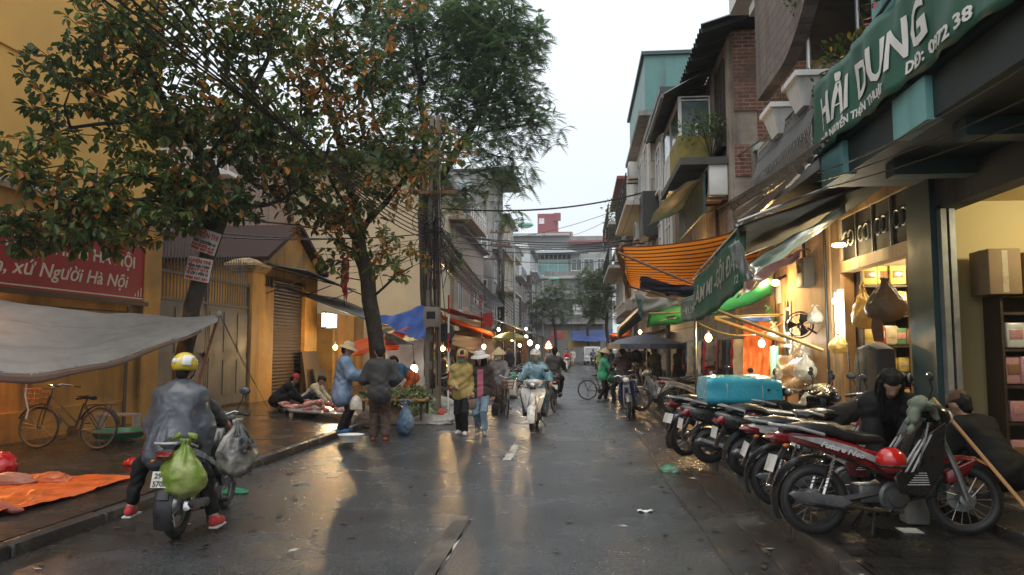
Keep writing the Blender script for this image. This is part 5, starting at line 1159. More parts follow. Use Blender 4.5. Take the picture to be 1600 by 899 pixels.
# utility poles
def lattice_pole(label, bx, by, h, w0=.42, w1=.26, d=.24, meter=True, z0=ZL):
 T = Thing('utility_pole', (bx, by, z0), label, 'utility pole')
 m = MB()
 for sx in (-1, 1):
  m.loft([[Vector((bx + sx * (w / 2 - .055) + ax * .055, by + ay * d / 2 * k, z)) for ax, ay in ((-1, -1), (1, -1), (1, 1), (-1, 1))] for w, k, z in ((w0, 1, z0 - .2), (w1, .7, h))])
 n = int(h / .75)
 for k in range(n):
  z = .5 + k * .75; w = w0 + (w1 - w0) * z / h; m.box((bx, by, z), (w - .2, d * .8, .22))
 T.part('shaft', m, mk('pole_concrete', (.20, .18, .155), rough=.8, var=.25, bump=.3, streak=((.1, .085, .07), 4)), smooth=0)
 if meter:
  b_ = T.part('meter_box', MB().rbox((bx - .0, by - d / 2 - .12, 2.55), (.42, .22, .55), .03), mk('meter_box_grey', (.22, .21, .19), rough=.5, var=.2))
  b_ = T.part('meter_window', MB().bb((bx - .12, by - d / 2 - .236, 2.5), (bx + .12, by - d / 2 - .228, 2.7)), DARK, smooth=0)
 m = MB(); q = random.Random(int(by * 10))
 for k in range(15):
  x = bx + q.uniform(-.2, .34); y = by - d / 2 - q.uniform(.0, .16); zt = q.uniform(3.9, h - .2); zb = q.uniform(.4, 2.6) if q.random() < .6 else 3.3
  m.tube([(x + q.uniform(-.1, .1), y, zt), (x + q.uniform(-.12, .12), y - .04, (zt + zb) / 2 + q.uniform(-.3, .3)), (x + q.uniform(-.05, .05), y, zb)], q.uniform(.008, .02), 5)
 for k in range(20):
  c = (bx + q.uniform(-.35, .35), by - d / 2 - q.uniform(.02, .2), q.uniform(3.5, 5.4)); m.ring(c, q.uniform(.12, .34), .011, q.choice('xyy'), 14, 4, flat=1)
 T.part('cable_bundle', m, BLKP)
 for z in (h - .5, h - 1.3, h - 2.2): m = MB(); m.box((bx, by - d / 2 - .05, z), (1.3, .08, .09)); [m.lathe([(.03, 0), (.045, .03), (.03, .06), (.045, .09), (.02, .14)], (bx + dx, by - d / 2 - .05, z + .045), 8) for dx in (-.55, -.25, .25, .55)]; T.part('cross_arm', m, RUST)
 return T
pb = atZ(684, 648, ZL)
lattice_pole('thick lattice utility pole wrapped in cables with a meter box', atY(676, 640, 20).x, 20, 8.2)
lattice_pole('second slimmer lattice pole down the left row below the street lamp', -4.9, 46, 9.5, .4, .22)
lattice_pole('third thin pole of the left row near the junction', -4.8, 74, 9.5, .4, .22, meter=False)
T = Thing('striped_post', atZ(700, 640, ZL), 'thin red and white striped post beside the utility pole', 'post')
pp = atZ(700, 640, ZL)
for k in range(6):
 m = MB(); m.bar((pp.x, pp.y, ZL + k * .5), (pp.x, pp.y, ZL + k * .5 + .5), .024); T.part('band', m, REDC if k % 2 else WHITEP)
m = MB(); c_ = atY(695, 520, 20.5); m.lathe([(.26, 0), (.27, .02), (.26, .04)], c_, 20, axis='y'); single(m.build('round_sign', BLKP), 'round dark sign disc seen from behind next to the striped post', 'sign')
T = Thing('street_lamp', (-4.8, 56, ZL), 'green capped street lamp arm reaching over the road', 'street lamp')
m = MB(); m.tube([(-4.9, 56, ZL), (-4.9, 56, 9.2), atY(800, 362, 56), atY(812, 354, 56)], [.09, .07, .04, .035]); T.part('arm', m, STEEL)
m = MB(); h_ = atY(821, 352, 56); m.ell(h_, (.62, .22, .2)); T.part('lamp_head', m, mk('lamp_green', (.12, .42, .30), rough=.4))
m = MB(); m.ell(h_ - Vector((0, 0, .08)), (.5, .18, .17)); T.part('diffuser', m, WHITEP)
T = Thing('street_lamp', (-3.6, 84, ZL), 'second small street lamp in front of the corner building', 'street lamp')
hh = atY(866, 436, 84)
m = MB(); m.tube([(atY(848, 545, 84).x, 84, 0), (atY(848, 440, 84).x, 84, atY(848, 440, 84).z), hh], [.1, .07, .04]); T.part('arm', m, STEEL)
m = MB(); m.ell(hh, (.6, .22, .18)); T.part('lamp_head', m, mk('lamp_green', (.12, .42, .30)))
T = Thing('speaker_pole', (3.05, 26, ZR), 'dark wooden pole carrying the horn loudspeaker and wires', 'pole')
px_ = atY(1040, 300, 26).x
m = MB(); m.tube([(px_, 26, 0), (px_, 26, atY(1040, 262, 26).z)], [.085, .075], 10); T.part('shaft', m, CONCD)
m = MB(); q = random.Random(4)
for k in range(18): c = (px_ + q.uniform(-.25, .25), 25.8, q.uniform(5, 7.6)); m.ring(c, q.uniform(.1, .3), .012, q.choice('xy'), 14, 4)
m.box((px_ + .05, 25.85, 6.4), (.4, .25, .6)); T.part('cable_bundle', m, BLKP)
T = Thing('loudspeaker', atY(1036, 257, 25.8), 'grey horn loudspeaker on top of the pole in front of the white balcony', 'loudspeaker')
m = MB(); c = atY(1034, 257, 25.6); m.T = Matrix.Translation(c) @ Euler((R(90), 0, R(-14))).to_matrix().to_4x4() @ Matrix.Scale(1.5, 4)
m.lathe([(.05, -.28), (.06, -.1), (.1, .0), (.17, .08), (.19, .1), (.18, .1), (.09, .0), (.03, -.05)], (0, 0, 0), 20); T.part('horn', m, mk('horn_grey', (.32, .29, .24), rough=.5))
m = MB(); m.T = Matrix.Translation(c) @ Euler((R(90), 0, R(-14))).to_matrix().to_4x4() @ Matrix.Scale(1.5, 4); m.lathe([(.0, -.06), (.05, -.02), (.04, .03), (.0, .05)], (0, 0, 0), 12); T.part('driver', m, IRON)
# overhead wires: each strand its own thing
def wire(lab, a, b, sag, r, mt=None, n=24):
 m = MB(); sagline(m, a, b, sag, r, n); single(m.build('overhead_wire', mt or BLKP), lab, 'wire', 'overhead wires')
W_ = 'black overhead wire crossing the sky above the street'
wire('thick cable from the pole across the sky to the loudspeaker pole', atY(690, 326, 20), atY(1036, 292, 25.8), .35, .028)
wire('pale twisted cable rising from the loudspeaker pole to the iron balcony', atY(1040, 292, 25.8), atY(1285, 145, 9.1), .28, .02, mk('grey_cable', (.16, .16, .155), rough=.7))
wire('dark cable continuing past the green shop banner', atY(1285, 145, 9.1), Vector((BX - .25, 3.5, 5.2)), .1, .018)
for k, (ya, yb, s_) in enumerate(((366, 374, .25), (372, 378, .4), (378, 380, .2), (384, 382, .35), (362, 368, .5))):
 wire(W_, atY(690, ya, 30 + k * .3), atY(1020, yb, 30 + k * .3), s_, .022)
wire(W_, atY(690, 392, 34), atY(1020, 398, 36), .5, .018); wire(W_, atY(700, 420, 40), atY(985, 455, 60), .4, .02)
wire('thin wire slanting up over the maroon building', atY(800, 372, 50), atY(1010, 310, 40), .3, .016)
wire('second thin wire slanting up towards the loudspeaker pole', atY(880, 370, 60), atY(1036, 288, 26), .4, .014)
for k in range(9):
 wire('dark cable of the bundle slung from the tree to the left poles', atY(680 - 2 * k, 345 + 4 * k, 20), Vector((-4.9 + .03 * k, 45.8, 4.7 - .04 * k)), .25 + .05 * k, .03 if k % 3 else .045)
for k in range(6):
 wire('cable of the left row running to the junction', Vector((-4.9, 46, 5.4 - .2 * k)), Vector((-4.8, 74, 5.5 - .2 * k)), .35 + .07 * k, .03)
for k in range(7):
 wire('long cable coming over the camera from the upper left into the pole', Vector((-5.2 + .3 * k, 3.5, 5.6 + .12 * k)) if 0 else atY(120 + 26 * k, -30, 7.5 + .2 * k), atY(668, 338 + 6 * k, 20), .12 + .08 * k, .016)
for k in range(12):
 q = random.Random(k); a = Vector((BX - .2 - .03 * k, 8.0 + .1 * q.random(), 3.98 - .035 * k)); b = atY(1046 + 4 * k, 362 + 2 * k, 25.6)
 wire('drooping cable in the tangle along the iron balcony', a, b, .12 + .05 * q.random() * k * .5, .018 + .009 * (k % 3), BLKP if k % 3 else mk('grey_cable', (.16, .16, .155), rough=.7))
for k in range(3):
 wire('thin cable under the teal balcony beams', Vector((BX - .1, 8.8, 3.75 - .1 * k)), Vector((BX + .5 * k, 3.5, 3.55)), .12, .008, IRON)
wire('thick dark conduit line over the red banner', atY(-30, 255, 13.2), atY(470, 352, 15), .2, .02); wire('second conduit line over the gate', atY(100, 340, 14.5), atY(560, 372, 17), .2, .016)
wire('third thin line above the gatehouse gable', atY(200, 345, 15.5), atY(660, 366, 20), .25, .016)
for k in range(5): wire('thin line in front of the cream gable wall', atY(470, 388 + 9 * k, 27), atY(670, 372 + 6 * k, 20.2), .1 + .05 * k, .01)
# ================================================================== MOTORBIKES AND BICYCLES
def paint(name, col, **k): return mk(name, col, rough=.28, var=.12, scale=9, coat=.6, spec=.5, rvar=.08, stain=(tuple(c * .45 for c in col), 7), **k)
P_RED = paint('red_paint', (.20, .012, .014)); P_WHITE = paint('white_paint_gloss', (.62, .61, .58)); P_BLK = paint('black_paint', (.014, .014, .016)); P_SIL = paint('silver_paint', (.30, .31, .32)); P_MAR = paint('maroon_paint', (.10, .02, .025))
P_BLUE = paint('blue_paint', (.03, .06, .2)); P_BEIGE = paint('beige_paint', (.40, .33, .22)); P_GREY = paint('grey_paint', (.09, .095, .10))
SEATM = mk('wet_vinyl_seat', (.02, .02, .021), rough=.33, var=.2, bump=.15, bscale=70); LAMPG = mk('lamp_glass', (.62, .64, .64), rough=.1, spec=.8); TAILR = mk('tail_lens', (.16, .008, .010), rough=.15, coat=.5); AMBER = mk('amber_lens', (.35, .11, .015), rough=.2)
PLATE = mk('plate_white', (.62, .62, .58), rough=.5, var=.12, stain=((.35, .33, .28), 9)); DECAL = mk('silver_decal', (.55, .55, .55), rough=.4)
def wheel(root, x, r, w, axle=None, spokes=True, front=False, T=None, n=32):
 c = (x, 0, r); k = r - w * .55
 m = MB(); m.T = T
 m.ring(c, k - w * .35, w * .17, 'y', n, 6)
 m.lathe([(.0, -.06), (.05, -.055), (.05, -.05), (.035, -.02), (.035, .02), (.05, .05), (.05, .055), (.0, .06)], c, 14, axis='y')
 if spokes:
  for s_ in range(18):
   a = 2 * math.pi * s_ / 18; b = a + (.28 if s_ % 2 else -.28); y = .045 if s_ % 4 < 2 else -.045
   m.bar((x + .04 * math.cos(b), y, r + .04 * math.sin(b)), (x + (k - w * .3) * math.cos(a), 0, r + (k - w * .3) * math.sin(a)), .0035, 4)
 else:
  for s_ in range(5):
   a = 2 * math.pi * s_ / 5
   for d in (-.13, .13): m.tube([(x + .04 * math.cos(a + d * 2), 0, r + .04 * math.sin(a + d * 2)), (x + (k - w * .3) * math.cos(a + d), 0, r + (k - w * .3) * math.sin(a + d))], [.017, .013], 5)
 if front: m.lathe([(.05, .0), (.11, .001), (.11, .005), (.05, .006)], (x, .062, r), 20, axis='y')
 else: m.lathe([(.0, -.05), (.075, -.05), (.085, 0), (.075, .05), (0, .05)], c, 18, axis='y')
 wh = m.build('wheel', ALLOY, root)
 m = MB(); m.T = T; m.ring(c, k, w * .5, 'y', n, 10, flat=1.0); m.ring(c, k + w * .28, w * .34, 'y', n, 8)
 m.build('tyre', RUBBER, wh); return wh
def handle_set(root, hx, hz, hw, T, mirrors=True, mat=BLKP, back=.06, rise=.06):
 m = MB(); m.T = T
 m.tube([(hx - back, -hw, hz + rise * .4), (hx - back * .4, -hw * .55, hz + rise), (hx, 0, hz), (hx - back * .4, hw * .55, hz + rise), (hx - back, hw, hz + rise * .4)], .012, 8)
 hb = m.build('handlebar', CHROME, root)
 for s_ in (-1, 1):
  m = MB(); m.T = T; m.bar((hx - back * .75, s_ * hw * .68, hz + rise * .7), (hx - back * 1.05, s_ * (hw + .02), hz + rise * .38), .018, 8); m.bar((hx - .01, s_ * hw * .62, hz + rise * .8), (hx + .03, s_ * hw * .98, hz + rise * .35), .006, 5); m.build('grip', BLKP, hb)
  if mirrors:
   m = MB(); m.T = T; m.tube([(hx - back * .5, s_ * hw * .6, hz + rise), (hx - .0, s_ * hw * .75, hz + rise + .12), (hx - .02, s_ * hw * .8, hz + rise + .17)], .006, 5); m.ell((hx - .02, s_ * hw * .85, hz + rise + .21), (.018, .06, .04)); mi = m.build('mirror', BLKP, root)
   m = MB(); m.T = T; m.ell((hx - .034, s_ * hw * .85, hz + rise + .21), (.006, .052, .034)); m.build('mirror_glass', GLASS, mi)
 return hb
def plate_part(root, x, z, tilt=.15, txt=None, holder=True, w=.19, h=.14):
 m = MB(); m.box((x, 0, z), (.006, w, h), ry=tilt); p = m.build('license_plate', PLATE, root, smooth=0)
 F = Matrix.Translation((x - .005, 0, z)) @ Euler((0, tilt, 0)).to_matrix().to_4x4() @ frame((0, 0, 0), (0, -1, 0), (0, 0, 1))
 m = MB()
 if txt: text_mesh(m, txt[0], F @ Matrix.Translation((-w * .40, h * .08, 0)), .064, width=w * .8, bold=.002, extrude=.001); text_mesh(m, txt[1], F @ Matrix.Translation((-w * .42, -h * .42, 0)), .066, width=w * .84, bold=.002, extrude=.001)
 else:
  for zz in (.03, -.03):
   for k in range(4): m.box((x - .0045, -w * .3 + k * w * .2, z + zz), (.002, w * .11, .035), ry=tilt)
  return p
 m.build('plate_number', LETK, p, smooth=0); return p
def underbone(label, loc, rz, body=P_RED, shield=P_BLK, fender=None, group=None, lean=0, steer=0, plate=None, spokes=True, stripe=None, tail=TAILR, basket=False, cat='motorbike', head=None):
 """step-through motorbike, x forward, rear axle at x=0; lean is the tilt on its side stand"""
 root = empty('motorbike', loc, rz, label, cat, group); root.rotation_euler = (lean, 0, rz)
 r = .28; WB = 1.22; fender = fender or body
 wheel(root, 0, r, .085, spokes=spokes)
 piv = Matrix.Translation((WB - .12, 0, 0)) @ Matrix.Rotation(steer, 4, 'Z') @ Matrix.Translation((-(WB - .12), 0, 0))
 wheel(root, WB, r, .075, front=True, T=piv, spokes=spokes)
 m = MB(); m.T = piv
 for s_ in (-1, 1): m.tube([(WB, s_ * .085, r), (WB - .06, s_ * .085, .50), (WB - .17, s_ * .06, .82)], [.022, .026, .022], 8)
 m.box((WB - .16, 0, .78), (.07, .16, .05)); m.build('fork', ALLOY, root)
 m = MB(); m.T = piv
 m.grid(lambda u, v: (WB + (r + .035 + .012 * math.cos(v * math.pi - math.pi / 2)) * math.cos(R(25 + 140 * u)), (v - .5) * .13, r + (r + .035 + .03 * math.sin(v * math.pi)) * math.sin(R(25 + 140 * u))), 14, 6, thick=.006)
 m.slab([(WB - .16, .50), (WB + .10, .62), (WB + .05, .52), (WB - .05, .42), (WB - .14, .40)], .085, 'xz', .03); m.build('front_fender', fender, root)
 m = MB()
 m.grid(lambda u, v: ((r + .04 + .02 * math.sin(v * math.pi)) * math.cos(R(55 + 150 * u)), (v - .5) * .15, r + (r + .05 + .02 * math.sin(v * math.pi)) * math.sin(R(55 + 150 * u))), 14, 5, thick=.006)
 m.tube([(-.20, 0, .72), (-.30, 0, .55), (-.36, 0, .40)], [.05, .055, .06], 8, flat=.25); m.build('rear_fender', BLKP, root)
 m = MB()
 for s_ in (-1, 1): m.tube([(0, s_ * .10, r), (.25, s_ * .10, r + .02), (.48, s_ * .08, r + .06)], [.022, .026, .03], 7)
 m.slab([(-.10, r - .05), (-.08, r + .06), (.44, r + .11), (.46, r - .02)], .018, 'xz', .02, c=.115); m.build('swing_arm', ENGINE, root)
 for s_ in (-1, 1):
  m = MB(); a, b = Vector((.02, s_ * .125, r + .03)), Vector((.14, s_ * .12, .64)); m.bar(a, a.lerp(b, .45), .022, 8); m.bar(a, b, .010, 6)
  P = []
  for i in range(73):
   u = i / 72; q = a.lerp(b, .2 + .75 * u); t_ = u * 2 * math.pi * 9; P.append(q + Vector((math.cos(t_) * .026, math.sin(t_) * .026, 0)))
  m.tube(P, .0055, 4); m.build('shock_absorber', CHROME, root)
 m = MB(); m.tube([(.72, -.10, .30), (.62, -.13, .20), (.40, -.15, .22), (.22, -.155, .25)], .020, 8); m.tube([(.26, -.155, .245), (.18, -.155, .255), (-.10, -.16, .30), (-.22, -.16, .325), (-.225, -.16, .326)], [.03, .046, .052, .046, .02], 12); ex = m.build('exhaust_pipe', CHROME, root)
 m = MB(); m.slab([(.22, .28), (.16, .33), (-.24, .375), (-.28, .35), (-.22, .30), (.15, .24)], .016, 'xz', .03, c=-.205); m.build('heat_shield', P_GREY, ex)
 m = MB(); m.lathe([(.02, -.13), (.10, -.13), (.12, -.11), (.12, .11), (.10, .13), (.02, .13)], (.60, 0, .31), 20, axis='y'); m.lathe([(.02, -.155), (.075, -.15), (.085, -.12)], (.62, 0, .31), 16, axis='y')
 m.rbox((.47, 0, .33), (.28, .2, .15), .03)
 for k in range(7): m.rbox((.74 + k * .026, 0, .335 + k * .004), (.012, .16, .14), .01)
 m.rbox((.94, 0, .36), (.07, .13, .12), .02); m.build('engine', ENGINE, root)
 def tw(u, w): return .42 + .58 * min(1, max(0, (u + .30) / .42)) - .35 * max(0, (u - .45) / .4)
 m = MB(); m.slab([(-.33, .80), (-.20, .825), (.05, .80), (.30, .735), (.52, .66), (.70, .56), (.84, .42), (.80, .36), (.66, .41), (.50, .50), (.30, .58), (.08, .66), (-.14, .735), (-.31, .775)], .135, 'xz', .06, wf=tw); bd = m.build('side_panel', body, root)
 for s_ in (-1, 1):
  m = MB(); m.slab([(-.22, .795), (.04, .775), (.30, .70), (.62, .56), (.72, .46), (.60, .52), (.30, .645), (0, .73)], .008, 'xz', .02, c=s_ * .136, wf=None); m.build('silver_trim', P_SIL, bd)
 if stripe:
  for s_ in (-1, 1):
   m = MB(); Fm = frame((.02 if s_ < 0 else .40, s_ * .15, .715 if s_ < 0 else .60), (1 * -s_ if 0 else (1 if s_ < 0 else -1), 0, -.30 if s_ < 0 else .30), (0, 0, 1)); text_mesh(m, stripe, Fm, .06, width=.36, bold=.002, shear=.3); m.build('decal', DECAL, bd, smooth=0)
 m = MB(); rings = []
 for x, z, w, h in ((-.24, .835, .06, .02), (-.2, .845, .10, .035), (-.02, .85, .125, .055), (.16, .825, .13, .06), (.24, .79, .125, .06), (.40, .765, .11, .055), (.54, .755, .085, .045), (.60, .735, .05, .02)):
  rings.append([Vector((x, w * math.cos(a) * (1 if abs(math.cos(a)) < .8 else .96), z + h * (math.sin(a) if math.sin(a) < 0 else math.sin(a) ** .6))) for a in (2 * math.pi * j / 16 for j in range(16))])
 m.loft(rings); m.build('seat', SEATM, root)
 m = MB(); m.tube([(.06, .135, .80), (-.16, .14, .86), (-.30, .09, .875), (-.33, 0, .875), (-.30, -.09, .875), (-.16, -.14, .86), (.06, -.135, .80)], .014, 8); m.build('grab_rail', P_SIL, root)
 m = MB(); m.slab([(-.39, .775), (-.33, .81), (-.18, .79), (-.18, .725), (-.30, .72)], .075, 'xz', .06); m.build('tail_light', tail, root)
 for s_ in (-1, 1):
  m = MB(); m.ell((-.25, s_ * .125, .715), (.03, .022, .018)); m.build('indicator', AMBER, root)
 m = MB()
 for s_ in (-1, 1):
  def lg(u, v, s_=s_): return Vector((.98 - .22 * u - .10 * v * (1 - u) - .05 * math.sin(math.pi * u), s_ * (.06 + .16 * math.sin(math.pi * min(1, .25 + .7 * u)) * v ** .7), .90 - .60 * u))
  m.grid(lg, 10, 6, thick=.012 * s_ * -1)
 m.slab([(1.03, .93), (1.06, .80), (1.00, .62), (.90, .44), (.80, .34), (.74, .36), (.84, .60), (.92, .84)], .085, 'xz', .05); ls_ = m.build('leg_shield', shield, root)
 for s_ in (-1, 1):
  m = MB(); m.slab([(1.03, .90), (.90, .82), (.74, .64), (.58, .47), (.62, .35), (.82, .31), (.98, .52)], .012, 'xz', .02, c=s_ * .165); cov = m.build('side_cover', shield, root)
  m = MB()
  for k in range(3): m.slab([(.80 + k * .045, .76 + k * .02), (.818 + k * .045, .765 + k * .02), (.635 + k * .05, .515), (.615 + k * .05, .51)], .003, 'xz', .0, c=s_ * .180)
  for k in range(6): m.slab([(.68 + k * .018, .41 + k * .018), (.86 - k * .004, .41 + k * .018), (.86 - k * .004, .416 + k * .018), (.68 + k * .018, .416 + k * .018)], .002, 'xz', .0, c=s_ * .179)
  m.build('stripe', DECAL, cov, smooth=0)
 m = MB(); m.T = piv; rings = []
 for x, z, w, h in ((.94, .97, .05, .03), (.98, .98, .13, .06), (1.05, .965, .145, .085), (1.12, .945, .115, .075), (1.16, .93, .06, .04)):
  rings.append([Vector((x, w * math.cos(a), z + h * math.sin(a))) for a in (2 * math.pi * j / 16 for j in range(16))])
 m.loft(rings); hd = m.build('headlight_cowl', head or body, root)
 m = MB(); m.T = piv; m.ell((1.13, 0, .935), (.05, .088, .062)); m.build('headlight', LAMPG, hd)
 handle_set(root, .98, .99, .31, piv, mirrors=True)
 m = MB(); m.bar((.58, -.26, .22), (.58, .26, .22), .012); m.bar((.58, -.26, .22), (.58, -.17, .215), .02); m.bar((.58, .26, .22), (.58, .17, .215), .02); m.build('footrest', RUBBER, root)
 m = MB(); m.tube([(.50, .10, .24), (.42, .26, .02)], .011, 6); m.build('kickstand', IRON, root); m = MB(); m.tube([(.40, -.15, .02), (.40, -.13, .03), (.46, -.08, .22), (.46, .08, .22), (.40, .13, .03), (.40, .15, .02)], .011, 6); m.build('centre_stand', IRON, root)
 plate_part(root, -.335, .57, .35, plate)
 if basket:
  m = MB(); m.T = piv
  for z, w in ((.72, .12), (.82, .14), (.92, .16)): m.tube([(1.12, -w, z), (1.12 + w * 1.5, -w, z), (1.12 + w * 1.5, w, z), (1.12, w, z)], .006, 4, closed=True)
  for k in range(8): y = -.14 + .04 * k; m.bar((1.3, y * .8, .72), (1.34, y, .92), .004, 4)
  m.build('basket', STEEL, root)
 return root
def scooter(label, loc, rz, body=P_WHITE, inner=P_BLK, group=None, lean=0, steer=0, plate=None, lights=False, seatm=SEATM, cat='scooter', front_box=False, tail=TAILR):
 """step-through scooter with broad front apron, x forward"""
 root = empty('scooter', loc, rz, label, cat, group); root.rotation_euler = (lean, 0, rz)
 r = .24; WB = 1.24
 wheel(root, 0, r, .11, spokes=False)
 piv = Matrix.Translation((WB - .14, 0, 0)) @ Matrix.Rotation(steer, 4, 'Z') @ Matrix.Translation((-(WB - .14), 0, 0))
 wheel(root, WB, r, .09, spokes=False, front=True, T=piv)
 m = MB(); m.T = piv
 for s_ in (-1, 1): m.tube([(WB, s_ * .08, r), (WB - .06, s_ * .08, .48), (WB - .14, s_ * .05, .72)], [.024, .026, .02], 8)
 m.build('fork', ALLOY, root)
 m = MB(); m.T = piv
 m.grid(lambda u, v: (WB + (r + .04 + .03 * math.sin(v * math.pi)) * math.cos(R(-5 + 150 * u)) * (1), (v - .5) * (.16 - .05 * abs(u - .5)), r + (r + .04 + .045 * math.sin(v * math.pi)) * math.sin(R(-5 + 150 * u))), 16, 8, thick=.008); m.build('front_fender', body, root)
 def wid(t): return (.115 + .155 * t ** .75) * (1 if t < .86 else 1 - 2.2 * (t - .86) ** 1.2)
 def ap(u, v):
  t = u; w = wid(t); a = (v - .5) * 2
  return Vector((1.18 - .17 * t - .13 * abs(a) ** 1.7 + .03 * math.sin(math.pi * t) + .035 * max(0, 1 - abs(a) * 2.2) * math.sin(math.pi * t), a * w, .40 + .47 * t))
 m = MB(); m.grid(ap, 14, 14, thick=.02); apn = m.build('front_apron', body, root)
 m = MB(); m.grid(lambda u, v: ap(.05 + .9 * u, .08 + .84 * v) + Vector((-.045, 0, 0)), 8, 8, thick=.03); m.build('inner_shield', inner, apn)
 lens = mk('smoked_lens', (.16, .17, .17), rough=.12, coat=.6, var=.3)
 for s_ in (-1, 1):
  m = MB(); m.grid(lambda u, v: ap(.34 + .40 * u, .5 + s_ * (.17 + .21 * v * (.5 + .5 * u) + .07 * u)) + Vector((.010, 0, 0)), 6, 4, thick=.012 * s_); m.build('indicator', lens, apn)
  m = MB(); m.tube([ap(.30 + .09 * k, .5 + s_ * (.05 + .022 * k)) + Vector((.014, 0, 0)) for k in range(7)], .008, 6); m.build('chrome_strip', CHROME, apn)
  m = MB(); m.tube([ap(.02 + .16 * k, .5 + s_ * .49) + Vector((-.02, 0, 0)) for k in range(7)], .016, 6); m.build('edge_trim', inner, apn)
 m = MB(); m.grid(lambda u, v: ap(.02 + .26 * u, .5 + (v - .5) * .62) + Vector((.008, 0, 0)), 5, 6, thick=.010); m.build('lower_grille', inner, apn)
 m = MB(); m.grid(lambda u, v: ap(.62 + .22 * u, .5 + (v - .5) * .16) + Vector((.010, 0, 0)), 4, 2, thick=.008); m.build('badge_strip', P_SIL, apn)
 m = MB(); m.rbox((1.0, 0, .9), (.08, .12, .16), .02); m.build('steering_column', inner, root); m = MB(); m.rbox((.78, 0, .33), (.46, .30, .10), .03); m.rbox((.62, 0, .25), (.5, .2, .12), .03); m.build('floorboard', inner, root)
 m = MB(); rings = []
 for x, zl, zh, w in ((.60, .30, .62, .13), (.50, .30, .70, .17), (.25, .42, .74, .175), (0, .52, .76, .165), (-.22, .60, .79, .13), (-.36, .66, .80, .075), (-.40, .70, .79, .03)):
  c = (zl + zh) / 2; h = (zh - zl) / 2
  rings.append([Vector((x, w * math.copysign(abs(math.cos(a)) ** .6, math.cos(a)), c + h * math.copysign(abs(math.sin(a)) ** .7, math.sin(a)))) for a in (2 * math.pi * j / 20 for j in range(20))])
 m.loft(rings); m.build('side_panel', body, root)
 m = MB(); rings = []
 for x, z, w, h in ((-.26, .81, .07, .02), (-.20, .83, .12, .045), (0, .845, .14, .055), (.15, .825, .145, .055), (.22, .79, .14, .055), (.42, .77, .12, .05), (.58, .755, .07, .03)):
  rings.append([Vector((x, w * math.cos(a), z + h * (math.sin(a) if math.sin(a) < 0 else math.sin(a) ** .6))) for a in (2 * math.pi * j / 16 for j in range(16))])
 m.loft(rings); m.build('seat', seatm, root)
 m = MB(); m.tube([(-.08, .15, .82), (-.28, .11, .87), (-.36, 0, .88), (-.28, -.11, .87), (-.08, -.15, .82)], .014, 8); m.build('grab_rail', P_SIL, root)
 m = MB(); m.slab([(-.43, .68), (-.36, .77), (-.28, .77), (-.26, .67), (-.36, .63)], .10, 'xz', .07); m.build('tail_light', tail, root)
 m = MB(); m.lathe([(.02, -.1), (.11, -.1), (.12, -.05), (.12, .08), (.1, .1), (.02, .1)], (.12, .02, r + .03), 18, axis='y'); m.slab([(-.10, .20), (-.06, .33), (.5, .36), (.54, .25)], .05, 'xz', .04, c=.13); m.build('engine', ENGINE, root)
 m = MB(); m.tube([(.4, -.12, .22), (.2, -.16, .24), (.12, -.17, .26), (-.22, -.17, .33), (-.26, -.17, .335)], [.02, .03, .058, .056, .02], 12); ex = m.build('exhaust_pipe', ENGINE, root)
 m = MB(); m.slab([(.12, .29), (-.22, .385), (-.25, .35), (.10, .24)], .012, 'xz', .03, c=-.228); m.build('heat_shield', P_SIL, ex)
 m = MB(); m.grid(lambda u, v: ((r + .05) * math.cos(R(80 + 110 * u)), (v - .5) * .15, r + (r + .07) * math.sin(R(80 + 110 * u))), 8, 4, thick=.008); m.tube([(-.28, 0, .62), (-.36, 0, .46), (-.40, 0, .36)], [.06, .07, .07], 8, flat=.2); m.build('rear_fender', BLKP, root)
 m = MB(); m.T = piv; rings = []
 for x, z, w, h in ((.93, 1.0, .08, .03), (.97, 1.01, .19, .055), (1.03, 1.0, .21, .075), (1.10, .975, .17, .07), (1.15, .955, .10, .045), (1.17, .95, .04, .02)):
  rings.append([Vector((x - .10 * abs(math.cos(a)) ** 3, w * math.cos(a), z + h * math.sin(a))) for a in (2 * math.pi * j / 20 for j in range(20))])
 m.loft(rings); hd = m.build('headlight_cowl', body, root)
 m = MB(); m.T = piv; m.ell((1.118, 0, .968), (.062, .135, .058)); m.build('headlight', mk('smoked_lens', (.16, .17, .17), rough=.12, coat=.6, var=.3), hd); m = MB(); m.T = piv; m.ell((1.15, 0, .962), (.04, .055, .04)); m.build('reflector', LAMPG, hd)
 handle_set(root, .97, 1.0, .33, piv, back=.09, rise=.04)
 m = MB(); m.tube([(.35, .10, .24), (.28, .22, .02)], .012, 6); m.build('kickstand', IRON, root)
 plate_part(root, -.415, .55, .2, plate)
 return root
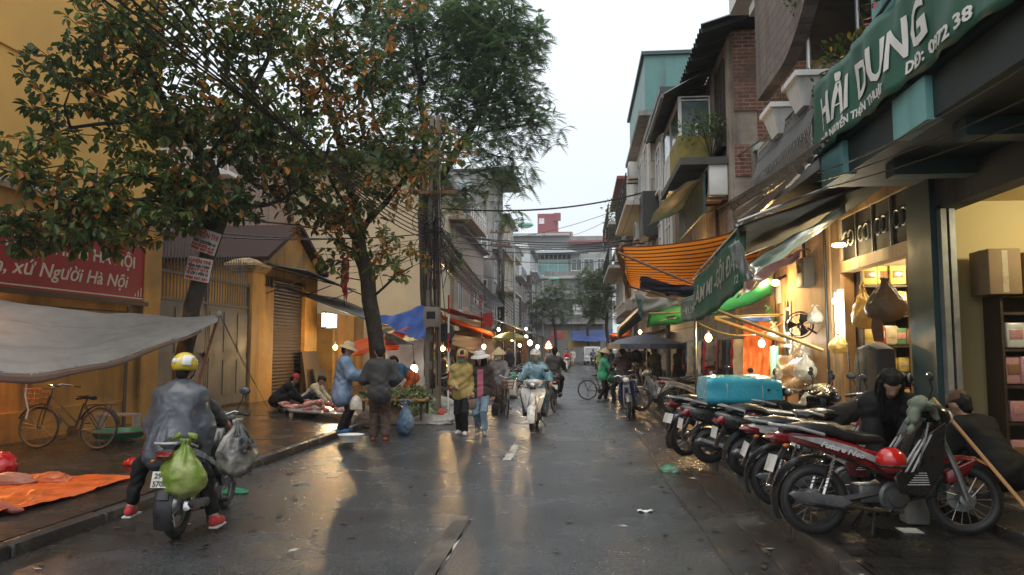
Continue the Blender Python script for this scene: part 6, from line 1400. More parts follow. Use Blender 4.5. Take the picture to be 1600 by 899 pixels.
def bicycle(label, loc, rz, group=None, lean=0, steer=0, col=None, basket=True, rack=True, step=True):
 root = empty('bicycle', loc, rz, label, 'bicycle', group); root.rotation_euler = (lean, 0, rz)
 r = .33; WB = 1.06; fm = col or mk('dark_bike_paint', (.03, .028, .026), rough=.4, var=.3)
 piv = Matrix.Translation((WB - .07, 0, 0)) @ Matrix.Rotation(steer, 4, 'Z') @ Matrix.Translation((-(WB - .07), 0, 0))
 for x, T in ((0, None), (WB, piv)):
  m = MB(); m.T = T; m.ring((x, 0, r), r - .035, .011, 'y', 32, 6)
  m.lathe([(.0, -.05), (.02, -.045), (.016, 0), (.02, .045), (0, .05)], (x, 0, r), 8, axis='y')
  for s_ in range(24): a = 2 * math.pi * s_ / 24; b = a + (.9 if s_ % 2 else -.9); m.bar((x + .018 * math.cos(b), .03 * (1 if s_ % 4 < 2 else -1), r + .018 * math.sin(b)), (x + (r - .04) * math.cos(a), 0, r + (r - .04) * math.sin(a)), .0022, 3)
  w = m.build('wheel', mk('dull_rim', (.16, .15, .14), rough=.55, metal=.4), root); m = MB(); m.T = T; m.ring((x, 0, r), r - .018, .019, 'y', 36, 8); m.build('tyre', RUBBER, w)
  m = MB(); m.T = T; m.grid(lambda u, v: (x + (r + .025) * math.cos(R(20 + 150 * u)), (v - .5) * .055, r + (r + .025 + .012 * math.sin(v * math.pi)) * math.sin(R(20 + 150 * u))), 14, 3, thick=.003); m.build('mudguard', fm, root)
 m = MB(); bb_, st, hd, hd2 = (.43, 0, .28), (.30, 0, .72), (.92, 0, .84), (.955, 0, .70)
 m.bar(bb_, st, .016); m.bar(bb_, (.955, 0, .70), .018); m.bar((.40, 0, .42) if step else st, hd, .014); m.bar(hd, hd2, .02)
 for s_ in (-1, 1): m.bar((0, s_ * .05, r), (.30, s_ * .02, .70), .009); m.bar((0, s_ * .05, r), bb_, .010)
 m.build('frame', fm, root)
 m = MB(); m.T = piv
 for s_ in (-1, 1): m.tube([(WB, s_ * .05, r), (WB - .04, s_ * .05, .55), (.955, s_ * .035, .70)], .010, 6)
 m.bar((.92, 0, .84), (.90, 0, .95), .012); m.build('fork', fm, root)
 m = MB(); m.T = piv; m.tube([(.62, -.28, .98), (.75, -.28, 1.0), (.88, -.18, 1.02), (.91, 0, .96), (.88, .18, 1.02), (.75, .28, 1.0), (.62, .28, .98)], .010, 7); hb = m.build('handlebar', CHROME, root)
 for s_ in (-1, 1): m = MB(); m.T = piv; m.bar((.62, s_ * .28, .98), (.72, s_ * .28, .995), .016); m.build('grip', BLKP, hb)
 m = MB(); rings = []
 for x, w, z in ((.14, .09, .80), (.18, .11, .82), (.26, .10, .82), (.36, .04, .81), (.44, .025, .80)): rings.append([Vector((x, w * math.cos(a), z + .03 * math.sin(a))) for a in (2 * math.pi * j / 12 for j in range(12))])
 m.loft(rings); m.bar((.28, 0, .70), (.25, 0, .8), .012); m.build('saddle', SEATM, root)
 m = MB(); m.lathe([(.02, -.004), (.09, -.004), (.09, .004), (.02, .004)], (.43, .05, .28), 20, axis='y'); m.bar((.43, .06, .28), (.43 + .12, .06, .16), .009); m.bar((.43, -.06, .28), (.43 - .12, -.06, .40), .009); m.box((.55, .11, .16), (.09, .08, .02)); m.box((.31, -.11, .40), (.09, .08, .02)); m.build('crank', IRON, root)
 if rack:
  m = MB()
  for s_ in (-1, 1): m.tube([(.26, s_ * .06, .69), (.05, s_ * .07, .70), (-.25, s_ * .07, .70)], .007, 5); m.bar((-.15, s_ * .07, .70), (0, s_ * .055, r), .006, 5)
  for k in range(4): m.bar((.1 - k * .11, -.07, .70), (.1 - k * .11, .07, .70), .006, 5)
  m.build('rack', fm, root)
 if basket:
  m = MB(); m.T = piv
  for z, w, d in ((.70, .12, .10), (.78, .14, .12), (.86, .155, .135), (.94, .17, .15)): m.tube([(1.12 + d, w, z), (1.12 + d, -w, z), (1.12 - d, -w, z), (1.12 - d, w, z)], .006, 4, closed=True)
  for k in range(7):
   f = k / 6 * 2 - 1
   for sd in (-1, 1): m.bar((1.12 + sd * .10, f * .12, .70), (1.12 + sd * .15, f * .17, .94), .004, 4); m.bar((1.12 + f * .10, sd * .12, .70), (1.12 + f * .15, sd * .17, .94), .004, 4)
  m.box((1.12, 0, .70), (.2, .24, .006)); m.build('basket', RUST, root)
 m = MB(); m.bar((.05, .06, r), (-.02, .22, .01), .008, 5); m.build('kickstand', IRON, root)
 return root
# parked row on the right pavement (nose towards the shops)
ROW = 'motorbikes parked in a row on the right pavement'
def gnd(px, py, z): p = atZ(px, py, z); return Vector((p.x, p.y, z))
b0 = Vector((1.98, 6.62, ZR))
underbone('dark red motorbike parked nearest, red helmet hung by its seat', b0, R(6), body=P_RED, shield=P_BLK, group=ROW, lean=R(-3), steer=R(-14), stripe='Future Neo', head=P_BLK).scale = (1.05, 1.05, 1.05)
underbone('white motorbike with maroon tail parked next to the dark red one', (1.98, 7.75, ZR), R(1), body=P_WHITE, shield=P_MAR, group=ROW, lean=R(3), steer=R(8), tail=TAILR)
scooter('black scooter with silver exhaust shield parked beyond the white motorbike', (2.05, 9.5, ZR), R(9), body=P_BLK, inner=P_BLK, group=ROW, lean=R(3))
scooter('black scooter carrying the big blue foam roll across its seat', (1.78, 10.55, ZR), R(10), body=P_BLK, inner=P_GREY, group=ROW, lean=R(2), steer=R(-25))
underbone('black motorbike with round red tail lamp at the far end of the near row', (1.55, 11.2, ZR), R(30), body=P_BLK, shield=P_GREY, group=ROW, lean=R(3))
scooter('beige and black scooter standing behind the row by the plywood counter', (2.62, 10.6, ZR), R(30), body=P_BEIGE, inner=P_BLK, group=ROW, lean=R(3), steer=R(-20))
scooter('beige scooter with black seat cover parked deep before the goods shop', (2.72, 8.75, ZR), R(32), body=P_BEIGE, inner=P_BLK, group=ROW, lean=R(-3), steer=R(25))
# ================================================================== PEOPLE
SKIN = mk('skin', (.40, .235, .16), rough=.5, var=.1); HAIRM = mk('black_hair', (.012, .011, .010), rough=.68, spec=.25, var=.3, scale=30); EYEM = mk('eye_dark', (.02, .015, .012), rough=.2); LIP = mk('lip', (.28, .10, .085), rough=.5)
def clo(name, col, **k): k = {**dict(rough=.75, var=.22, scale=7, bump=.25, bscale=14, sheen=.1), **k}; return mk('cloth_' + name, col, **k)
C_BLACK = clo('black', (.011, .011, .012), sheen=0, spec=.25); C_DKGREY = clo('dark_grey', (.035, .036, .038)); C_BROWN = clo('brown', (.05, .028, .022)); C_CREAM = clo('cream', (.55, .47, .32)); C_YELLOW = clo('mustard', (.36, .27, .085)); C_JEAN = clo('jeans', (.13, .20, .27), stain=((.26, .34, .40), 3))
C_NAVY = clo('navy', (.02, .026, .045)); C_GREEN = clo('green', (.035, .33, .17)); C_RED = clo('red', (.42, .025, .03)); C_BLUE = clo('blue', (.03, .12, .24)); C_ORANGE = clo('orange', (.62, .12, .02)); C_PINK = clo('pink', (.42, .12, .17)); C_DKBROWN = clo('dark_brown', (.030, .020, .016)); C_WHITE = clo('white', (.6, .6, .58)); C_OLIVE = clo('olive', (.07, .08, .035)); C_PURPLE = clo('purple', (.12, .05, .15)); C_GREY = clo('grey', (.2, .2, .21))
RAINB = mk('blue_raincoat', (.10, .21, .26), rough=.28, var=.18, scale=5, bump=.35, bscale=10, coat=.3); RAING = mk('grey_raincoat', (.060, .068, .085), rough=.36, var=.15, scale=4, bump=.3, bscale=8, coat=.15); RAINP = mk('lilac_blue_raincoat', (.16, .24, .36), rough=.3, var=.25, scale=4, bump=.3, col2=(.28, .20, .30), blend=.62)
STRAW = mk('straw', (.50, .40, .24), rough=.8, var=.2, scale=12, bump=.3); MASKG = clo('green_mask', (.12, .20, .17)); MASKW = clo('pale_mask', (.5, .5, .48))
def ik(a, b, l1, l2, hint):
 a, b = Vector(a), Vector(b); d = b - a; L = min(d.length, (l1 + l2) * .995); dn = d.normalized(); b2 = a + dn * L
 x = (l1 * l1 - l2 * l2 + L * L) / (2 * L); h = math.sqrt(max(0, l1 * l1 - x * x)); hv = Vector(hint); hv = hv - dn * hv.dot(dn)
 hv = hv.normalized() if hv.length > 1e-4 else dn.orthogonal().normalized()
 return a + dn * x + hv * h, b2
def person(label, loc, rz, S=1.0, pel=(0, 0, .86), lean=4, side=0, twist=0, feet=((-.10, .02, 0), (.10, -.02, 0)), hands=((-.24, .06, .80), (.24, .06, .80)), look=(0, 0),
           top=C_BLACK, bottom=C_BLACK, shoe=C_BLACK, hem=.06, loose=.020, legloose=.014, sleeve=1, hat=None, hatm=STRAW, hair='short', mask=None, hood=None, h=.017, group=None, skirt=None, apron=None, inner=None, elbow=None, knee=(0, 1, .12), skirtcol=None, heelup=(0, 0), legfrac=1, topname='jacket', sole=False, nm='person'):
 """figure facing +y locally; S scales a 1.6 m adult; joints from pelvis, lean, hand and foot targets"""
 root = empty(nm, loc, rz, label, 'person', group); root.scale = (S, S, S)
 pl = Vector(pel); ln, sd = R(lean), R(side)
 up = Vector((math.sin(sd), math.sin(ln), math.cos(ln) * math.cos(sd))).normalized(); tw = R(twist)
 rt = Vector((math.cos(tw), math.sin(tw), 0)); rt = (rt - up * rt.dot(up)).normalized(); fw = up.cross(rt)
 neck = pl + up * .50; wst = pl + up * .17; chst = pl + up * .36 + fw * .01
 shL, shR = neck - up * .055 - rt * .165, neck - up * .055 + rt * .165
 hipL, hipR = pl + Vector((-.085, 0, -.02)), pl + Vector((.085, 0, -.02))
 yaw, pit = R(look[0]), R(look[1])
 base = (up * .55 + Vector((0, 0, .45))).normalized(); hf = Matrix.Rotation(yaw + tw, 3, 'Z') @ Vector((0, math.cos(pit), -math.sin(pit)))
 hu = Matrix.Rotation(yaw + tw, 3, 'Z') @ Vector((0, math.sin(pit), math.cos(pit))); hr = hf.cross(hu)
 hc = neck + base * .095 + hu * .105 + hf * .02
 HM = Matrix(((hr.x, hf.x, hu.x, hc.x), (hr.y, hf.y, hu.y, hc.y), (hr.z, hf.z, hu.z, hc.z), (0, 0, 0, 1)))
 H = lambda x, y, z: tuple(HM @ Vector((x, y, z)))
 el = []; ha = []
 for sgn, s_, t in ((-1, shL, hands[0]), (1, shR, hands[1])):
  e_, w_ = ik(s_, t, .275, .245, (Vector((sgn * .6, -1, -.3)) if elbow is None else Vector((elbow[0] * sgn, elbow[1], elbow[2])))); el.append(e_); ha.append(w_)
 kn = []; an = []
 for sgn, hp, f_, hu_ in ((-1, hipL, feet[0], heelup[0]), (1, hipR, feet[1], heelup[1])):
  k_, a_ = ik(hp, Vector(f_) + Vector((0, 0, .075 + hu_)), .42, .40, Vector((sgn * knee[0], knee[1], knee[2]))); kn.append(k_); an.append(a_)
 # body: one continuous skin from crown to toes
 B = [(pl - rt * .06, pl + rt * .06, .105, .105), (pl, wst, .10, .095), (wst - rt * .03, chst - rt * .06, .09, .085), (wst + rt * .03, chst + rt * .06, .09, .085), (shL + rt * .05, shR - rt * .05, .075, .075),
         (neck - up * .05, hc - hu * .06, .055, .048), (H(0, -.012, .035), H(0, -.01, .03), .088, .088), (H(0, .02, .03), H(0, .015, -.02), .075, .066), (H(0, .045, -.055), H(0, .05, -.085), .046, .034),
         (H(0, .088, .0), H(0, .105, -.028), .010, .016), (H(-.082, -.01, .0), H(-.084, -.014, -.03), .014, .011), (H(.082, -.01, 0), H(.084, -.014, -.03), .014, .011)]
 hp_ = []
 for sgn, s_, e_, w_ in ((-1, shL, el[0], ha[0]), (1, shR, el[1], ha[1])):
  B += [(s_, e_, .052, .040), (e_, w_, .040, .027)]
  d = (w_ - e_).normalized(); pn = Vector((0, 0, -1)); pn = pn - d * pn.dot(d); pn = pn.normalized() if pn.length > .1 else fw; lat = d.cross(pn) * sgn
  B += [(w_, w_ + d * .055, .027, .026), (w_ + d * .055 - lat * .016, w_ + d * .085 - lat * .02, .016, .014), (w_ + d * .055 + lat * .016, w_ + d * .085 + lat * .02, .016, .014)]
  hp_.append((w_, d, pn, lat))
 for sgn, hp, k_, a_ in ((-1, hipL, kn[0], an[0]), (1, hipR, kn[1], an[1])):
  B += [(hp, k_, .078, .052), (k_, k_.lerp(a_, .35), .050, .050), (k_.lerp(a_, .35), a_, .048, .032), (a_, a_ + Vector((sgn * .02, .12, -.045 - .0)), .033, .026)]
 V, F = surf(B, h, .014)
 mb = MB(); mb.add_np(V, F.tolist(), 0)
 if h < .022:
  for w_, d, pn, lat in hp_:                       # four fingers and a thumb, each bent and rooted in the palm
   for j, L in enumerate((.058, .066, .062, .048)):
    o = w_ + d * .078 + lat * (.030 - .019 * j); q1 = o + d * L * .55 + pn * .012; q2 = q1 + d * L * .3 + pn * L * .42; mb.tube([o - d * .02, o, q1, q2], [.010, .0095, .0085, .006], 6, 0)
   o = w_ + d * .025 + lat * .024; mb.tube([o - lat * .01, o + lat * .02 + d * .02 + pn * .012, o + lat * .022 + d * .05 + pn * .026], [.012, .011, .008], 6, 0)
  for sx in (-1, 1): mb.ell(H(sx * .031, .079, .008), (.012, .006, .006), 8, 6, 1); mb.tube([H(sx * .045, .078, .026), H(sx * .031, .086, .031), H(sx * .018, .086, .027)], .004, 4, 2)
  mb.ell(H(0, .083, -.056), (.022, .008, .006), 8, 5, 3)
 mb.build('body', [SKIN, EYEM, HAIRM, LIP], root, smooth=180)
 # upper garment
 lo = loose; J = [(pl - rt * .055 - up * hem, pl + rt * .055 - up * hem, .115 + lo, .115 + lo), (pl - rt * .05, pl + rt * .05, .108 + lo, .108 + lo), (pl, wst, .10 + lo, .098 + lo), (wst - rt * .03, chst - rt * .065, .095 + lo, .092 + lo), (wst + rt * .03, chst + rt * .065, .095 + lo, .092 + lo),
         (shL + rt * .04, shR - rt * .04, .080 + lo * .7, .080 + lo * .7), (neck - up * .04, neck + up * .015, .07, .062)]
 if skirt:
  J += [(pl - up * hem - rt * .05, pl - up * skirt - rt * .08, .12 + lo, .13 + lo), (pl - up * hem + rt * .05, pl - up * skirt + rt * .08, .12 + lo, .13 + lo)]
 for s_, e_, w_ in ((shL, el[0], ha[0]), (shR, el[1], ha[1])):
  J += [(s_, e_, .058 + lo * .9, .046 + lo * .9)]
  if sleeve > .5: J += [(e_, e_.lerp(w_, .94), .046 + lo * .9, .036 + lo * .8)]
 if hood: J += [(H(0, -.035, .03), H(0, -.03, -.06), .112, .095), (H(0, -.02, .05), H(0, -.02, .03), .108, .108), (neck, H(0, -.05, -.08), .085, .085)]
 pj = None
 if inner:
  def pj(c, neck=neck, fw=fw, pl=pl, rt=rt): v = Vector(c) - pl; return 1 if (v.dot(fw) > .07 and abs(v.dot(rt)) < .062 and v.dot(up) < .46) else 0
 if apron:
  def pj(c, fw=fw, pl=pl): v = Vector(c) - pl; return 1 if v.dot(up) < apron[0] else 0
 blob(topname, J, [top] + ([inner] if inner else [apron[1]] if apron else []), root, h, .022, .0075 if h < .022 else .005, 22, int(abs(loc[0] * 7 + loc[1] * 3)) % 9, paint=pj)
 if hood:
  pass
 # trousers
 ll = legloose; K = [(pl - rt * .055, pl + rt * .055, .112, .112), (hipL, hipR, .10, .10)]
 for hp, k_, a_ in ((hipL, kn[0], an[0]), (hipR, kn[1], an[1])):
  e_ = k_.lerp(a_, .93 * legfrac); K += [(hp, k_, .082 + ll, .056 + ll), (k_, e_, .056 + ll, .046 + ll * 1.2)]
 blob('trousers', K, bottom, root, h, .016, .007 if h < .022 else 0, 26, 3)
 for sgn, a_, hu_ in ((-1, an[0], heelup[0]), (1, an[1], heelup[1])):
  t = Vector((sgn * .025, .135, -.055 - hu_ * .5)); blob('shoe', [(a_ + Vector((0, -.035, -.040)), a_ + t * .55 + Vector((0, 0, -.012)), .040, .042), (a_ + t * .55 + Vector((0, 0, -.012)), a_ + t + Vector((0, 0, .012)), .042, .033), (a_ + Vector((0, -.01, -.02)), a_ + Vector((0, -.01, .0)), .042, .036)], shoe, root, max(.012, h * .8), .012)
  if sole: m = MB(); m.rbox(a_ + t * .42 + Vector((0, 0, -.062)), (.092, .24, .022), .01, rx=-.0); m.build('sole', C_WHITE, root)
 # hair, hats, masks
 if hair:
  m = MB(); Q = [(H(0, -.02, .043), H(0, -.022, .033), .095, .095), (H(0, .03, .075), H(0, .02, .08), .062, .07), (H(0, -.05, 0), H(0, -.055, -.06), .075, .055)]
  if hair == 'long': Q += [(H(-.05, -.05, -.02), H(-.075, -.03, -.24), .06, .04), (H(.05, -.05, -.02), H(.075, -.03, -.24), .06, .04), (H(0, -.075, -.02), H(0, -.09, -.30), .07, .06), (H(-.078, .02, .02), H(-.085, .05, -.15), .028, .024), (H(.078, .02, .02), H(.085, .05, -.15), .028, .024)]
  if hair == 'bun': Q += [(H(0, -.11, .02), H(0, -.12, .02), .045, .045)]
  ho = blob('hair', Q, HAIRM, root, h, .012, .003 if h < .022 else 0, 60, 2)
  if hair == 'long':
   m = MB(); q = random.Random(5)
   for k in range(150):
    a = q.uniform(-2.6, 2.6); a = math.copysign(max(.55, abs(a)), a); x, y = math.sin(a), math.cos(a); L = q.uniform(.22, .36); w_ = q.uniform(-.02, .02)
    m.tube([H(x * .03, y * .03 - .01, .148), H(x * .088, y * .09 - .015, .09), H(x * .103 + w_ * .5, y * .10 - .02, 0), Vector(H(x * .098 + w_, y * .09 - .03, -.1)) + Vector((0, 0, -.02)), Vector(H(x * .085 + w_, y * .075 - .04, -.12)) + Vector((0, 0, -L + .12))], [.008, .009, .009, .008, .003], 4)
   m.build('strands', HAIRM, ho)
 m = MB(); m.T = HM
 if hat == 'cone':
  m.lathe([(.004, .235), (.02, .225), (.12, .135), (.21, .045), (.212, .038), (.12, .120), (.02, .20), (.004, .205)], (0, -.01, 0), 24, caps=False); m.build('conical_hat', hatm, root, smooth=60)
  m = MB(); m.T = HM; m.tube([(-.085, .01, .10), (-.085, .03, -.02), (-.04, .055, -.105), (.04, .055, -.105), (.085, .03, -.02), (.085, .01, .10)], .006, 5); m.build('chin_strap', C_WHITE, root)
 elif hat == 'brim':
  m.lathe([(.004, .150), (.06, .146), (.098, .12), (.108, .06), (.112, .055), (.195, .018), (.198, .010), (.112, .045), (.10, .05)], (0, -.01, 0), 24, caps=False); m.build('hat', hatm, root, smooth=80)
 elif hat == 'beanie':
  m.lathe([(.004, .155), (.05, .145), (.09, .105), (.107, .05), (.108, .02), (.114, .02), (.114, .055)], (0, -.015, 0), 20, caps=False); m.build('beanie', hatm, root, smooth=80)
 elif hat == 'cap':
  m.lathe([(.004, .145), (.05, .14), (.09, .11), (.106, .055), (.106, .04)], (0, -.012, 0), 20, caps=False); m.grid(lambda u, v: ((u - .5) * .17, .07 + (.11 - .08 * (2 * u - 1) ** 2) * v, .052 - .02 * v - .012 * (2 * u - 1) ** 2), 10, 4, thick=.006); m.build('cap', hatm, root, smooth=80)
 elif hat in ('helmet', 'helmet_open'):
  m.ell((0, -.015, .045), (.122, .138, .122), 24, 14)
  m.v = [p for p in m.v]; hm = m
  m2 = MB();
  keep = []; inv = HM.inverted()
  for f in m.f:
   c = sum((Vector(m.v[i]) for i in f), Vector()) / len(f); l_ = inv @ c
   if l_.z > -.01 + (.045 if l_.y > .05 else -.02): keep.append(f)
  m.f = keep; m.m = [0] * len(keep); ho = m.build('helmet', hatm, root, smooth=180); so = ho.modifiers.new('shell', 'SOLIDIFY'); so.thickness = .012
  m = MB(); m.T = HM; m.grid(lambda u, v: (.118 * math.sin(R(-55 + 110 * u)), -.015 + (.135 + .045 * v) * math.cos(R(-55 + 110 * u)), .062 - .012 * v), 10, 2, thick=.006); m.build('peak', hatm, ho)
  m = MB(); m.T = HM; m.tube([(-.11, .0, .02), (-.085, .03, -.06), (-.03, .06, -.115), (.03, .06, -.115), (.085, .03, -.06), (.11, .0, .02)], .007, 5); m.build('chin_strap', BLKP, ho)
 if mask:
  m = MB(); m.T = HM; m.grid(lambda u, v: (.078 * math.sin(R(-75 + 150 * u)), .012 + (.098 + .012 * math.cos(R(-75 + 150 * u)) * math.sin(math.pi * v)) * math.cos(R(-75 + 150 * u)), .0 - .10 * v), 12, 6, thick=.006); m.build('face_mask', mask, root, smooth=180)
 root['neck'] = 0; del root['neck']
 return root, dict(neck=neck, hc=hc, HM=HM, ha=ha, pl=pl, up=up)
def ground(px, py, z=0.): p = atZ(px, py, z); return Vector((p.x, p.y, z))
# rider on the left seen from behind
RB = Vector((-3.64, 6.55, 0)); RRZ = R(97)
bike_left = underbone('black motorbike under the caped rider at the left kerb', RB, RRZ, body=P_GREY, shield=P_BLK, plate=('29-C1', '570.84'), lean=R(0))
rid, J = person('person in a grey rain cape and yellow helmet astride a motorbike, seen from behind', RB + Vector((-.20, .30, 0)), R(6), S=.96, pel=(0, .0, .88), lean=10, feet=((-.46, .06, 0.12), (.46, -.10, 0)), hands=((-.30, .50, .98), (.30, .50, .98)), look=(0, 8), top=C_DKGREY, bottom=C_BLACK, shoe=C_RED, sole=True, hair='short', hat='helmet', hatm=mk('yellow_helmet', (.62, .46, .03), rough=.25, coat=.5, var=.06), knee=(1.2, .5, 0), legfrac=.85, h=.014)
nk = J['neck']; cp = []
for sx in (-1, 1):
 cp += [((sx * .04, nk.y, nk.z - .03), (sx * .175, nk.y - .02, nk.z - .075), .07, .07), ((sx * .175, nk.y - .02, nk.z - .075), (sx * .235, nk.y - .04, nk.z - .36), .075, .07), ((sx * .235, nk.y - .04, nk.z - .36), (sx * .22, nk.y - .15, .70), .07, .065), ((sx * .10, nk.y - .07, nk.z - .12), (sx * .11, -.14, .74), .10, .10),
           ((sx * .22, nk.y + .0, nk.z - .36), (sx * .24, .20, .80), .07, .05), ((sx * .10, -.15, .80), (sx * .13, -.20, .66), .07, .045)]
cp += [((.24, .02, .95), (.24, .05, .60), .07, .045), ((0, nk.y - .06, nk.z - .1), (0, -.16, .72), .09, .10), ((0, nk.y, nk.z - .02), (0, nk.y, nk.z + .03), .07, .06)]
co = blob('rain_cape', cp, RAING, rid, .013, .04)
for v in co.data.vertices:
 a = math.atan2(v.co.x, v.co.y + .12); t = max(0, min(1, (nk.z - .08 - v.co.z) / .55)); f = 1 - 2 * abs(math.sin(3.3 * a + .9 * math.sin(4 * v.co.z + 2 * a) + 2.2 * noise.noise(v.co * 3)))
 v.co += v.normal * (.018 * t * f + .012 * noise.noise(v.co * 7) + .006 * (1 - 2 * abs(noise.noise(v.co * 11))))
m = MB(); m.T = J['HM']
hl = [o for o in rid.children if o.name.startswith('helmet')][0]
m = MB(); m.T = J['HM']; m.grid(lambda u, v: (.03 + .075 * u, -.018 - (.135) * math.sqrt(max(0, 1 - ((.03 + .075 * u) / .13) ** 2 - ((-.03 + .12 * v - .0) / .13) ** 2)) - .004, .045 - .03 + .11 * v), 8, 8, thick=.003); m.build('white_patch', WHITEP, hl, smooth=180)
m = MB(); m.T = J['HM']
for sx in (-.052, -.012): m.ell((sx, -.148, .065), (.021, .006, .024), 10, 6)
m.build('oval_sticker', WHITEP, hl)
def ridge(p, o=2): return sum((1 - 2 * abs(noise.noise(p * 2 ** k))) / 2 ** k for k in range(o)) - .6
def bag(label, loc, size, mat, handles=True, seed=0, sq=(1, 1, 1), cat='bag', nm='plastic_bag', h=0, tie=True):
 """filled plastic bag (or a slumped heap when not tied): creased skin, gathered neck, two ears; origin under the bag"""
 T = Thing(nm, loc, label, cat); b = Vector(loc); so = Vector((seed * 3.7, seed * 1.3, seed)); rings = []; N, K = 44, 26
 for i in range(K + 1):
  t = i / K
  if tie: r, z = float(np.interp(t, [0, .04, .12, .25, .4, .55, .7, .82, .92, 1], [.12, .27, .37, .42, .41, .34, .22, .11, .06, .09])), t
  else: r, z = .46 * math.cos(math.pi / 2 * max(0, t - .12) / .88) ** .62 * (.9 if i == 0 else 1) + .003, .75 * t
  ring = []
  for j in range(N):
   a = 2 * math.pi * j / N; d = Vector((math.cos(a), math.sin(a), 0)); q_ = (d * r + Vector((0, 0, z))) * 3.2 + so
   rr = r * (1 + .26 * noise.noise(q_ * .55) + .11 * ridge(q_) + (.22 * max(0, (t - .45) / .5) * math.cos(9 * a + seed + 2 * noise.noise(q_)) if tie else 0))
   ring.append(b + Vector((d.x * rr * sq[0], d.y * rr * sq[1], 0)) if 0 else b + Vector((d.x * rr * sq[0] * size, d.y * rr * sq[1] * size, max(.0, z + .06 * ridge(q_ + so) * (i > 0)) * sq[2] * size)))
  rings.append(ring)
 m = MB(); m.loft(rings); T.part('body', m, mat, smooth=180)
 if handles:
  for s_ in (-1, 1):
   m = MB(); c = b + Vector((0, 0, .93 * size * sq[2])); m.grid(lambda u, v: c + Vector((s_ * size * (.02 + .17 * u + .04 * math.sin(9 * u)), size * (.05 * math.sin(5 * u + 3 * v)), size * (.0 + .15 * math.sin(2.6 * u)) + (v - .5) * size * .13 * (1 - .3 * u))), 7, 4, thick=.003); T.part('handle', m, mat, smooth=180)
 return T
PLB = lambda n, c, **k: mk('bag_' + n, c, **{**dict(rough=.24, var=.3, scale=9, bump=.5, bscale=12, transl=.35, coat=.2), **k})
bag('lime green plastic bag of vegetables hanging behind the caped rider', RB + Vector((.18, -.24, .40)), .50, PLB('lime', (.24, .36, .06), col2=(.46, .50, .18), blend=.52), seed=4, sq=(.95, .75, 1.0))
bag('shiny grey sack strapped on the right of the caped rider', RB + Vector((.40, .30, .50)), .52, PLB('silver', (.30, .29, .26), transl=.1, col2=(.03, .03, .03), blend=.52), seed=9, sq=(.85, 1, 1.0), handles=False, nm='sack')
# two women walking towards the camera
w1, J1 = person('person in mustard hooded jacket with red cap walking beside the woman in jeans', ground(722, 679), R(180), S=.985, feet=((-.07, .10, 0), (.08, -.14, 0)), hands=((-.17, .10, .84), (.10, .22, .98)), look=(2, 4), top=C_YELLOW, bottom=C_BLACK, shoe=C_WHITE, hood=1, hat='cap', hatm=C_RED, mask=MASKG, hair='short', loose=.026, h=.015)
m = MB(); m.rbox((-.20, .10, .62), (.20, .09, .20), .04); m.tube([(-.26, .10, .70), (-.22, .08, .86), (-.14, .10, .70)], .008, 6); m.build('handbag', clo('tan_bag', (.18, .12, .09)), w1)
w2, J2 = person('person in jeans, black cardigan and white brimmed hat carrying a black bag', ground(752, 679), R(178), S=.985, feet=((-.09, .16, 0), (.09, -.16, 0)), heelup=(0, .05), hands=((-.25, .02, .74), (.17, .12, .86)), look=(-20, 14), top=C_DKBROWN, inner=C_PINK, bottom=C_JEAN, shoe=C_GREY, hat='brim', hatm=clo('hat_white', (.55, .54, .52)), hair='long', loose=.018, legloose=.012, h=.015)
m = MB(); m.rbox((-.28, .0, .50), (.12, .26, .26), .05); m.tube([(-.28, -.09, .62), (-.27, -.02, .76), (-.28, .09, .62)], .010, 6); m.build('handbag', C_BLACK, w2)
# scooter rider in blue raincoat coming towards the camera
SB = ground(833, 676) + Vector((0, 1.24, 0))
scooter('white scooter ridden towards the camera in mid road', SB, R(-91), body=P_WHITE, inner=P_BLK, steer=R(0), lights=False)
r2, J3 = person('person in translucent blue raincoat and white helmet riding the white scooter', SB + Vector((0, -.32, 0)), R(180), pel=(0, 0, .84), lean=3, feet=((-.19, .42, .30), (.19, .42, .30)), hands=((-.34, .46, .99), (.34, .46, .99)), look=(0, 4), top=RAINB, bottom=clo('wet_trousers', (.05, .09, .115), rough=.4), shoe=C_BLACK, hat='helmet', hatm=P_WHITE, mask=MASKG, hair=None, loose=.045, skirt=.2, hem=.10, knee=(.5, 1, .6), elbow=(1, -.2, -.5), h=.015, topname='raincoat')
# motorbike and rider just behind
SB2 = ground(866, 633) + Vector((0, .2, 0))
scooter('dark scooter driving away behind the white scooter', SB2, R(92), body=P_BLK, tail=TAILR)
person('person in dark jacket riding away behind the blue raincoat', SB2 + Vector((-.0, .3, 0)), R(0), S=1.04, pel=(0, 0, .86), lean=6, feet=((-.16, .35, .28), (.16, .35, .28)), hands=((-.3, .52, 1.0), (.3, .52, 1.0)), top=C_DKGREY, bottom=C_BLACK, hair='short', h=.02, knee=(.4, 1, .5), loose=.035)
bicycle('bicycle behind the white scooter, one wheel showing', ground(850, 650) + Vector((.05, .0, 0)), R(80), lean=R(-5), basket=False)
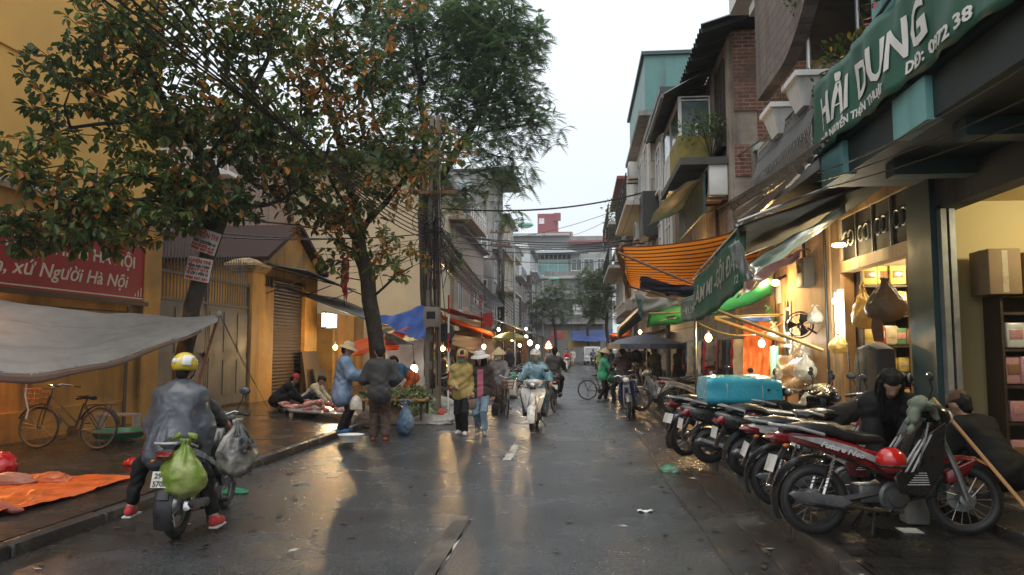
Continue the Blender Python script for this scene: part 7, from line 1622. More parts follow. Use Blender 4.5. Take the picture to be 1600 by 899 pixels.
# vendors and customers on the left pavement
G = lambda px, py: ground(px, py, ZL)
person('person squatting with dark red beanie and black coat beside the meat', G(438, 640), R(-62), pel=(0, -.10, .26), lean=42, feet=((-.14, .06, 0), (.14, .06, 0)), hands=((-.10, .52, .22), (.12, .55, .20)), look=(0, 38), top=C_BLACK, bottom=C_BLACK, hat='beanie', hatm=C_RED, knee=(.7, 1, .6), loose=.04, h=.018)
person('person squatting in a cream jacket sorting the meat', G(484, 636), R(-100), S=.95, pel=(0, -.10, .25), lean=44, feet=((-.14, .05, 0), (.14, .05, 0)), hands=((-.12, .58, .22), (.12, .60, .18)), look=(0, 45), top=C_CREAM, bottom=C_NAVY, hair='bun', knee=(.7, 1, .6), loose=.022, h=.018)
vs1, JV = person('person in lilac blue rain jacket and straw hat with blue boots', G(534, 676), R(-72), S=1.02, feet=((-.09, .05, 0), (.09, -.03, 0)), hands=((-.10, .40, 1.06), (.16, .38, 1.02)), look=(-10, 18), top=RAINP, bottom=C_BLACK, shoe=C_BLUE, hat='brim', hatm=STRAW, hair='short', loose=.055, hem=.14, skirt=.2, h=.016, topname='rain_jacket')
person('person in black quilted jacket and brown trousers seen from behind', ground(592, 688, 0), R(12), S=1.06, feet=((-.10, .04, 0), (.12, -.03, 0)), hands=((-.20, .26, 1.02), (.24, .24, .98)), look=(10, 15), top=C_DKGREY, bottom=C_BROWN, shoe=clo('rust_sandal', (.30, .08, .05)), hair='short', loose=.040, legloose=.03, h=.016)
person('person bending in blue top and orange apron behind the vegetable stall', G(628, 640) + Vector((0, 1.2, 0)), R(115), pel=(0, 0, .80), lean=52, feet=((-.14, 0, 0), (.14, 0, 0)), hands=((-.12, .58, .72), (.14, .58, .70)), look=(0, 40), top=C_BLUE, apron=(.22, C_ORANGE), bottom=C_ORANGE, hair='short', loose=.03, h=.018)
person('person in conical hat and grey coat pushing a loaded bicycle', ground(775, 648) + Vector((0, .8, 0)), R(170), S=.98, feet=((-.09, .1, 0), (.09, -.1, 0)), hands=((-.25, .30, .92), (.22, .30, .92)), look=(5, 8), top=C_GREY, bottom=C_BROWN, hat='cone', hair='short', mask=MASKW, h=.018)
# right side crowd
GR = lambda px, py, z=0: ground(px, py, z)
bicycle('black city bicycle held by the woman in green', GR(918, 625), R(-4), lean=R(0), basket=False)
person('person in green jacket and conical hat pushing a black bicycle', GR(942, 627), R(-78), S=.98, feet=((-.10, .10, 0), (.10, -.16, 0)), hands=((-.16, .42, .96), (.26, .38, .92)), look=(-5, 12), top=C_GREEN, bottom=C_BLACK, shoe=C_GREY, hat='cone', hair='bun', loose=.035, h=.017)
bag('green plastic bag hung on the bicycle of the woman in green', GR(954, 625) + Vector((.02, .1, .55)), .34, PLB('green', (.03, .28, .13)), seed=3)
person('person in dark maroon coat seen from behind on a parked motorbike', GR(976, 632) + Vector((0, .5, 0)), R(10), S=1.04, pel=(0, 0, .84), lean=10, feet=((-.26, .1, 0), (.26, .1, 0)), hands=((-.28, .5, 1.0), (.28, .5, 1.0)), top=clo('dark_plum', (.035, .018, .022)), bottom=C_BLACK, hair='short', loose=.04, knee=(1, .6, 0), h=.019)
underbone('black motorbike with red tail lamp under the person in maroon', GR(972, 634), R(80), body=P_BLK, lean=R(3))
underbone('dusty motorbike with blue legs seen head on near the box', GR(1012, 655, 0) + Vector((-.25, 1.25, 0)), R(-100), body=P_GREY, shield=P_BLUE, lean=R(4), steer=R(12))
underbone('beige motorbike parked slantwise by the market crowd', GR(1062, 648, ZR) + Vector((.3, .5, 0)), R(160), body=P_BEIGE, shield=P_GREY, lean=R(3))
underbone('white motorbike parked beyond the blue foam roll', GR(1075, 655, ZR) + Vector((-.2, 1.2, 0)), R(12), body=P_WHITE, shield=P_BLK, lean=R(3))
underbone('red motorbike parked among the market crowd', GR(1020, 612, 0), R(60), body=P_RED, shield=P_RED, lean=R(3))
person('person in dark olive jacket standing among the parked motorbikes', GR(1026, 622, ZR), R(120), S=.99, feet=((-.08, 0, 0), (.1, 0, 0)), hands=((-.15, .3, .98), (.16, .3, .96)), look=(0, 20), top=clo('dark_olive', (.028, .032, .022)), bottom=C_BLACK, hair='bun', loose=.04, h=.019)
person('person in black hooded coat standing by the pale post', GR(1062, 622, ZR), R(-60), S=1.0, hands=((-.12, .3, .95), (.16, .28, .95)), look=(0, 15), top=C_BLACK, bottom=C_BLACK, hood=1, hair='short', loose=.06, hem=.2, h=.019)
person('person in dark jacket bending under the warm bulb', GR(1098, 618, ZR) + Vector((.2, .6, 0)), R(-40), S=1.04, lean=22, hands=((-.14, .45, .85), (.14, .45, .85)), look=(0, 30), top=clo('slate_jacket', (.035, .045, .055)), bottom=C_BLACK, hair='short', loose=.05, h=.019)
STRIPE = clo('striped', (.10, .10, .09), node=stripes((.32, .30, .24), 2, 22, .6))
person('person in striped top stooping beside the blue foam roll', GR(1128, 640, ZR) + Vector((0, 1.0, 0)), R(-80), pel=(0, 0, .70), lean=62, hands=((-.12, .55, .5), (.14, .55, .5)), look=(0, 40), top=STRIPE, bottom=C_NAVY, hair='short', loose=.03, h=.019)
person('person with long black hair in black clothes bending behind the dark red motorbike', (2.92, 7.5, ZR), R(165), S=1.0, pel=(0, 0, .80), lean=52, feet=((-.1, .0, 0), (.12, 0, 0)), hands=((-.12, .48, .52), (.10, .46, .50)), look=(6, 42), top=C_BLACK, bottom=C_BLACK, hair='long', loose=.03, h=.015)
person('person in dark clothes and brown cap crouching inside the cream shop', (4.02, 7.75, ZR), R(25), S=1.02, pel=(0, -.1, .42), lean=40, feet=((-.16, .1, 0), (.16, .1, 0)), hands=((-.2, .5, .4), (.2, .5, .4)), look=(5, 25), top=C_BLACK, bottom=C_BLACK, hat='cap', hatm=clo('brown_cap', (.085, .04, .026)), hair='short', loose=.05, knee=(.8, 1, .5), h=.017)
# crowd further down the road, each figure a person
def mb_rider(px, py, face, top, lab, hatm=None, bike='s', body=P_BLK, lights=False, glow=None, h=.026):
 p = ground(px, py); rz = R(-90) if face else R(90)
 (scooter if bike == 's' else underbone)('small distant motorbike ' + lab, p + Vector((0, .6 if face else -.6, 0)), rz, body=body, **({'lights': lights} if bike == 's' else {}), tail=glow or TAILR)
 person('distant person on a motorbike ' + lab, p + Vector((0, .25 if face else -.25, 0)), R(180) if face else 0, pel=(0, 0, .84), lean=5, feet=((-.18, .4, .3), (.18, .4, .3)), hands=((-.3, .5, 1.0), (.3, .5, 1.0)), top=top, bottom=C_BLACK, hat='helmet' if hatm else None, hatm=hatm or P_WHITE, hair=None if hatm else 'short', h=h, knee=(.4, 1, .5), loose=.035)
mb_rider(886, 581, True, C_RED, 'in red top coming up mid road', body=P_WHITE)
mb_rider(915, 567, False, C_RED, 'in bright red jacket riding away with tail lamp lit', hatm=C_RED, glow=BRED, h=.03)
mb_rider(927, 572, False, clo('mauve', (.10, .08, .14)), 'in mauve coat beside the red jacket', h=.03)
mb_rider(936, 586, False, clo('pale_green', (.22, .34, .10)), 'in pale green raincoat near the kerb', hatm=P_WHITE)
def walker(px, py, rz, top, bot, lab, hat=None, hatm=STRAW, S=1.0, z=0, h=.028):
 person(lab, ground(px, py, z), R(rz), S=S, feet=((-.08, .1, 0), (.09, -.1, 0)), top=top, bottom=bot, hat=hat, hatm=hatm, h=h, loose=.03)
walker(869, 580, 175, C_WHITE, C_BLACK, 'distant person in white and black with conical hat on the left lane', 'cone')
walker(895, 572, 170, C_WHITE, C_CREAM, 'distant person in pale clothes mid road by the red scooter')
walker(858, 586, 180, C_GREY, C_BLACK, 'distant person in grey with pink helmet walking along the left lane', 'helmet', C_PINK)
walker(906, 562, 20, C_NAVY, C_BLACK, 'small far person in navy at the road end')
walker(955, 588, 30, C_NAVY, C_BLACK, 'person in navy standing at the right kerb crowd', S=1.02)
walker(966, 582, 200, C_GREY, C_BLACK, 'person in grey facing the camera in the right crowd', 'cone')
walker(984, 590, 10, C_BLACK, C_BLACK, 'person in black seen from behind below the parasol edge', z=ZR)
walker(996, 598, 40, C_BLACK, C_DKGREY, 'tall person in black coat under the middle of the parasol', S=1.05, z=ZR)
walker(1008, 596, 350, C_BLACK, C_BLACK, 'person in long black coat right of the tall one', S=1.03, z=ZR)
walker(1040, 606, 180, C_WHITE, C_GREY, 'person in white with pale helmet facing the camera', 'helmet', P_WHITE, z=ZR)
walker(974, 576, 180, C_BROWN, C_BLACK, 'person in brown far under the slate awning', z=ZR)
walker(796, 592, 160, C_NAVY, C_BLACK, 'person in navy browsing the lit left stalls', z=ZL)
walker(812, 584, 90, C_BROWN, C_BLACK, 'person in brown facing the lit left stalls', z=ZL)
walker(700, 610, 200, C_BLACK, C_BLACK, 'person with red white scarf at the orange stall', z=ZL)
walker(690, 612, 60, C_BROWN, C_BLACK, 'seated looking person in brown under the orange stall', z=ZL, S=.85)
for k, (px, py, rz, bd) in enumerate(((792, 622, 10, P_BLK), (800, 612, 25, P_GREY), (808, 603, 5, P_RED), (816, 596, 20, P_BLUE), (705, 622, 0, P_BLK))):
 underbone(['black motorbike first in the left hand cluster behind the women', 'grey motorbike second in the left hand cluster', 'red motorbike third in the left hand cluster', 'blue motorbike last in the left hand cluster', 'black motorbike parked by the orange stall behind the women'][k], ground(px, py, 0), R(rz + 180), body=bd, lean=R(3), group='motorbikes parked along the left stalls')
# ================================================================== GOODS, LAMPS AND SMALL THINGS
def bulb_lamp(label, p, col, power, mat, size=.045, cord=.5, nm='bulb', lr=.06):
 T = Thing(nm, p, label, 'lamp'); p = Vector(p)
 m = MB(); m.ell(p, (size, size, size * 1.25), 14, 10); T.part('glass', m, mat, smooth=180)
 m = MB(); m.lathe([(size * .35, size * 1.15), (size * .4, size * 1.7), (size * .3, size * 2.2), (.005, size * 2.3)], p, 10); T.part('holder', m, BLKP)
 if cord: m = MB(); m.tube([p + Vector((0, 0, size * 2.2)), p + Vector((.01, .02, cord))], .005, 5); T.part('cord', m, BLKP)
 lamp(nm + '_light', p - Vector((0, .12, .02)), power, col, lr); return T
WA, WH = (1, .62, .26), (1, .95, .82)
bulb_lamp('warm bulb hanging by the gatehouse shutter pier', atY(524, 543, 24.5), WA, 190, BWARM, .075)
bulb_lamp('glaring white lamp behind the vegetable stall', atY(647, 577, 21.6), WH, 55, BWHITE, .11, cord=0)
bulb_lamp('warm bulb under the grey tarp out of the wind', atY(-45, 548, 10.6), (1, .45, .14), 110, BWARM, .05)
bulb_lamp('warm bulb in the orange stall left of the striped post', atY(692, 545, 29), WA, 230, BWARM, .09)
bulb_lamp('warm yellow bulb lower down in the orange stall', atY(696, 573, 28), WA, 130, BWARM, .07)
bulb_lamp('warm bulb in front of the strung pale cloth', atY(756, 542, 32), WA, 110, BWARM, .09)
for k, (px, py, Y, c, mt, pw, sz) in enumerate(((800, 531, 50, WA, BWARM, 160, .10), (822, 527, 56, WH, BWHITE, 180, .13), (828, 536, 54, WH, BWHITE, 180, .17), (840, 542, 56, WA, BWARM, 160, .13), (812, 540, 48, WA, BWARM, 140, .10), (822, 514, 60, WH, BWHITE, 100, .09), (779, 515, 44, WH, BWHITE, 80, .08))):
 bulb_lamp(['warm bulb nearest under the long corrugated awning', 'upper white bulb of the bright cluster', 'biggest glaring white bulb of the left row', 'warm bulb right of the glaring cluster', 'low warm bulb before the bright cluster', 'small high white bulb on the left awning', 'white bulb by the yellow parasol on the left'][k], atY(px, py, Y), c, pw, mt, sz, cord=.3)
T = Thing('orange_lamp', atY(857, 540, 70), 'orange glowing lantern sign far down the left side', 'lamp')
m = MB(); c = atY(857, 543, 70); m.ell(c, (.35, .2, .16)); m.lathe([(.3, .2), (.04, .6)], c, 12); T.part('shade', m, BORG); lamp('orange_light', c - Vector((0, .5, 0)), 120, (1, .4, .1), .2)
bulb_lamp('warm bulb on a wire under the green tarp', atY(1107, 528, 14.4), WA, 110, BWARM, .065, cord=.3)
bulb_lamp('white bulb before the orange red curtain', atY(1190, 537, 14.6), WH, 80, BWHITE, .06, cord=.35)
bulb_lamp('small lamp under the slate awning far right', atY(1000, 519, 30), WA, 60, BWARM, .07, cord=.1)
bulb_lamp('tiny warm lamp at the far right awning corner', atY(961, 538, 40), WA, 60, BWARM, .09, cord=.1)
bulb_lamp('warm stall bulb behind the glowing striped tarp', atY(1066, 428, 17.6), WA, 75, BWARM, .06, cord=0)
T = Thing('wall_spotlights', atY(1230, 441, 14.6), 'pair of warm spot lamps on the brown wall', 'lamp')
for px in (1223, 1236):
 m = MB(); c = atY(px, 441 + (2 if px > 1230 else 0), 14.5); c.x = min(c.x, SX - .25); m.ell(c, (.075, .075, .05)); T.part('glass', m, BWARM, smooth=180)
 m = MB(); m.bar(c + Vector((.03, 0, .05)), (SX - .02, c.y + .1, c.z + .15), .012); T.part('arm', m, IRON)
lamp('spot_light', (SX - .45, 14.4, atY(1230, 445, 14.5).z - .05), 85, WA, .08)
T = Thing('tube_lamp', (SX - .06, 11.6, 2.3), 'bright vertical white tube lamp on the goods shop door jamb', 'lamp')
m = MB(); m.bar((SX - .10, 11.62, 1.75), (SX - .10, 11.62, 2.55), .028); m.ell((SX - .12, 11.58, 2.42), (.06, .06, .06)); T.part('tube', m, BTUBE); m = MB(); m.bb((SX - .07, 11.58, 1.7), (SX - .002, 11.67, 2.6)); T.part('holder', m, WHITEP, smooth=0)
lamp('tube_light', (SX - .3, 11.5, 2.2), 40, (.95, 1, .88), .12)
T = Thing('ledge_lamp', (SX - .2, 11.4, 3.2), 'flat warm lamp under the goods shop transom', 'lamp')
m = MB(); c = atY(1311, 383, 11.2); c.x = SX - .18; m.lathe([(.02, .03), (.09, .02), (.10, -.01), (.06, -.03), (.01, -.035)], c, 16); T.part('glass', m, BWARM); m = MB(); m.bar(c + Vector((0, 0, .03)), (SX, c.y, c.z + .12), .012); T.part('arm', m, IRON)
lamp('ledge_light', c - Vector((.1, 0, .12)), 42, (1, .72, .34), .06)
lamp('goods_shop_light', (4.9, 10.7, 2.9), 120, (1, .82, .5), .15)
T = Thing('shop_ceiling_bulb', (5.2, 10.7, 3.1), 'ceiling bulb inside the goods shop', 'lamp'); m = MB(); m.ell((5.2, 10.7, 3.12), (.06, .06, .07)); T.part('glass', m, BWARM); m = MB(); m.bar((5.2, 10.7, 3.18), (5.2, 10.7, 3.3), .02); T.part('holder', m, BLKP)
m = MB(); sagline(m, atY(1090, 504, 13), atY(1226, 502, 14.5), .25, .012, 20, 6); sagline(m, atY(1226, 502, 14.5), atY(1232, 445, 14.5), 0, .01); single(m.build('yellow_cable', mk('yellow_cable', (.5, .34, .06), rough=.5)), 'sagging yellow cable between the salon sign and the spot lamps', 'cable')
T = Thing('wall_fan', (SX - .3, 12.7, 2.0), 'black caged electric fan on the lamp lit wall', 'fan')
c = atY(1258, 508, 12.8); c.x = SX - .32
m = MB(); m.T = Matrix.Translation(c) @ Euler((0, R(12), R(62))).to_matrix().to_4x4()
for dx, rr in ((-.07, .2), (0, .23), (.07, .2)): m.ring((dx, 0, 0), rr, .007, 'x', 28, 5)
for k in range(14):
 a = 2 * math.pi * k / 14; m.tube([(-.10, .03 * math.cos(a), .03 * math.sin(a)), (-.07, .2 * math.cos(a), .2 * math.sin(a)), (0, .23 * math.cos(a), .23 * math.sin(a)), (.07, .2 * math.cos(a), .2 * math.sin(a)), (.1, .04 * math.cos(a), .04 * math.sin(a))], .003, 3)
T.part('cage', m, BLKP); Tm = m.T
m = MB(); m.T = Tm
for k in range(3): a = 2 * math.pi * k / 3; m.grid(lambda u, v: ((v - .5) * .06, (.03 + .16 * u) * math.cos(a + (v - .5) * .9), (.03 + .16 * u) * math.sin(a + (v - .5) * .9)), 4, 5, thick=.003)
m.lathe([(.03, -.04), (.035, .04), (.01, .05)], (0, 0, 0), 10, axis='x'); T.part('blade', m, BLKP)
m = MB(); m.T = Tm; m.lathe([(.05, .08), (.06, .2), (.03, .24)], (0, 0, 0), 12, axis='x'); m.T = None; m.bar(c + Vector((.15, .05, -.05)), (SX, c.y + .1, c.z - .15), .018); T.part('motor', m, BLKP)
CLEAR = mk('clear_plastic', (.62, .50, .36), rough=.2, var=.25, bump=.6, bscale=9, alpha=.55, coat=.3); CLEARW = mk('clear_plastic_pale', (.6, .57, .5), rough=.18, var=.3, bump=.6, bscale=11, alpha=.6, coat=.3)
m = MB(); cloth(m, (SX - .22, 15.0, 1.55), (SX - .26, 12.4, 1.62), (SX - .3, 12.3, .95), (SX - .25, 15.0, .90), .02, .05, seed=4, thick=.004); single(m.build('plastic_sheet', CLEAR, smooth=180), 'wrinkled clear plastic sheet hung over the plywood counter', 'plastic sheet')
T = Thing('plywood_counter', (SX - .4, 13.6, ZR), 'orange lit plywood counter front under the plastic sheet', 'counter')
m = MB(); m.bb((SX - .42, 12.5, ZR), (SX - .02, 15.0, .98)); T.part('front_panel', m, PLY, smooth=0)
m = MB()
for y in (12.48, 13.3, 14.2): m.bb((SX - .45, y, ZR), (SX - .421, y + .06, .96))
m.bb((SX - .46, 12.44, .982), (SX, 15.04, 1.02)); T.part('batten', m, WOODD, smooth=0)
for k, (y, z, s_, lab) in enumerate(((13.9, 1.15, .26, 'clear bag of goods hung left on the plastic sheet'), (12.2, 1.2, .42, 'big clear bag of goods between counter and shop door'), (12.0, .7, .40, 'lower clear bag leaning by the shop door'))):
 bag(lab, (SX - .42, y, z), s_, CLEARW, seed=k + 20, handles=False)
T = Thing('shelf', (4.75, 11.8, ZR), 'wooden goods shelf on the far side wall of the goods shop', 'shelf')
m = MB()
for z in (.5, .95, 1.35, 1.75, 2.2, 2.65): m.bb((4.24, 11.5, z - .03), (5.6, 11.98, z))
T.part('board', m, WOODD, smooth=0)
for x in (4.22, 4.9, 5.6): m = MB(); m.bb((x, 11.5, ZR), (x + .03, 11.98, 2.9)); T.part('upright', m, WOODD, smooth=0)
PK = [mk('pack_' + n, c, rough=.3, var=.25, coat=.3) for n, c in (('cream', (.5, .42, .28)), ('yellow', (.55, .42, .12)), ('red', (.42, .05, .05)), ('green', (.10, .22, .10)), ('white', (.55, .55, .52)), ('brown', (.22, .12, .06)), ('pink', (.5, .25, .25)))]
jar0 = None; q = random.Random(31)
def goods(n, x0, x1, y0, y1, z, label, nm, group, builder, size):
 first = None
 for i in range(n):
  loc = (x0 + (x1 - x0) * (i + .5) / n + q.uniform(-.015, .015), q.uniform(y0, y1), z)
  if first is None or q.random() < .4: first = builder(nm, loc, size * q.uniform(.8, 1.15), label, group); first.r.rotation_euler = (0, 0, R(90))
  else: o = copy_tree(first.r); o.location = loc; o.rotation_euler = (0, 0, R(90) + q.uniform(-.4, .4))
def jar(nm, loc, s_, label, group):
 T = Thing(nm, loc, label, 'jar', group); b = Vector(loc)
 m = MB(); m.lathe([(.02, 0), (.30 * s_, 0), (.33 * s_, .05 * s_), (.33 * s_, .7 * s_), (.26 * s_, .82 * s_)], b, 14); T.part('body', m, q.choice(PK[:2] + PK[4:6])); m = MB(); m.lathe([(.28 * s_, .822 * s_), (.28 * s_, .95 * s_), (.02, .96 * s_)], b, 14); T.part('lid', m, q.choice((PK[2], PK[3], BLKP, PK[4]))); return T
def pack(nm, loc, s_, label, group):
 T = Thing(nm, loc, label, 'packet', group); b = Vector(loc)
 m = MB(); m.rbox(b + Vector((0, 0, .42 * s_)), (.35 * s_, .62 * s_, .8 * s_), .08 * s_); T.part('body', m, q.choice(PKS)); m = MB(); m.rbox(b + Vector((-.178 * s_, 0, .45 * s_)), (.012, .4 * s_, .3 * s_), .004); T.part('paper_label', m, q.choice(PKS)); return T
PKS = PK
for z, n, bl, nm, lab, gp, sz in ((.5, 9, jar, 'jar', 'small jar on the goods shelf', 'jars on the goods shelf', .26), (.95, 11, jar, 'jar', 'small jar on the goods shelf', 'jars on the goods shelf', .2), (1.35, 8, pack, 'packet', 'packet on the goods shelf', 'packets on the goods shelf', .3), (1.75, 8, pack, 'packet', 'packet on the goods shelf', 'packets on the goods shelf', .32), (2.2, 7, pack, 'packet', 'packet on the goods shelf', 'packets on the goods shelf', .4), (2.65, 6, pack, 'packet', 'packet on the goods shelf', 'packets on the goods shelf', .34)):
 goods(n, 4.28, 5.5, 11.58, 11.66, z, lab, nm, gp, bl, sz)
T = Thing('goods_table', (4.6, 11.0, ZR), 'low display table just inside the goods shop door', 'table')
m = MB(); m.bb((4.22, 10.7, .62), (5.2, 11.3, .66)); T.part('table_top', m, mk('pale_board', (.5, .4, .26), rough=.6), smooth=0); m = MB(); m.bb((4.24, 10.74, ZR), (5.18, 10.77, .618)); T.part('front_panel', m, PLY, smooth=0)
goods(9, 4.28, 5.1, 10.78, 10.85, .662, 'packet on the low display table', 'packet', 'packets on the display table', pack, .24); goods(8, 4.28, 5.1, 11.05, 11.15, .662, 'jar at the back of the display table', 'jar', 'jars on the display table', jar, .32)
bag('big yellow bag of noodles hanging in the goods shop door', (SX + .05, 11.0, 1.98), .50, mk('noodle_bag', (.62, .42, .14), rough=.25, var=.25, bump=.5, bscale=14, transl=.3, coat=.4), seed=2, handles=False, cat='bag', sq=(.7, .8, 1.3))
bag('clear bag of yellow biscuits hanging by the white tube lamp', (SX - .12, 11.55, 1.62), .32, mk('biscuit_bag', (.55, .38, .12), rough=.2, bump=.5, transl=.3, coat=.4), seed=6, handles=False)
bag('brown bag hung high on the right of the shop door', (SX - .05, 9.95, 2.05), .55, mk('brown_sack', (.17, .11, .06), rough=.5, bump=.4), seed=12, handles=False, nm='sack')
T = Thing('hanging_bread', (SX + .1, 10.55, 1.9), 'string of brown sausages hanging beside the noodle bag', 'sausages')
for k in range(5): m = MB(); m.tube([(SX + .1, 10.45 + k * .07, 2.25), (SX + .08, 10.45 + k * .07, 2.0), (SX + .1, 10.45 + k * .07, 1.8)], [.012, .028, .016], 8); T.part('sausage', m, RUST)
T = Thing('dark_rack', (SX - .25, 9.9, ZR), 'dark rolled bundle edged with silver beads at the shop door', 'bundle')
m = MB(); m.slab([(9.55, .75), (10.35, .72), (10.42, 1.5), (10.3, 1.72), (9.9, 1.78), (9.6, 1.7)], .12, 'yz', .06, c=SX - .2); T.part('bundle', m, clo('dark_cover', (.03, .026, .024)))
for y0 in (10.12, 10.46):
 m = MB()
 for k in range(40): z = .5 + k * .032; m.ell((SX - .36, y0 + .03 * math.sin(z * 4), z), (.016, .016, .014), 6, 4)
 T.part('bead_string', m, CHROME)
T = Thing('parcel_stack', (SX - .3, 9.9, ZR), 'stack of pinkish wrapped parcels below the dark bundle', 'parcels')
for k in range(4): m = MB(); m.rbox((SX - .25 + .02 * (k % 2), 9.95 + .03 * (k % 3), .24 + .14 * k), (.5, .85, .13), .04); T.part('parcel', m, PK[6] if k % 2 else PK[0])
m = MB(); m.lathe([(.0, 0), (.1, .01), (.14, .1), (.1, .19), (0, .2)], (SX + .3, 9.75, 2.45), 14); single(m.build('red_lantern', PK[2]), 'round red lantern near the top of the goods shop', 'lantern')
T = Thing('white_stand', (SX - .6, 15.0, ZR), 'small white stand with boxes by the white bulb', 'stand')
m = MB(); m.bb((3.2, 14.7, ZR), (3.55, 15.1, 1.0)); m.bb((3.18, 14.68, 1.0), (3.57, 15.12, 1.03)); T.part('cabinet', m, WHITEP, smooth=0); m = MB(); m.rbox((3.35, 14.9, 1.12), (.28, .24, .16), .02); T.part('box', m, PK[4]); m = MB(); m.rbox((3.35, 14.69, .75), (.22, .01, .3), .004); T.part('label_panel', m, PK[2])
T = Thing('advert_panel', (3.72, 14.4, ZR), 'tall narrow green and white backlit panel beside the counter', 'sign')
m = MB(); m.bb((3.72, 14.55, .6), (3.78, 14.95, 1.75)); T.part('panel', m, mk('green_panel', (.10, .40, .24), rough=.4, stain=((.6, .65, .6), 2.5)), smooth=0)
T = Thing('shop_rack', (4.9, 8.4, ZR + .12), 'dark rack of packed goods inside the cream shop', 'rack')
m = MB(); m.bb((4.60, 8.55, .25), (4.63, 8.9, 2.28)); m.bb((5.9, 8.55, .25), (5.94, 8.9, 2.28)); m.bb((4.70, 8.86, .25), (5.9, 8.9, 2.28))
for z in (.45, .9, 1.3, 1.7, 2.1): m.bb((4.63, 8.55, z - .03), (5.9, 8.86, z))
T.part('frame', m, WOODD, smooth=0)
PKS = [PK[0], PK[4], PK[5], PK[6]]
for z in (.45, .9, 1.3, 1.7): goods(7, 4.68, 5.75, 8.62, 8.68, z, 'packed bag on the dark rack', 'packet', 'packets on the dark rack', pack, .34)
for k, (x, y, z, s_, lab) in enumerate(((4.62, 8.65, 2.29, (.34, .4, .5), 'brown carton on top of the dark rack, nearer the wall'), (5.0, 8.65, 2.29, (.34, .4, .46), 'second brown carton on top of the dark rack'))):
 T = Thing('carton', (x, y, z), lab, 'carton'); m = MB(); m.rbox((x, y, z + s_[2] / 2), s_, .012); T.part('body', m, mk('carton_brown', (.30, .20, .11), rough=.7, var=.15)); m = MB(); m.bb((x - .03, y - s_[1] / 2 - .002, z + .02), (x + .03, y - s_[1] / 2 + .001, z + s_[2] - .02)); m.bb((x - s_[0] / 2, y - .03, z + s_[2] + .001), (x + s_[0] / 2, y + .03, z + s_[2] + .003)); T.part('tape', m, PK[0])
bag('black holdall with yellow straps on the cream shop floor', (4.75, 7.3, .26), .8, C_BLACK, seed=14, handles=False, nm='holdall', tie=False, sq=(1.1, .7, .8))
T = Thing('yellow_roll', (5.25, 7.3, .85), 'yellow straps coiled over the black holdall', 'straps')
m = MB(); m.tube([(4.45, 7.2, .80), (4.6, 7.0, .84), (4.8, 6.95, .84), (5.0, 7.05, .80)], .03, 8, flat=.5); m.tube([(4.5, 7.3, .84), (4.7, 7.15, .87), (4.9, 7.25, .84)], .03, 8, flat=.5); T.part('strap', m, PK[1])
T = Thing('shop_step', (4.0, 7.2, 0), 'pale concrete step slab in front of the cream shop', 'step')
m = MB(); m.rbox((3.75, 6.9, ZR + .03), (.5, 2.6, .12), .02); T.part('slab', m, KERB)
T = Thing('foam_roll', (2.45, 10.2, .9), 'big shiny blue wrapped foam roll across the parked scooter seats', 'roll')
a, b = atY(1097, 611, 10.5), atY(1212, 613, 10.7); rr = []; d = (b - a).normalized(); sd = Vector((0, 0, 1)).cross(d).normalized()
for i in range(25):
 u = i / 24; p = a.lerp(b, u); s_ = 1 - .10 * (abs(2 * u - 1) ** 8)
 rr.append([p + (Vector((0, 0, 1)) * (math.copysign(abs(math.sin(t)) ** .75, math.sin(t)) * .215) + sd * (math.copysign(abs(math.cos(t)) ** .8, math.cos(t)) * .24)) * s_ * (1 + .06 * math.cos(5 * t + .4 + .3 * math.sin(4 * u)) + .02 * math.sin(9 * u + 3 * t) + .035 * noise.noise(Vector((u * 5, 2.2 * math.cos(t), 2.2 * math.sin(t)))) + .02 * (1 - 2 * abs(noise.noise(Vector((u * 11, 3 * math.cos(t), 3 * math.sin(t))))))) for t in (2 * math.pi * j / 40 for j in range(40))])
m = MB(); m.loft(rr); T.part('wrapping', m, mk('blue_foam_wrap', (.045, .34, .47), rough=.25, var=.12, scale=4, bump=.35, bscale=12, coat=.5))
m = MB()
for u in (.25, .72): p = a.lerp(b, u); m.tube([p + (Vector((0, 0, 1)) * math.sin(t) * .226 + sd * math.cos(t) * .252) for t in (2 * math.pi * j / 24 for j in range(24))], .006, 4, closed=True)
T.part('string', m, CLEARW)
T = Thing('helmet', (2.62, 5.95, .62), 'red helmet hung on the hook of the dark red motorbike', 'helmet')
c = b0 + Vector((.56, -.20, .66)); m = MB(); m.ell(c, (.118, .11, .105), 22, 12); T.part('shell', m, mk('red_gloss', (.50, .018, .015), rough=.18, coat=.7, var=.08)); m = MB(); m.ring(c - Vector((0, 0, .04)), .108, .010, 'z', 24, 5); T.part('rim', m, BLKP)
T = Thing('rag', (3.0, 6.0, 1.1), 'grey green rag draped over the handlebar of the dark red motorbike', 'cloth')
hb_ = b0 + Vector((.95, .16, 1.09)); T.add(blob('cloth_panel', [(hb_ + Vector((-.02, -.16, .0)), hb_ + Vector((.05, .10, .02)), .05, .05), (hb_ + Vector((-.06, -.10, 0)), hb_ + Vector((-.12, -.12, -.22)), .035, .025), (hb_ + Vector((-.03, 0, 0)), hb_ + Vector((-.09, 0, -.16)), .04, .02), (hb_ + Vector((.06, -.1, 0)), hb_ + Vector((.10, -.1, -.10)), .04, .02)], clo('rag_green', (.14, .17, .12)), None, .011, .02, .009, 34, 2))
T = Thing('broom', (3.9, 5.8, ZR), 'old broom leaning across the front wheel of the dark red motorbike', 'broom')
a, b = Vector((3.2, 7.1, 1.25)), Vector((3.62, 6.15, .22)); m = MB(); m.tube([a, b], .016, 8); T.part('stick', m, PLY)
m = MB()
for k in range(36): m.tube([b + Vector((0, 0, .03)), b.lerp(b + (b - a) * .35, 1) + Vector((rnd.uniform(-.10, .10), rnd.uniform(-.10, .10), -.10 + rnd.uniform(0, .07)))], [.010, .004], 4)
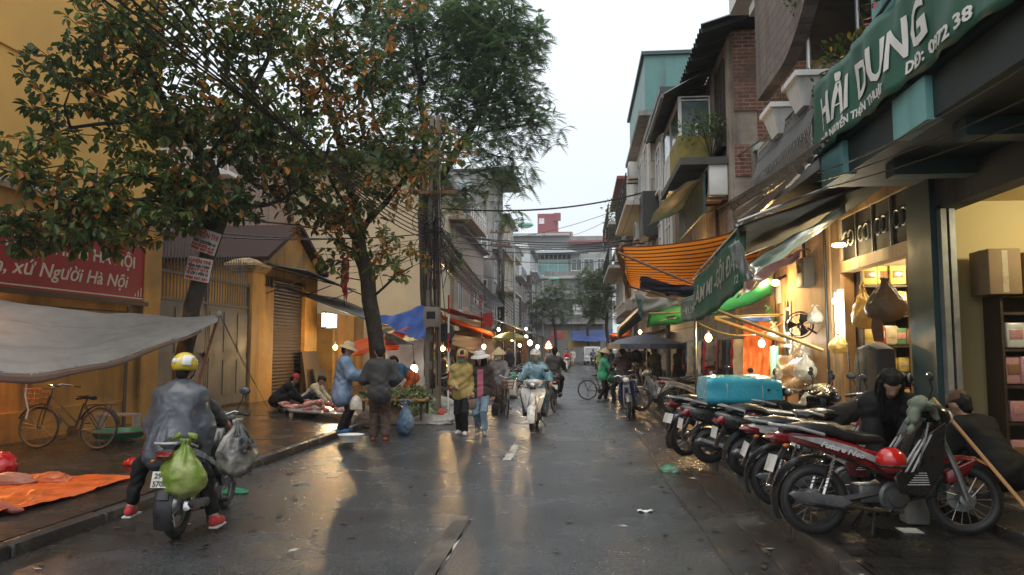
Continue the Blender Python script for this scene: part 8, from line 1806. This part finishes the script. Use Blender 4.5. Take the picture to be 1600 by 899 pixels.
T.part('bristles', m, RUST)
T = Thing('cardboard_box', (1.6, 11.5, ZR), 'orange cardboard box with blue lid at the right kerb', 'box')
c = ground(1063, 684, ZR); m = MB(); m.rbox(c + Vector((.15, .15, .15)), (.42, .36, .30), .01, rz=.1); T.part('body', m, mk('orange_carton', (.42, .20, .07), rough=.6, var=.3, stain=((.6, .5, .35), 4))); m = MB(); m.rbox(c + Vector((.15, .15, .345)), (.46, .40, .08), .02, rz=.1); T.part('lid', m, mk('blue_lid', (.05, .12, .32), rough=.4))
T = Thing('stool', (1.75, 12.4, ZR), 'low blue plastic stool behind the cardboard box', 'stool')
c = ground(1082, 668, ZR) + Vector((.0, .9, 0)); m = MB(); m.rbox(c + Vector((0, 0, .43)), (.34, .34, .04), .015); T.part('seat', m, mk('blue_lid', (.05, .12, .32)))
for sx in (-1, 1):
 for sy in (-1, 1): m = MB(); m.bar(c + Vector((sx * .13, sy * .13, .42)), c + Vector((sx * .16, sy * .16, 0)), .02, 6); T.part('leg', m, mk('blue_lid', (.05, .12, .32)))
bag('green and white plastic bag dropped at the right gutter', ground(1047, 737), .25, PLB('mint', (.08, .30, .17), col2=(.5, .52, .48), blend=.5), seed=8, tie=False, handles=False, sq=(1.2, 1, .55))
m = MB(); c = ground(1008, 800); m.grid(lambda u, v: c + Vector(((u - .5) * .16, (v - .5) * .07, .012 + .012 * math.sin(9 * u) * math.cos(7 * v))), 8, 5, thick=.003); single(m.build('paper_scrap', WHITEP, smooth=180), 'crumpled white paper scrap on the wet road', 'paper')
m = MB(); m.bb((2.75, 6.75, ZR + .001), (2.92, 6.92, ZR + .006)); single(m.build('paper_sheet', WHITEP, smooth=0), 'white sheet lying under the dark red motorbike', 'paper')
m = MB(); m.rbox((3.0, 7.12, ZR + .14), (.2, .18, .27), .02); single(m.build('concrete_block', CONC), 'pale block standing behind the dark red motorbike', 'block')
bag('grey plastic bag bundle behind the seat of the dark red motorbike', (2.75, 8.0, .62), .46, mk('grey_bag', (.2, .2, .19), rough=.3, bump=.5, coat=.2), seed=5, handles=False, tie=False, sq=(1, 1, .7))
T = Thing('seat_cover', (3.2, 9.1, .95), 'black rain cover thrown over the beige scooter by the goods shop', 'cover')
T.add(blob('cloth_panel', [((2.95, 8.9, .92), (3.4, 9.2, 1.05), .13, .11), ((2.9, 8.85, .85), (2.8, 8.8, .7), .09, .04), ((3.4, 9.2, 1.05), (3.6, 9.3, 1.05), .10, .07)], C_BLACK, None, .016, .03, .006, 20))
bk = bicycle('old dark bicycle with a front basket leaning by the yellow wall', ground(151, 703, ZL), R(176), lean=R(4), steer=R(8), basket=True)
m = MB()
GA, GB, GC, GD = ground(-150, 742, ZL), ground(214, 748, ZL), ground(95, 785, ZL), ground(-160, 850, ZL)
OS = Thing('ground_sheet', (GA.x, GA.y, ZL), 'bright orange plastic sheet spread on the left pavement', 'ground sheet')
def osheet(u, v):
 p = GA.lerp(GB, u).lerp(GD.lerp(GC, u), v); e_ = min(v, 1 - v) * 2
 p.z = ZL + .014 + .012 * (1 + math.sin(7 * u + 4 * v)) * .5 + .010 * (1 + math.sin(17 * u - 9 * v)) * .5 + .012 * (v > .93) + .035 * max(0, .3 + noise.noise(Vector((u * 9, v * 6, 1)))) * (1 - 2 * abs(noise.noise(Vector((u * 12 + 4 * v, v * 9, 3))))); return p
m.grid(osheet, 90, 50, thick=.004); OS.part('sheet', m, ORT, smooth=180)
def lump(nm, label, cat, px, py, z, size, mat, seed, sq=(1, 1, .5)):
 bag(label, ground(px, py, z), size, mat, handles=False, tie=False, seed=seed, sq=sq, nm=nm, cat=cat)
lump('cloth_heap', 'pink brown heap of wet cloth at the back of the orange sheet', 'cloth', 18, 755, ZL + .02, .42, clo('pinkish', (.30, .11, .07), rough=.5), 3, (1.6, .8, .4)); lump('plastic_heap', 'crumpled pale orange plastic on the orange sheet', 'plastic', 82, 752, ZL + .03, .34, PLB('orange', (.62, .17, .06)), 5, (1.5, .8, .45))
lump('plastic_bag', 'bright red plastic bag beside the bicycle front wheel', 'bag', 2, 735, ZL, .42, PLB('red', (.60, .02, .02)), 7, (1, 1, .8)); lump('plastic_bag', 'small red plastic bag by the left knee of the caped rider', 'bag', 206, 727, ZL, .20, PLB('red', (.60, .02, .02)), 17, (1.2, 1, .7))
m = MB(); p = ground(8, 796, ZL + .05); m.tube([p + Vector((-.25, 0, .0)), p + Vector((-.05, .02, .02)), p + Vector((.12, -.02, .0)), p + Vector((.2, -.01, 0))], [.04, .045, .035, .012], 8); single(m.build('cloth_roll', clo('rust_brown', (.25, .07, .045))), 'rolled reddish cloth on the orange sheet', 'cloth')
T = Thing('basin', ground(182, 690, ZL), 'green plastic basin lying by the yellow wall behind the bicycle', 'basin')
c = ground(186, 688, ZL); m = MB(); m.lathe([(.05, .05), (.36, .05), (.44, .15), (.47, .155), (.47, .17), (.44, .17), (.36, .075), (.05, .07)], c, 28); T.part('bowl', m, mk('green_basin', (.02, .20, .12), rough=.4)); m = MB(); m.ring(c + Vector((0, 0, .16)), .47, .018, 'z', 30, 6); T.part('rim', m, RUST)
T = Thing('bench', ground(188, 672, ZL), 'low grey bench against the yellow wall', 'bench')
c = ground(190, 678, ZL) + Vector((-.2, .2, 0)); m = MB(); m.box(c + Vector((0, 0, .34)), (.8, .25, .04)); T.part('seat', m, STEEL, smooth=0)
for sx in (-.36, .36): m = MB(); m.box(c + Vector((sx, 0, .16)), (.04, .22, .32)); T.part('leg', m, STEEL, smooth=0)
bag('torn green plastic scrap on the gutter right of the caped rider', ground(366, 770), .22, PLB('emerald', (.02, .26, .13)), seed=11, handles=False, tie=False, sq=(1.6, 1, .35))
MEAT = [mk('raw_meat', (.42, .09, .065), rough=.25, var=.4, scale=14, coat=.3), mk('meat_fat', (.62, .30, .22), rough=.3, var=.3, coat=.3)]
T = Thing('meat_board', G(520, 650), 'low board heaped with raw red meat on the wet pavement', 'board')
A_, B_, C2, D2 = G(436, 640), G(548, 645), G(560, 660), G(452, 652)
m = MB(); m.grid(lambda u, v: A_.lerp(B_, u).lerp(D2.lerp(C2, u), v) + Vector((0, 0, .12)), 4, 2, thick=.03)
for u, v in ((.05, .1), (.95, .1), (.95, .9), (.05, .9)): p = A_.lerp(B_, u).lerp(D2.lerp(C2, u), v); m.box(p + Vector((0, 0, .045)), (.08, .08, .09))
T.part('table_top', m, STEEL, smooth=0)
for k in range(26):
 u, v = q.random(), q.random(); p = A_.lerp(B_, u).lerp(D2.lerp(C2, u), v) + Vector((0, 0, .12 + .04 + .16 * math.exp(-((u - .5) / .3) ** 2) * q.random()))
 s_ = q.uniform(.07, .13); d_ = Vector((q.uniform(-1, 1), q.uniform(-1, 1), q.uniform(-.2, .3))) * s_
 o = blob('cut_of_meat', [(p - d_, p + d_, s_ * .5, s_ * .38), (p, p + Vector((d_.y, -d_.x, .02)), s_ * .42, s_ * .3)], MEAT[0] if q.random() < .68 else MEAT[1], None, .02, .02, .006, 34, k)
 tag(o, 'cut of raw meat heaped on the low pavement board', 'meat', 'cuts of meat on the board')
T = Thing('basin', G(548, 684), 'white basin on the kerb at the feet of the blue booted vendor', 'basin'); c = ground(548, 690, ZL); m = MB(); m.lathe([(.05, .0), (.16, .0), (.21, .11), (.225, .12), (.205, .11), (.15, .025), (.05, .02)], c, 26); T.part('bowl', m, WHITEP); m = MB(); m.lathe([(.01, .085), (.195, .09), (.01, .095)], c, 20); T.part('water', m, mk('grey_water', (.3, .3, .29), rough=.1))
T = Thing('basin', G(450, 640), 'steel basin by the beanie wearer', 'basin'); c = G(448, 643); m = MB(); m.lathe([(.05, .0), (.2, .0), (.26, .10), (.28, .105), (.25, .10), (.19, .02), (.05, .015)], c, 22); T.part('bowl', m, CHROME)
T = Thing('cart_table', G(610, 655), 'market table with heaps of greens behind the dark jacket customer', 'table')
c = G(606, 660) + Vector((0, .7, 0)); m = MB(); m.rbox(c + Vector((0, 0, .45)), (1.5, .8, .05), .01); T.part('table_top', m, PLY)
for sx in (-.72, .72):
 for sy in (-.38, .38): m = MB(); m.box(c + Vector((sx * .9, sy * .9, .21)), (.05, .05, .42)); T.part('leg', m, WOODD, smooth=0)
VEG = [mk('veg_' + n, cc, rough=.45, var=.3, transl=.2) for n, cc in (('green', (.08, .16, .035)), ('pale', (.26, .32, .13)), ('dark', (.03, .08, .025)))]
def veg(label, p, r, n, ls, mats):
 m = MB(); leafy(m, p, r, n, ls, mats, squash=.6); single(m.build('vegetable_heap', VEG, smooth=0), label, 'vegetables')
veg('dark leafy greens heaped on the left of the market table', c + Vector((-.5, -.1, .54)), .24, 260, .10, (0, 2)); veg('pale lettuces heaped mid market table', c + Vector((0, -.2, .54)), .34, 360, .10, (0, 1)); veg('spread of mixed greens at the right end of the market table', c + Vector((.45, -.1, .54)), .34, 380, .10, (0, 1, 2))
veg('loose greens on the ground by the utility pole', ground(655, 640, .10), .32, 260, .10, (0, 1)); veg('pale green vegetables in sacking near the striped post', ground(655, 628, .42), .34, 300, .11, (1, 1, 0))
lump('sack', 'grey green sack of vegetables right of the blue bag', 'sack', 664, 640, 0.0, .85, mk('sack_grey', (.28, .30, .22), rough=.5, bump=.5, var=.3), 31, (1.3, 1, .75)); lump('sack', 'lumpy white sack on the ground by the women', 'sack', 672, 662, 0, .7, PLB('white', (.5, .5, .45)), 32, (1.7, .8, .42)); lump('plastic_bag', 'crumpled white plastic close to the walking women', 'bag', 708, 655, 0, .5, PLB('white', (.5, .5, .45)), 33, (1.2, 1, .5))
bag('big pale blue plastic bag standing at the kerb', ground(633, 680), .58, PLB('blue', (.17, .28, .42), col2=(.36, .44, .54), blend=.55), seed=41, sq=(.7, .7, 1.1)); lump('plastic_bag', 'red orange plastic bag near the striped post', 'bag', 690, 650, 0, .36, PLB('redorange', (.6, .08, .035)), 35, (1, 1, .7)); lump('plastic_bag', 'small pink red bag near the walking women', 'bag', 690, 663, 0, .22, PLB('rose', (.62, .05, .08)), 36, (1.2, 1, .7)); lump('plastic_bag', 'green plastic bag in the rubbish by the pole', 'bag', 675, 650, 0, .36, PLB('green', (.03, .28, .13)), 37, (1, 1, .6))
lump('plastic_bag', 'clear bag held out by the vendor in the rain jacket', 'bag', 556, 640, .70, .3, CLEARW, 38, (.8, .8, 1)); lump('sack', 'dark brown sack under the market table', 'sack', 575, 668, 0, .6, clo('sacking', (.08, .05, .04)), 39, (1.1, .8, .8))
T = Thing('board_stack', G(478, 612), 'dark boards and a frame leaning by the gatehouse pier', 'boards')
m = MB(); c = Vector((GX + .25, 25.4, ZL)); m.box(c + Vector((0, 0, .75)), (.06, 1.5, 1.5), ry=-.15); T.part('panel', m, WOODD, smooth=0); m = MB(); m.box(c + Vector((.25, .2, .45)), (.06, 1.1, .9), ry=-.2); T.part('low_panel', m, IRON, smooth=0)
T = Thing('delivery_box', ground(783, 636), 'white box with a green cloth on the rear of the loaded bicycle', 'box')
c = ground(785, 648) + Vector((.05, .9, .45)); m = MB(); m.rbox(c + Vector((0, 0, .2)), (.5, .45, .42), .03); T.part('body', m, WHITEP); T.add(blob('cover', [(c + Vector((-.15, 0, .45)), c + Vector((.15, .05, .47)), .15, .13)], mk('green_cover', (.03, .22, .14), rough=.5), None, .025, .03, .008, 20)); m = MB(); m.rbox(c + Vector((0, 0, -.06)), (.52, .46, .08), .03); T.part('base', m, BLKP)
bicycle('loaded bicycle pushed by the woman in the conical hat', ground(783, 650) + Vector((0, .8, 0)), R(-80), lean=R(0), basket=True)
GOODS = {}
def stall_good(p, s_, q_, label, group):
 k = q_.randrange(7)
 if k not in GOODS: m = MB(); m.rbox((0, 0, .5), (.8, 1, 1), .1); GOODS[k] = o = m.build('goods_box', PK[k])
 else: o = GOODS[k].copy(); COL.objects.link(o)
 o.location = p; o.scale = (s_, s_, s_); tag(o, label, 'box', group)
for k, (y0, y1, c_) in enumerate(((31, 37, (.55, .34, .12)), (44, 52, (.5, .42, .25)), (53, 60, (.55, .45, .28)), (61, 70, (.45, .35, .22)))):
 T = Thing('market_stall', (-5.9, y0, ZL), ['orange lit stall under the red awning', 'stall of packed shelves under the long corrugated awning', 'brightest stall of the left row', 'last lit stall of the left row'][k], 'stall')
 mt = mk('stall_back' + 'abcd'[k], c_, rough=.6, var=.3, scale=3, stain=((.25, .12, .06), 2)); m = MB(); m.bb((-6.6, y0, ZL), (-6.45, y1, 3.0)); m.bb((-6.45, y1 - .1, ZL), (-4.9, y1, 2.6)); T.part('back_panel', m, mt, smooth=0)
 m = MB()
 for z in (.6, 1.1, 1.6, 2.1): m.bb((-6.45, y0 + .1, z), (-6.0, y1 - .15, z + .04))
 m.bb((-6.0, y0, ZL), (-5.1, y1 - .2, .75)); T.part('counter', m, WOODD, smooth=0)
 q2 = random.Random(k)
 for z in (.64, 1.14, 1.64, .75):
  for j in range(14): sx_ = q2.uniform(.12, .32); stall_good((-6.2 if z != .75 else q2.uniform(-5.9, -5.3), y0 + .2 + (y1 - y0 - .5) * j / 14, z), sx_, q2, 'boxed goods on the lit stalls of the left row', 'goods on the left stalls')
T = Thing('parasol', (-4.4, 44, ZL), 'yellow market parasol by the bright left stalls', 'parasol')
c = atY(796, 518, 44); rings = [[c + Vector((1.1 * f * math.cos(a), 1.1 * f * math.sin(a), -.4 * f ** 1.3)) for a in (2 * math.pi * j / 14 for j in range(14))] for f in (.02, .35, .7, 1)]; rings.append([p - Vector((0, 0, .12)) for p in rings[-1]]); m = MB(); m.loft(rings, caps=False); T.part('canopy', m, mk('yellow_parasol', (.55, .48, .14), rough=.5, transl=.4), smooth=20); m = MB(); m.bar(c, (c.x, c.y, ZL), .025); T.part('pole', m, STEEL)
for k, (px, py, lab) in enumerate(((985, 600, 'market table under the parasol on the right'), (1048, 612, 'market table beside the pale post on the right'))):
 T = Thing('market_table', ground(px, py, ZR), lab, 'table'); c = ground(px, py, ZR) + Vector((.6, .6, 0)); m = MB(); m.rbox(c + Vector((0, 0, .7)), (1.2, 1.0, .05), .01); T.part('table_top', m, PLY)
 for sx in (-.5, .5):
  for sy in (-.4, .4): m = MB(); m.box(c + Vector((sx, sy, .34)), (.05, .05, .68)); T.part('leg', m, WOODD, smooth=0)
 q3 = random.Random(k + 5)
 for j in range(14): stall_good(c + Vector((q3.uniform(-.5, .5), q3.uniform(-.4, .4), .73)), q3.uniform(.1, .22), q3, ['boxed goods on the market table under the parasol', 'boxed goods on the market table by the pale post'][k], ['goods on the parasol table', 'goods on the post table'][k])
T = Thing('stall_cabinet', ground(1055, 600, ZR), 'dark shelved cabinet behind the black hooded figure', 'cabinet')
c = ground(1052, 606, ZR) + Vector((.5, 2.5, 0)); m = MB(); m.box(c + Vector((0, .3, 1.2)), (1.0, .05, 2.4)); m.box(c + Vector((-.5, 0, 1.2)), (.05, .6, 2.4)); m.box(c + Vector((.5, 0, 1.2)), (.05, .6, 2.4)); T.part('carcass', m, WOODD, smooth=0)
m = MB()
for z in (.5, 1.0, 1.5, 2.0, 2.38): m.box(c + Vector((0, -.02, z)), (.98, .58, .04))
T.part('shelf_board', m, PLY, smooth=0)
# clutter on the lamp lit wall and in the right hand stalls
for k, (y, z, s_, mt) in enumerate(((12.9, 1.55, .22, CLEARW), (13.25, 1.5, .26, CLEAR), (13.6, 1.58, .2, CLEARW), (14.9, 1.9, .3, CLEAR), (15.3, 2.2, .34, PLB('greenish', (.1, .2, .1))), (12.35, 2.1, .28, CLEARW))):
 bag(['small clear bag pegged nearest the fan', 'rounder clear bag pegged beside the small one', 'third clear bag pegged along the counter', 'clear bag hung by the breeze blocks', 'dull green bag hung by the orange red curtain', 'clear bag hung high by the black pipe'][k], (SX - .2, y, z), s_, mt, seed=50 + k)
T = Thing('meter_box', (SX - .1, 13.05, 2.9), 'grey electric meter box high on the lamp lit wall', 'meter box')
m = MB(); m.rbox((SX - .12, 13.05, 3.0), (.2, .4, .5), .02); T.part('housing', m, GREYM); m = MB(); m.bb((SX - .226, 12.95, 3.0), (SX - .218, 13.15, 3.15)); T.part('window', m, GLASS, smooth=0)
T = Thing('notice_board', (SX - .03, 15.1, 2.4), 'pale paper notice pasted on the lamp lit wall', 'notice')
m = MB(); m.grid(lambda u, v: (SX - .03 + .006 * math.sin(9 * u), 14.95 + .4 * u, 2.6 + .5 * v), 6, 2, thick=.003); T.part('sheet', m, mk('sign_paper', (.55, .52, .47)))
for k, (y, lab) in enumerate(((17.2, 'hanging row of pale clothes in front of the first far shutter'), (20.6, 'hanging row of dark clothes in front of the second far shutter'), (24.0, 'hanging row of mixed clothes in front of the third far shutter'))):
 T = Thing('clothes_rail', (3.6, y, ZR), lab, 'clothes rail'); m = MB(); m.bar((3.5, y - 1.2, 1.95), (3.5, y + 1.2, 1.95), .018); m.bar((3.5, y - 1.2, ZR), (3.5, y - 1.2, 1.95), .018); m.bar((3.5, y + 1.2, ZR), (3.5, y + 1.2, 1.95), .018); T.part('rail', m, STEEL)
 q4 = random.Random(k)
 for j in range(9):
  yy = y - 1.05 + j * .26; m = MB(); hgt = q4.uniform(.6, 1.0); cloth(m, (3.28, yy, 1.9), (3.72, yy, 1.9), (3.76, yy + .03, 1.9 - hgt), (3.24, yy, 1.9 - hgt), 0, .03, nu=8, nv=8, seed=j, thick=.02); T.part('garment', m, q4.choice((C_CREAM, C_GREY, C_PINK, C_NAVY, C_BROWN, C_BLUE, C_WHITE, C_RED)), smooth=180)
for k, (px, py, s_, mt, lab) in enumerate(((1030, 628, .5, PK[4], 'pale sack on the pavement by the beige motorbike'), (1078, 634, .42, PK[2], 'red bundle behind the pale post'), (1120, 640, .5, PK[5], 'brown bundle by the striped stooping figure'), (1000, 612, .4, PK[1], 'yellow bundle under the parasol'))):
 bag(lab, ground(px, py, ZR) + Vector((.3, .5, 0)), s_, mt, seed=60 + k, nm='bundle', cat='bundle', handles=False)
lump('sack', 'pale green sack of lettuces behind the big blue bag', 'sack', 648, 652, 0, .8, mk('sack_pale', (.34, .40, .22), rough=.5, bump=.5, var=.35), 71, (1.2, 1, .8)); lump('plastic_bag', 'clear bundle of cabbages by the foot of the utility pole', 'bag', 690, 640, 0, .7, CLEARW, 72, (1.3, 1, .7)); lump('sack', 'tan sack standing left of the pale green sack', 'sack', 612, 662, 0, .7, mk('sack_tan', (.30, .22, .13), rough=.7, bump=.5, var=.3), 73, (1, 1, .9)); lump('plastic_bag', 'white plastic spread at the road edge by the brimmed hat walker', 'bag', 715, 648, 0, .6, PLB('white', (.5, .5, .45)), 74, (1.5, .8, .35))
# air conditioners, tanks and laundry on the old facades
def ac_unit(label, x, y, z, sgn, s_=1):
 T = Thing('air_conditioner', (x, y, z), label, 'air conditioner'); d = .32 * s_; c = Vector((x + sgn * (d / 2 + .06), y, z + .3 * s_))
 m = MB(); m.rbox(c, (d, .82 * s_, .58 * s_), .02); T.part('housing', m, WHITEP)
 m = MB(); m.lathe([(.01, 0), (.22 * s_, 0), (.23 * s_, .012), (.01, .013)], (c.x + sgn * d / 2 + (0 if sgn > 0 else -.013), c.y - .1 * s_, c.z), 18, axis='x'); T.part('fan_grille', m, IRON)
 for yy in (-.3, .3): m = MB(); m.bb((x, y + yy * s_ - .02, z - .06), (x + sgn * (d + .1), y + yy * s_ + .02, z - .005)); T.part('bracket', m, RUST, smooth=0)
for lab, x, y, z, g in (('air conditioner below the mossy planter balcony', 2.9, 14.6, 4.6, -1), ('air conditioner on the teal topped house, lower one', 2.35, 25.6, 5.4, -1), ('air conditioner on the teal topped house, upper one', 2.35, 28.6, 8.2, -1), ('air conditioner on the plain grey right hand house', 2.6, 33, 5.2, -1), ('air conditioner on the leafy right hand house', 2.3, 39, 6.2, -1), ('air conditioner on the low house with the pink balcony', -7.0, 48.3, 5.2, 1), ('air conditioner on the grey tube house, third floor', -6.5, 59, 9.3, 1), ('air conditioner on the grey tube house, second floor', -6.5, 59, 6.2, 1), ('air conditioner on the cream house with red shutters', -6.4, 67.5, 6.6, 1)): ac_unit(lab, x, y, z, g, 1.1)
for lab, x, y0, z, n in (('laundry line on the teal topped house', 1.6, 25, 7.5, 7), ('laundry line on the leafy right hand house', 1.45, 38, 8.0, 8), ('laundry line on the low house with the pink balcony', -6.2, 42, 5.0, 9)):
 T = Thing('laundry_line', (x, y0, z), lab, 'laundry'); m = MB(); m.bar((x, y0, z), (x, y0 + n * .55, z), .012); T.part('line', m, IRON); q5 = random.Random(n)
 for j in range(n): yy = y0 + .1 + j * .53; h_ = q5.uniform(.5, 1.0); m = MB(); cloth(m, (x, yy, z), (x + .02, yy + .42, z), (x + .03, yy + .40, z - h_), (x - .02, yy + .02, z - h_), 0, .02, nu=6, nv=6, seed=j, thick=.01); T.part('garment', m, q5.choice((C_WHITE, C_GREY, C_PINK, C_NAVY, C_CREAM, C_RED, C_BLUE)), smooth=180)
T = Thing('water_tank', (4.4, 20.5, 8.6), 'steel water tank on the roof of the dark narrow house', 'tank'); m = MB(); m.lathe([(.05, -.7), (.42, -.66), (.48, -.5), (.48, .5), (.42, .66), (.05, .7)], (3.6, 21, 9.2), 20, axis='y'); T.part('drum', m, STEEL); m = MB(); m.box((3.6, 20.6, 8.68), (.8, .08, .3)); m.box((3.6, 21.4, 8.68), (.8, .08, .3)); T.part('cradle', m, RUST, smooth=0)
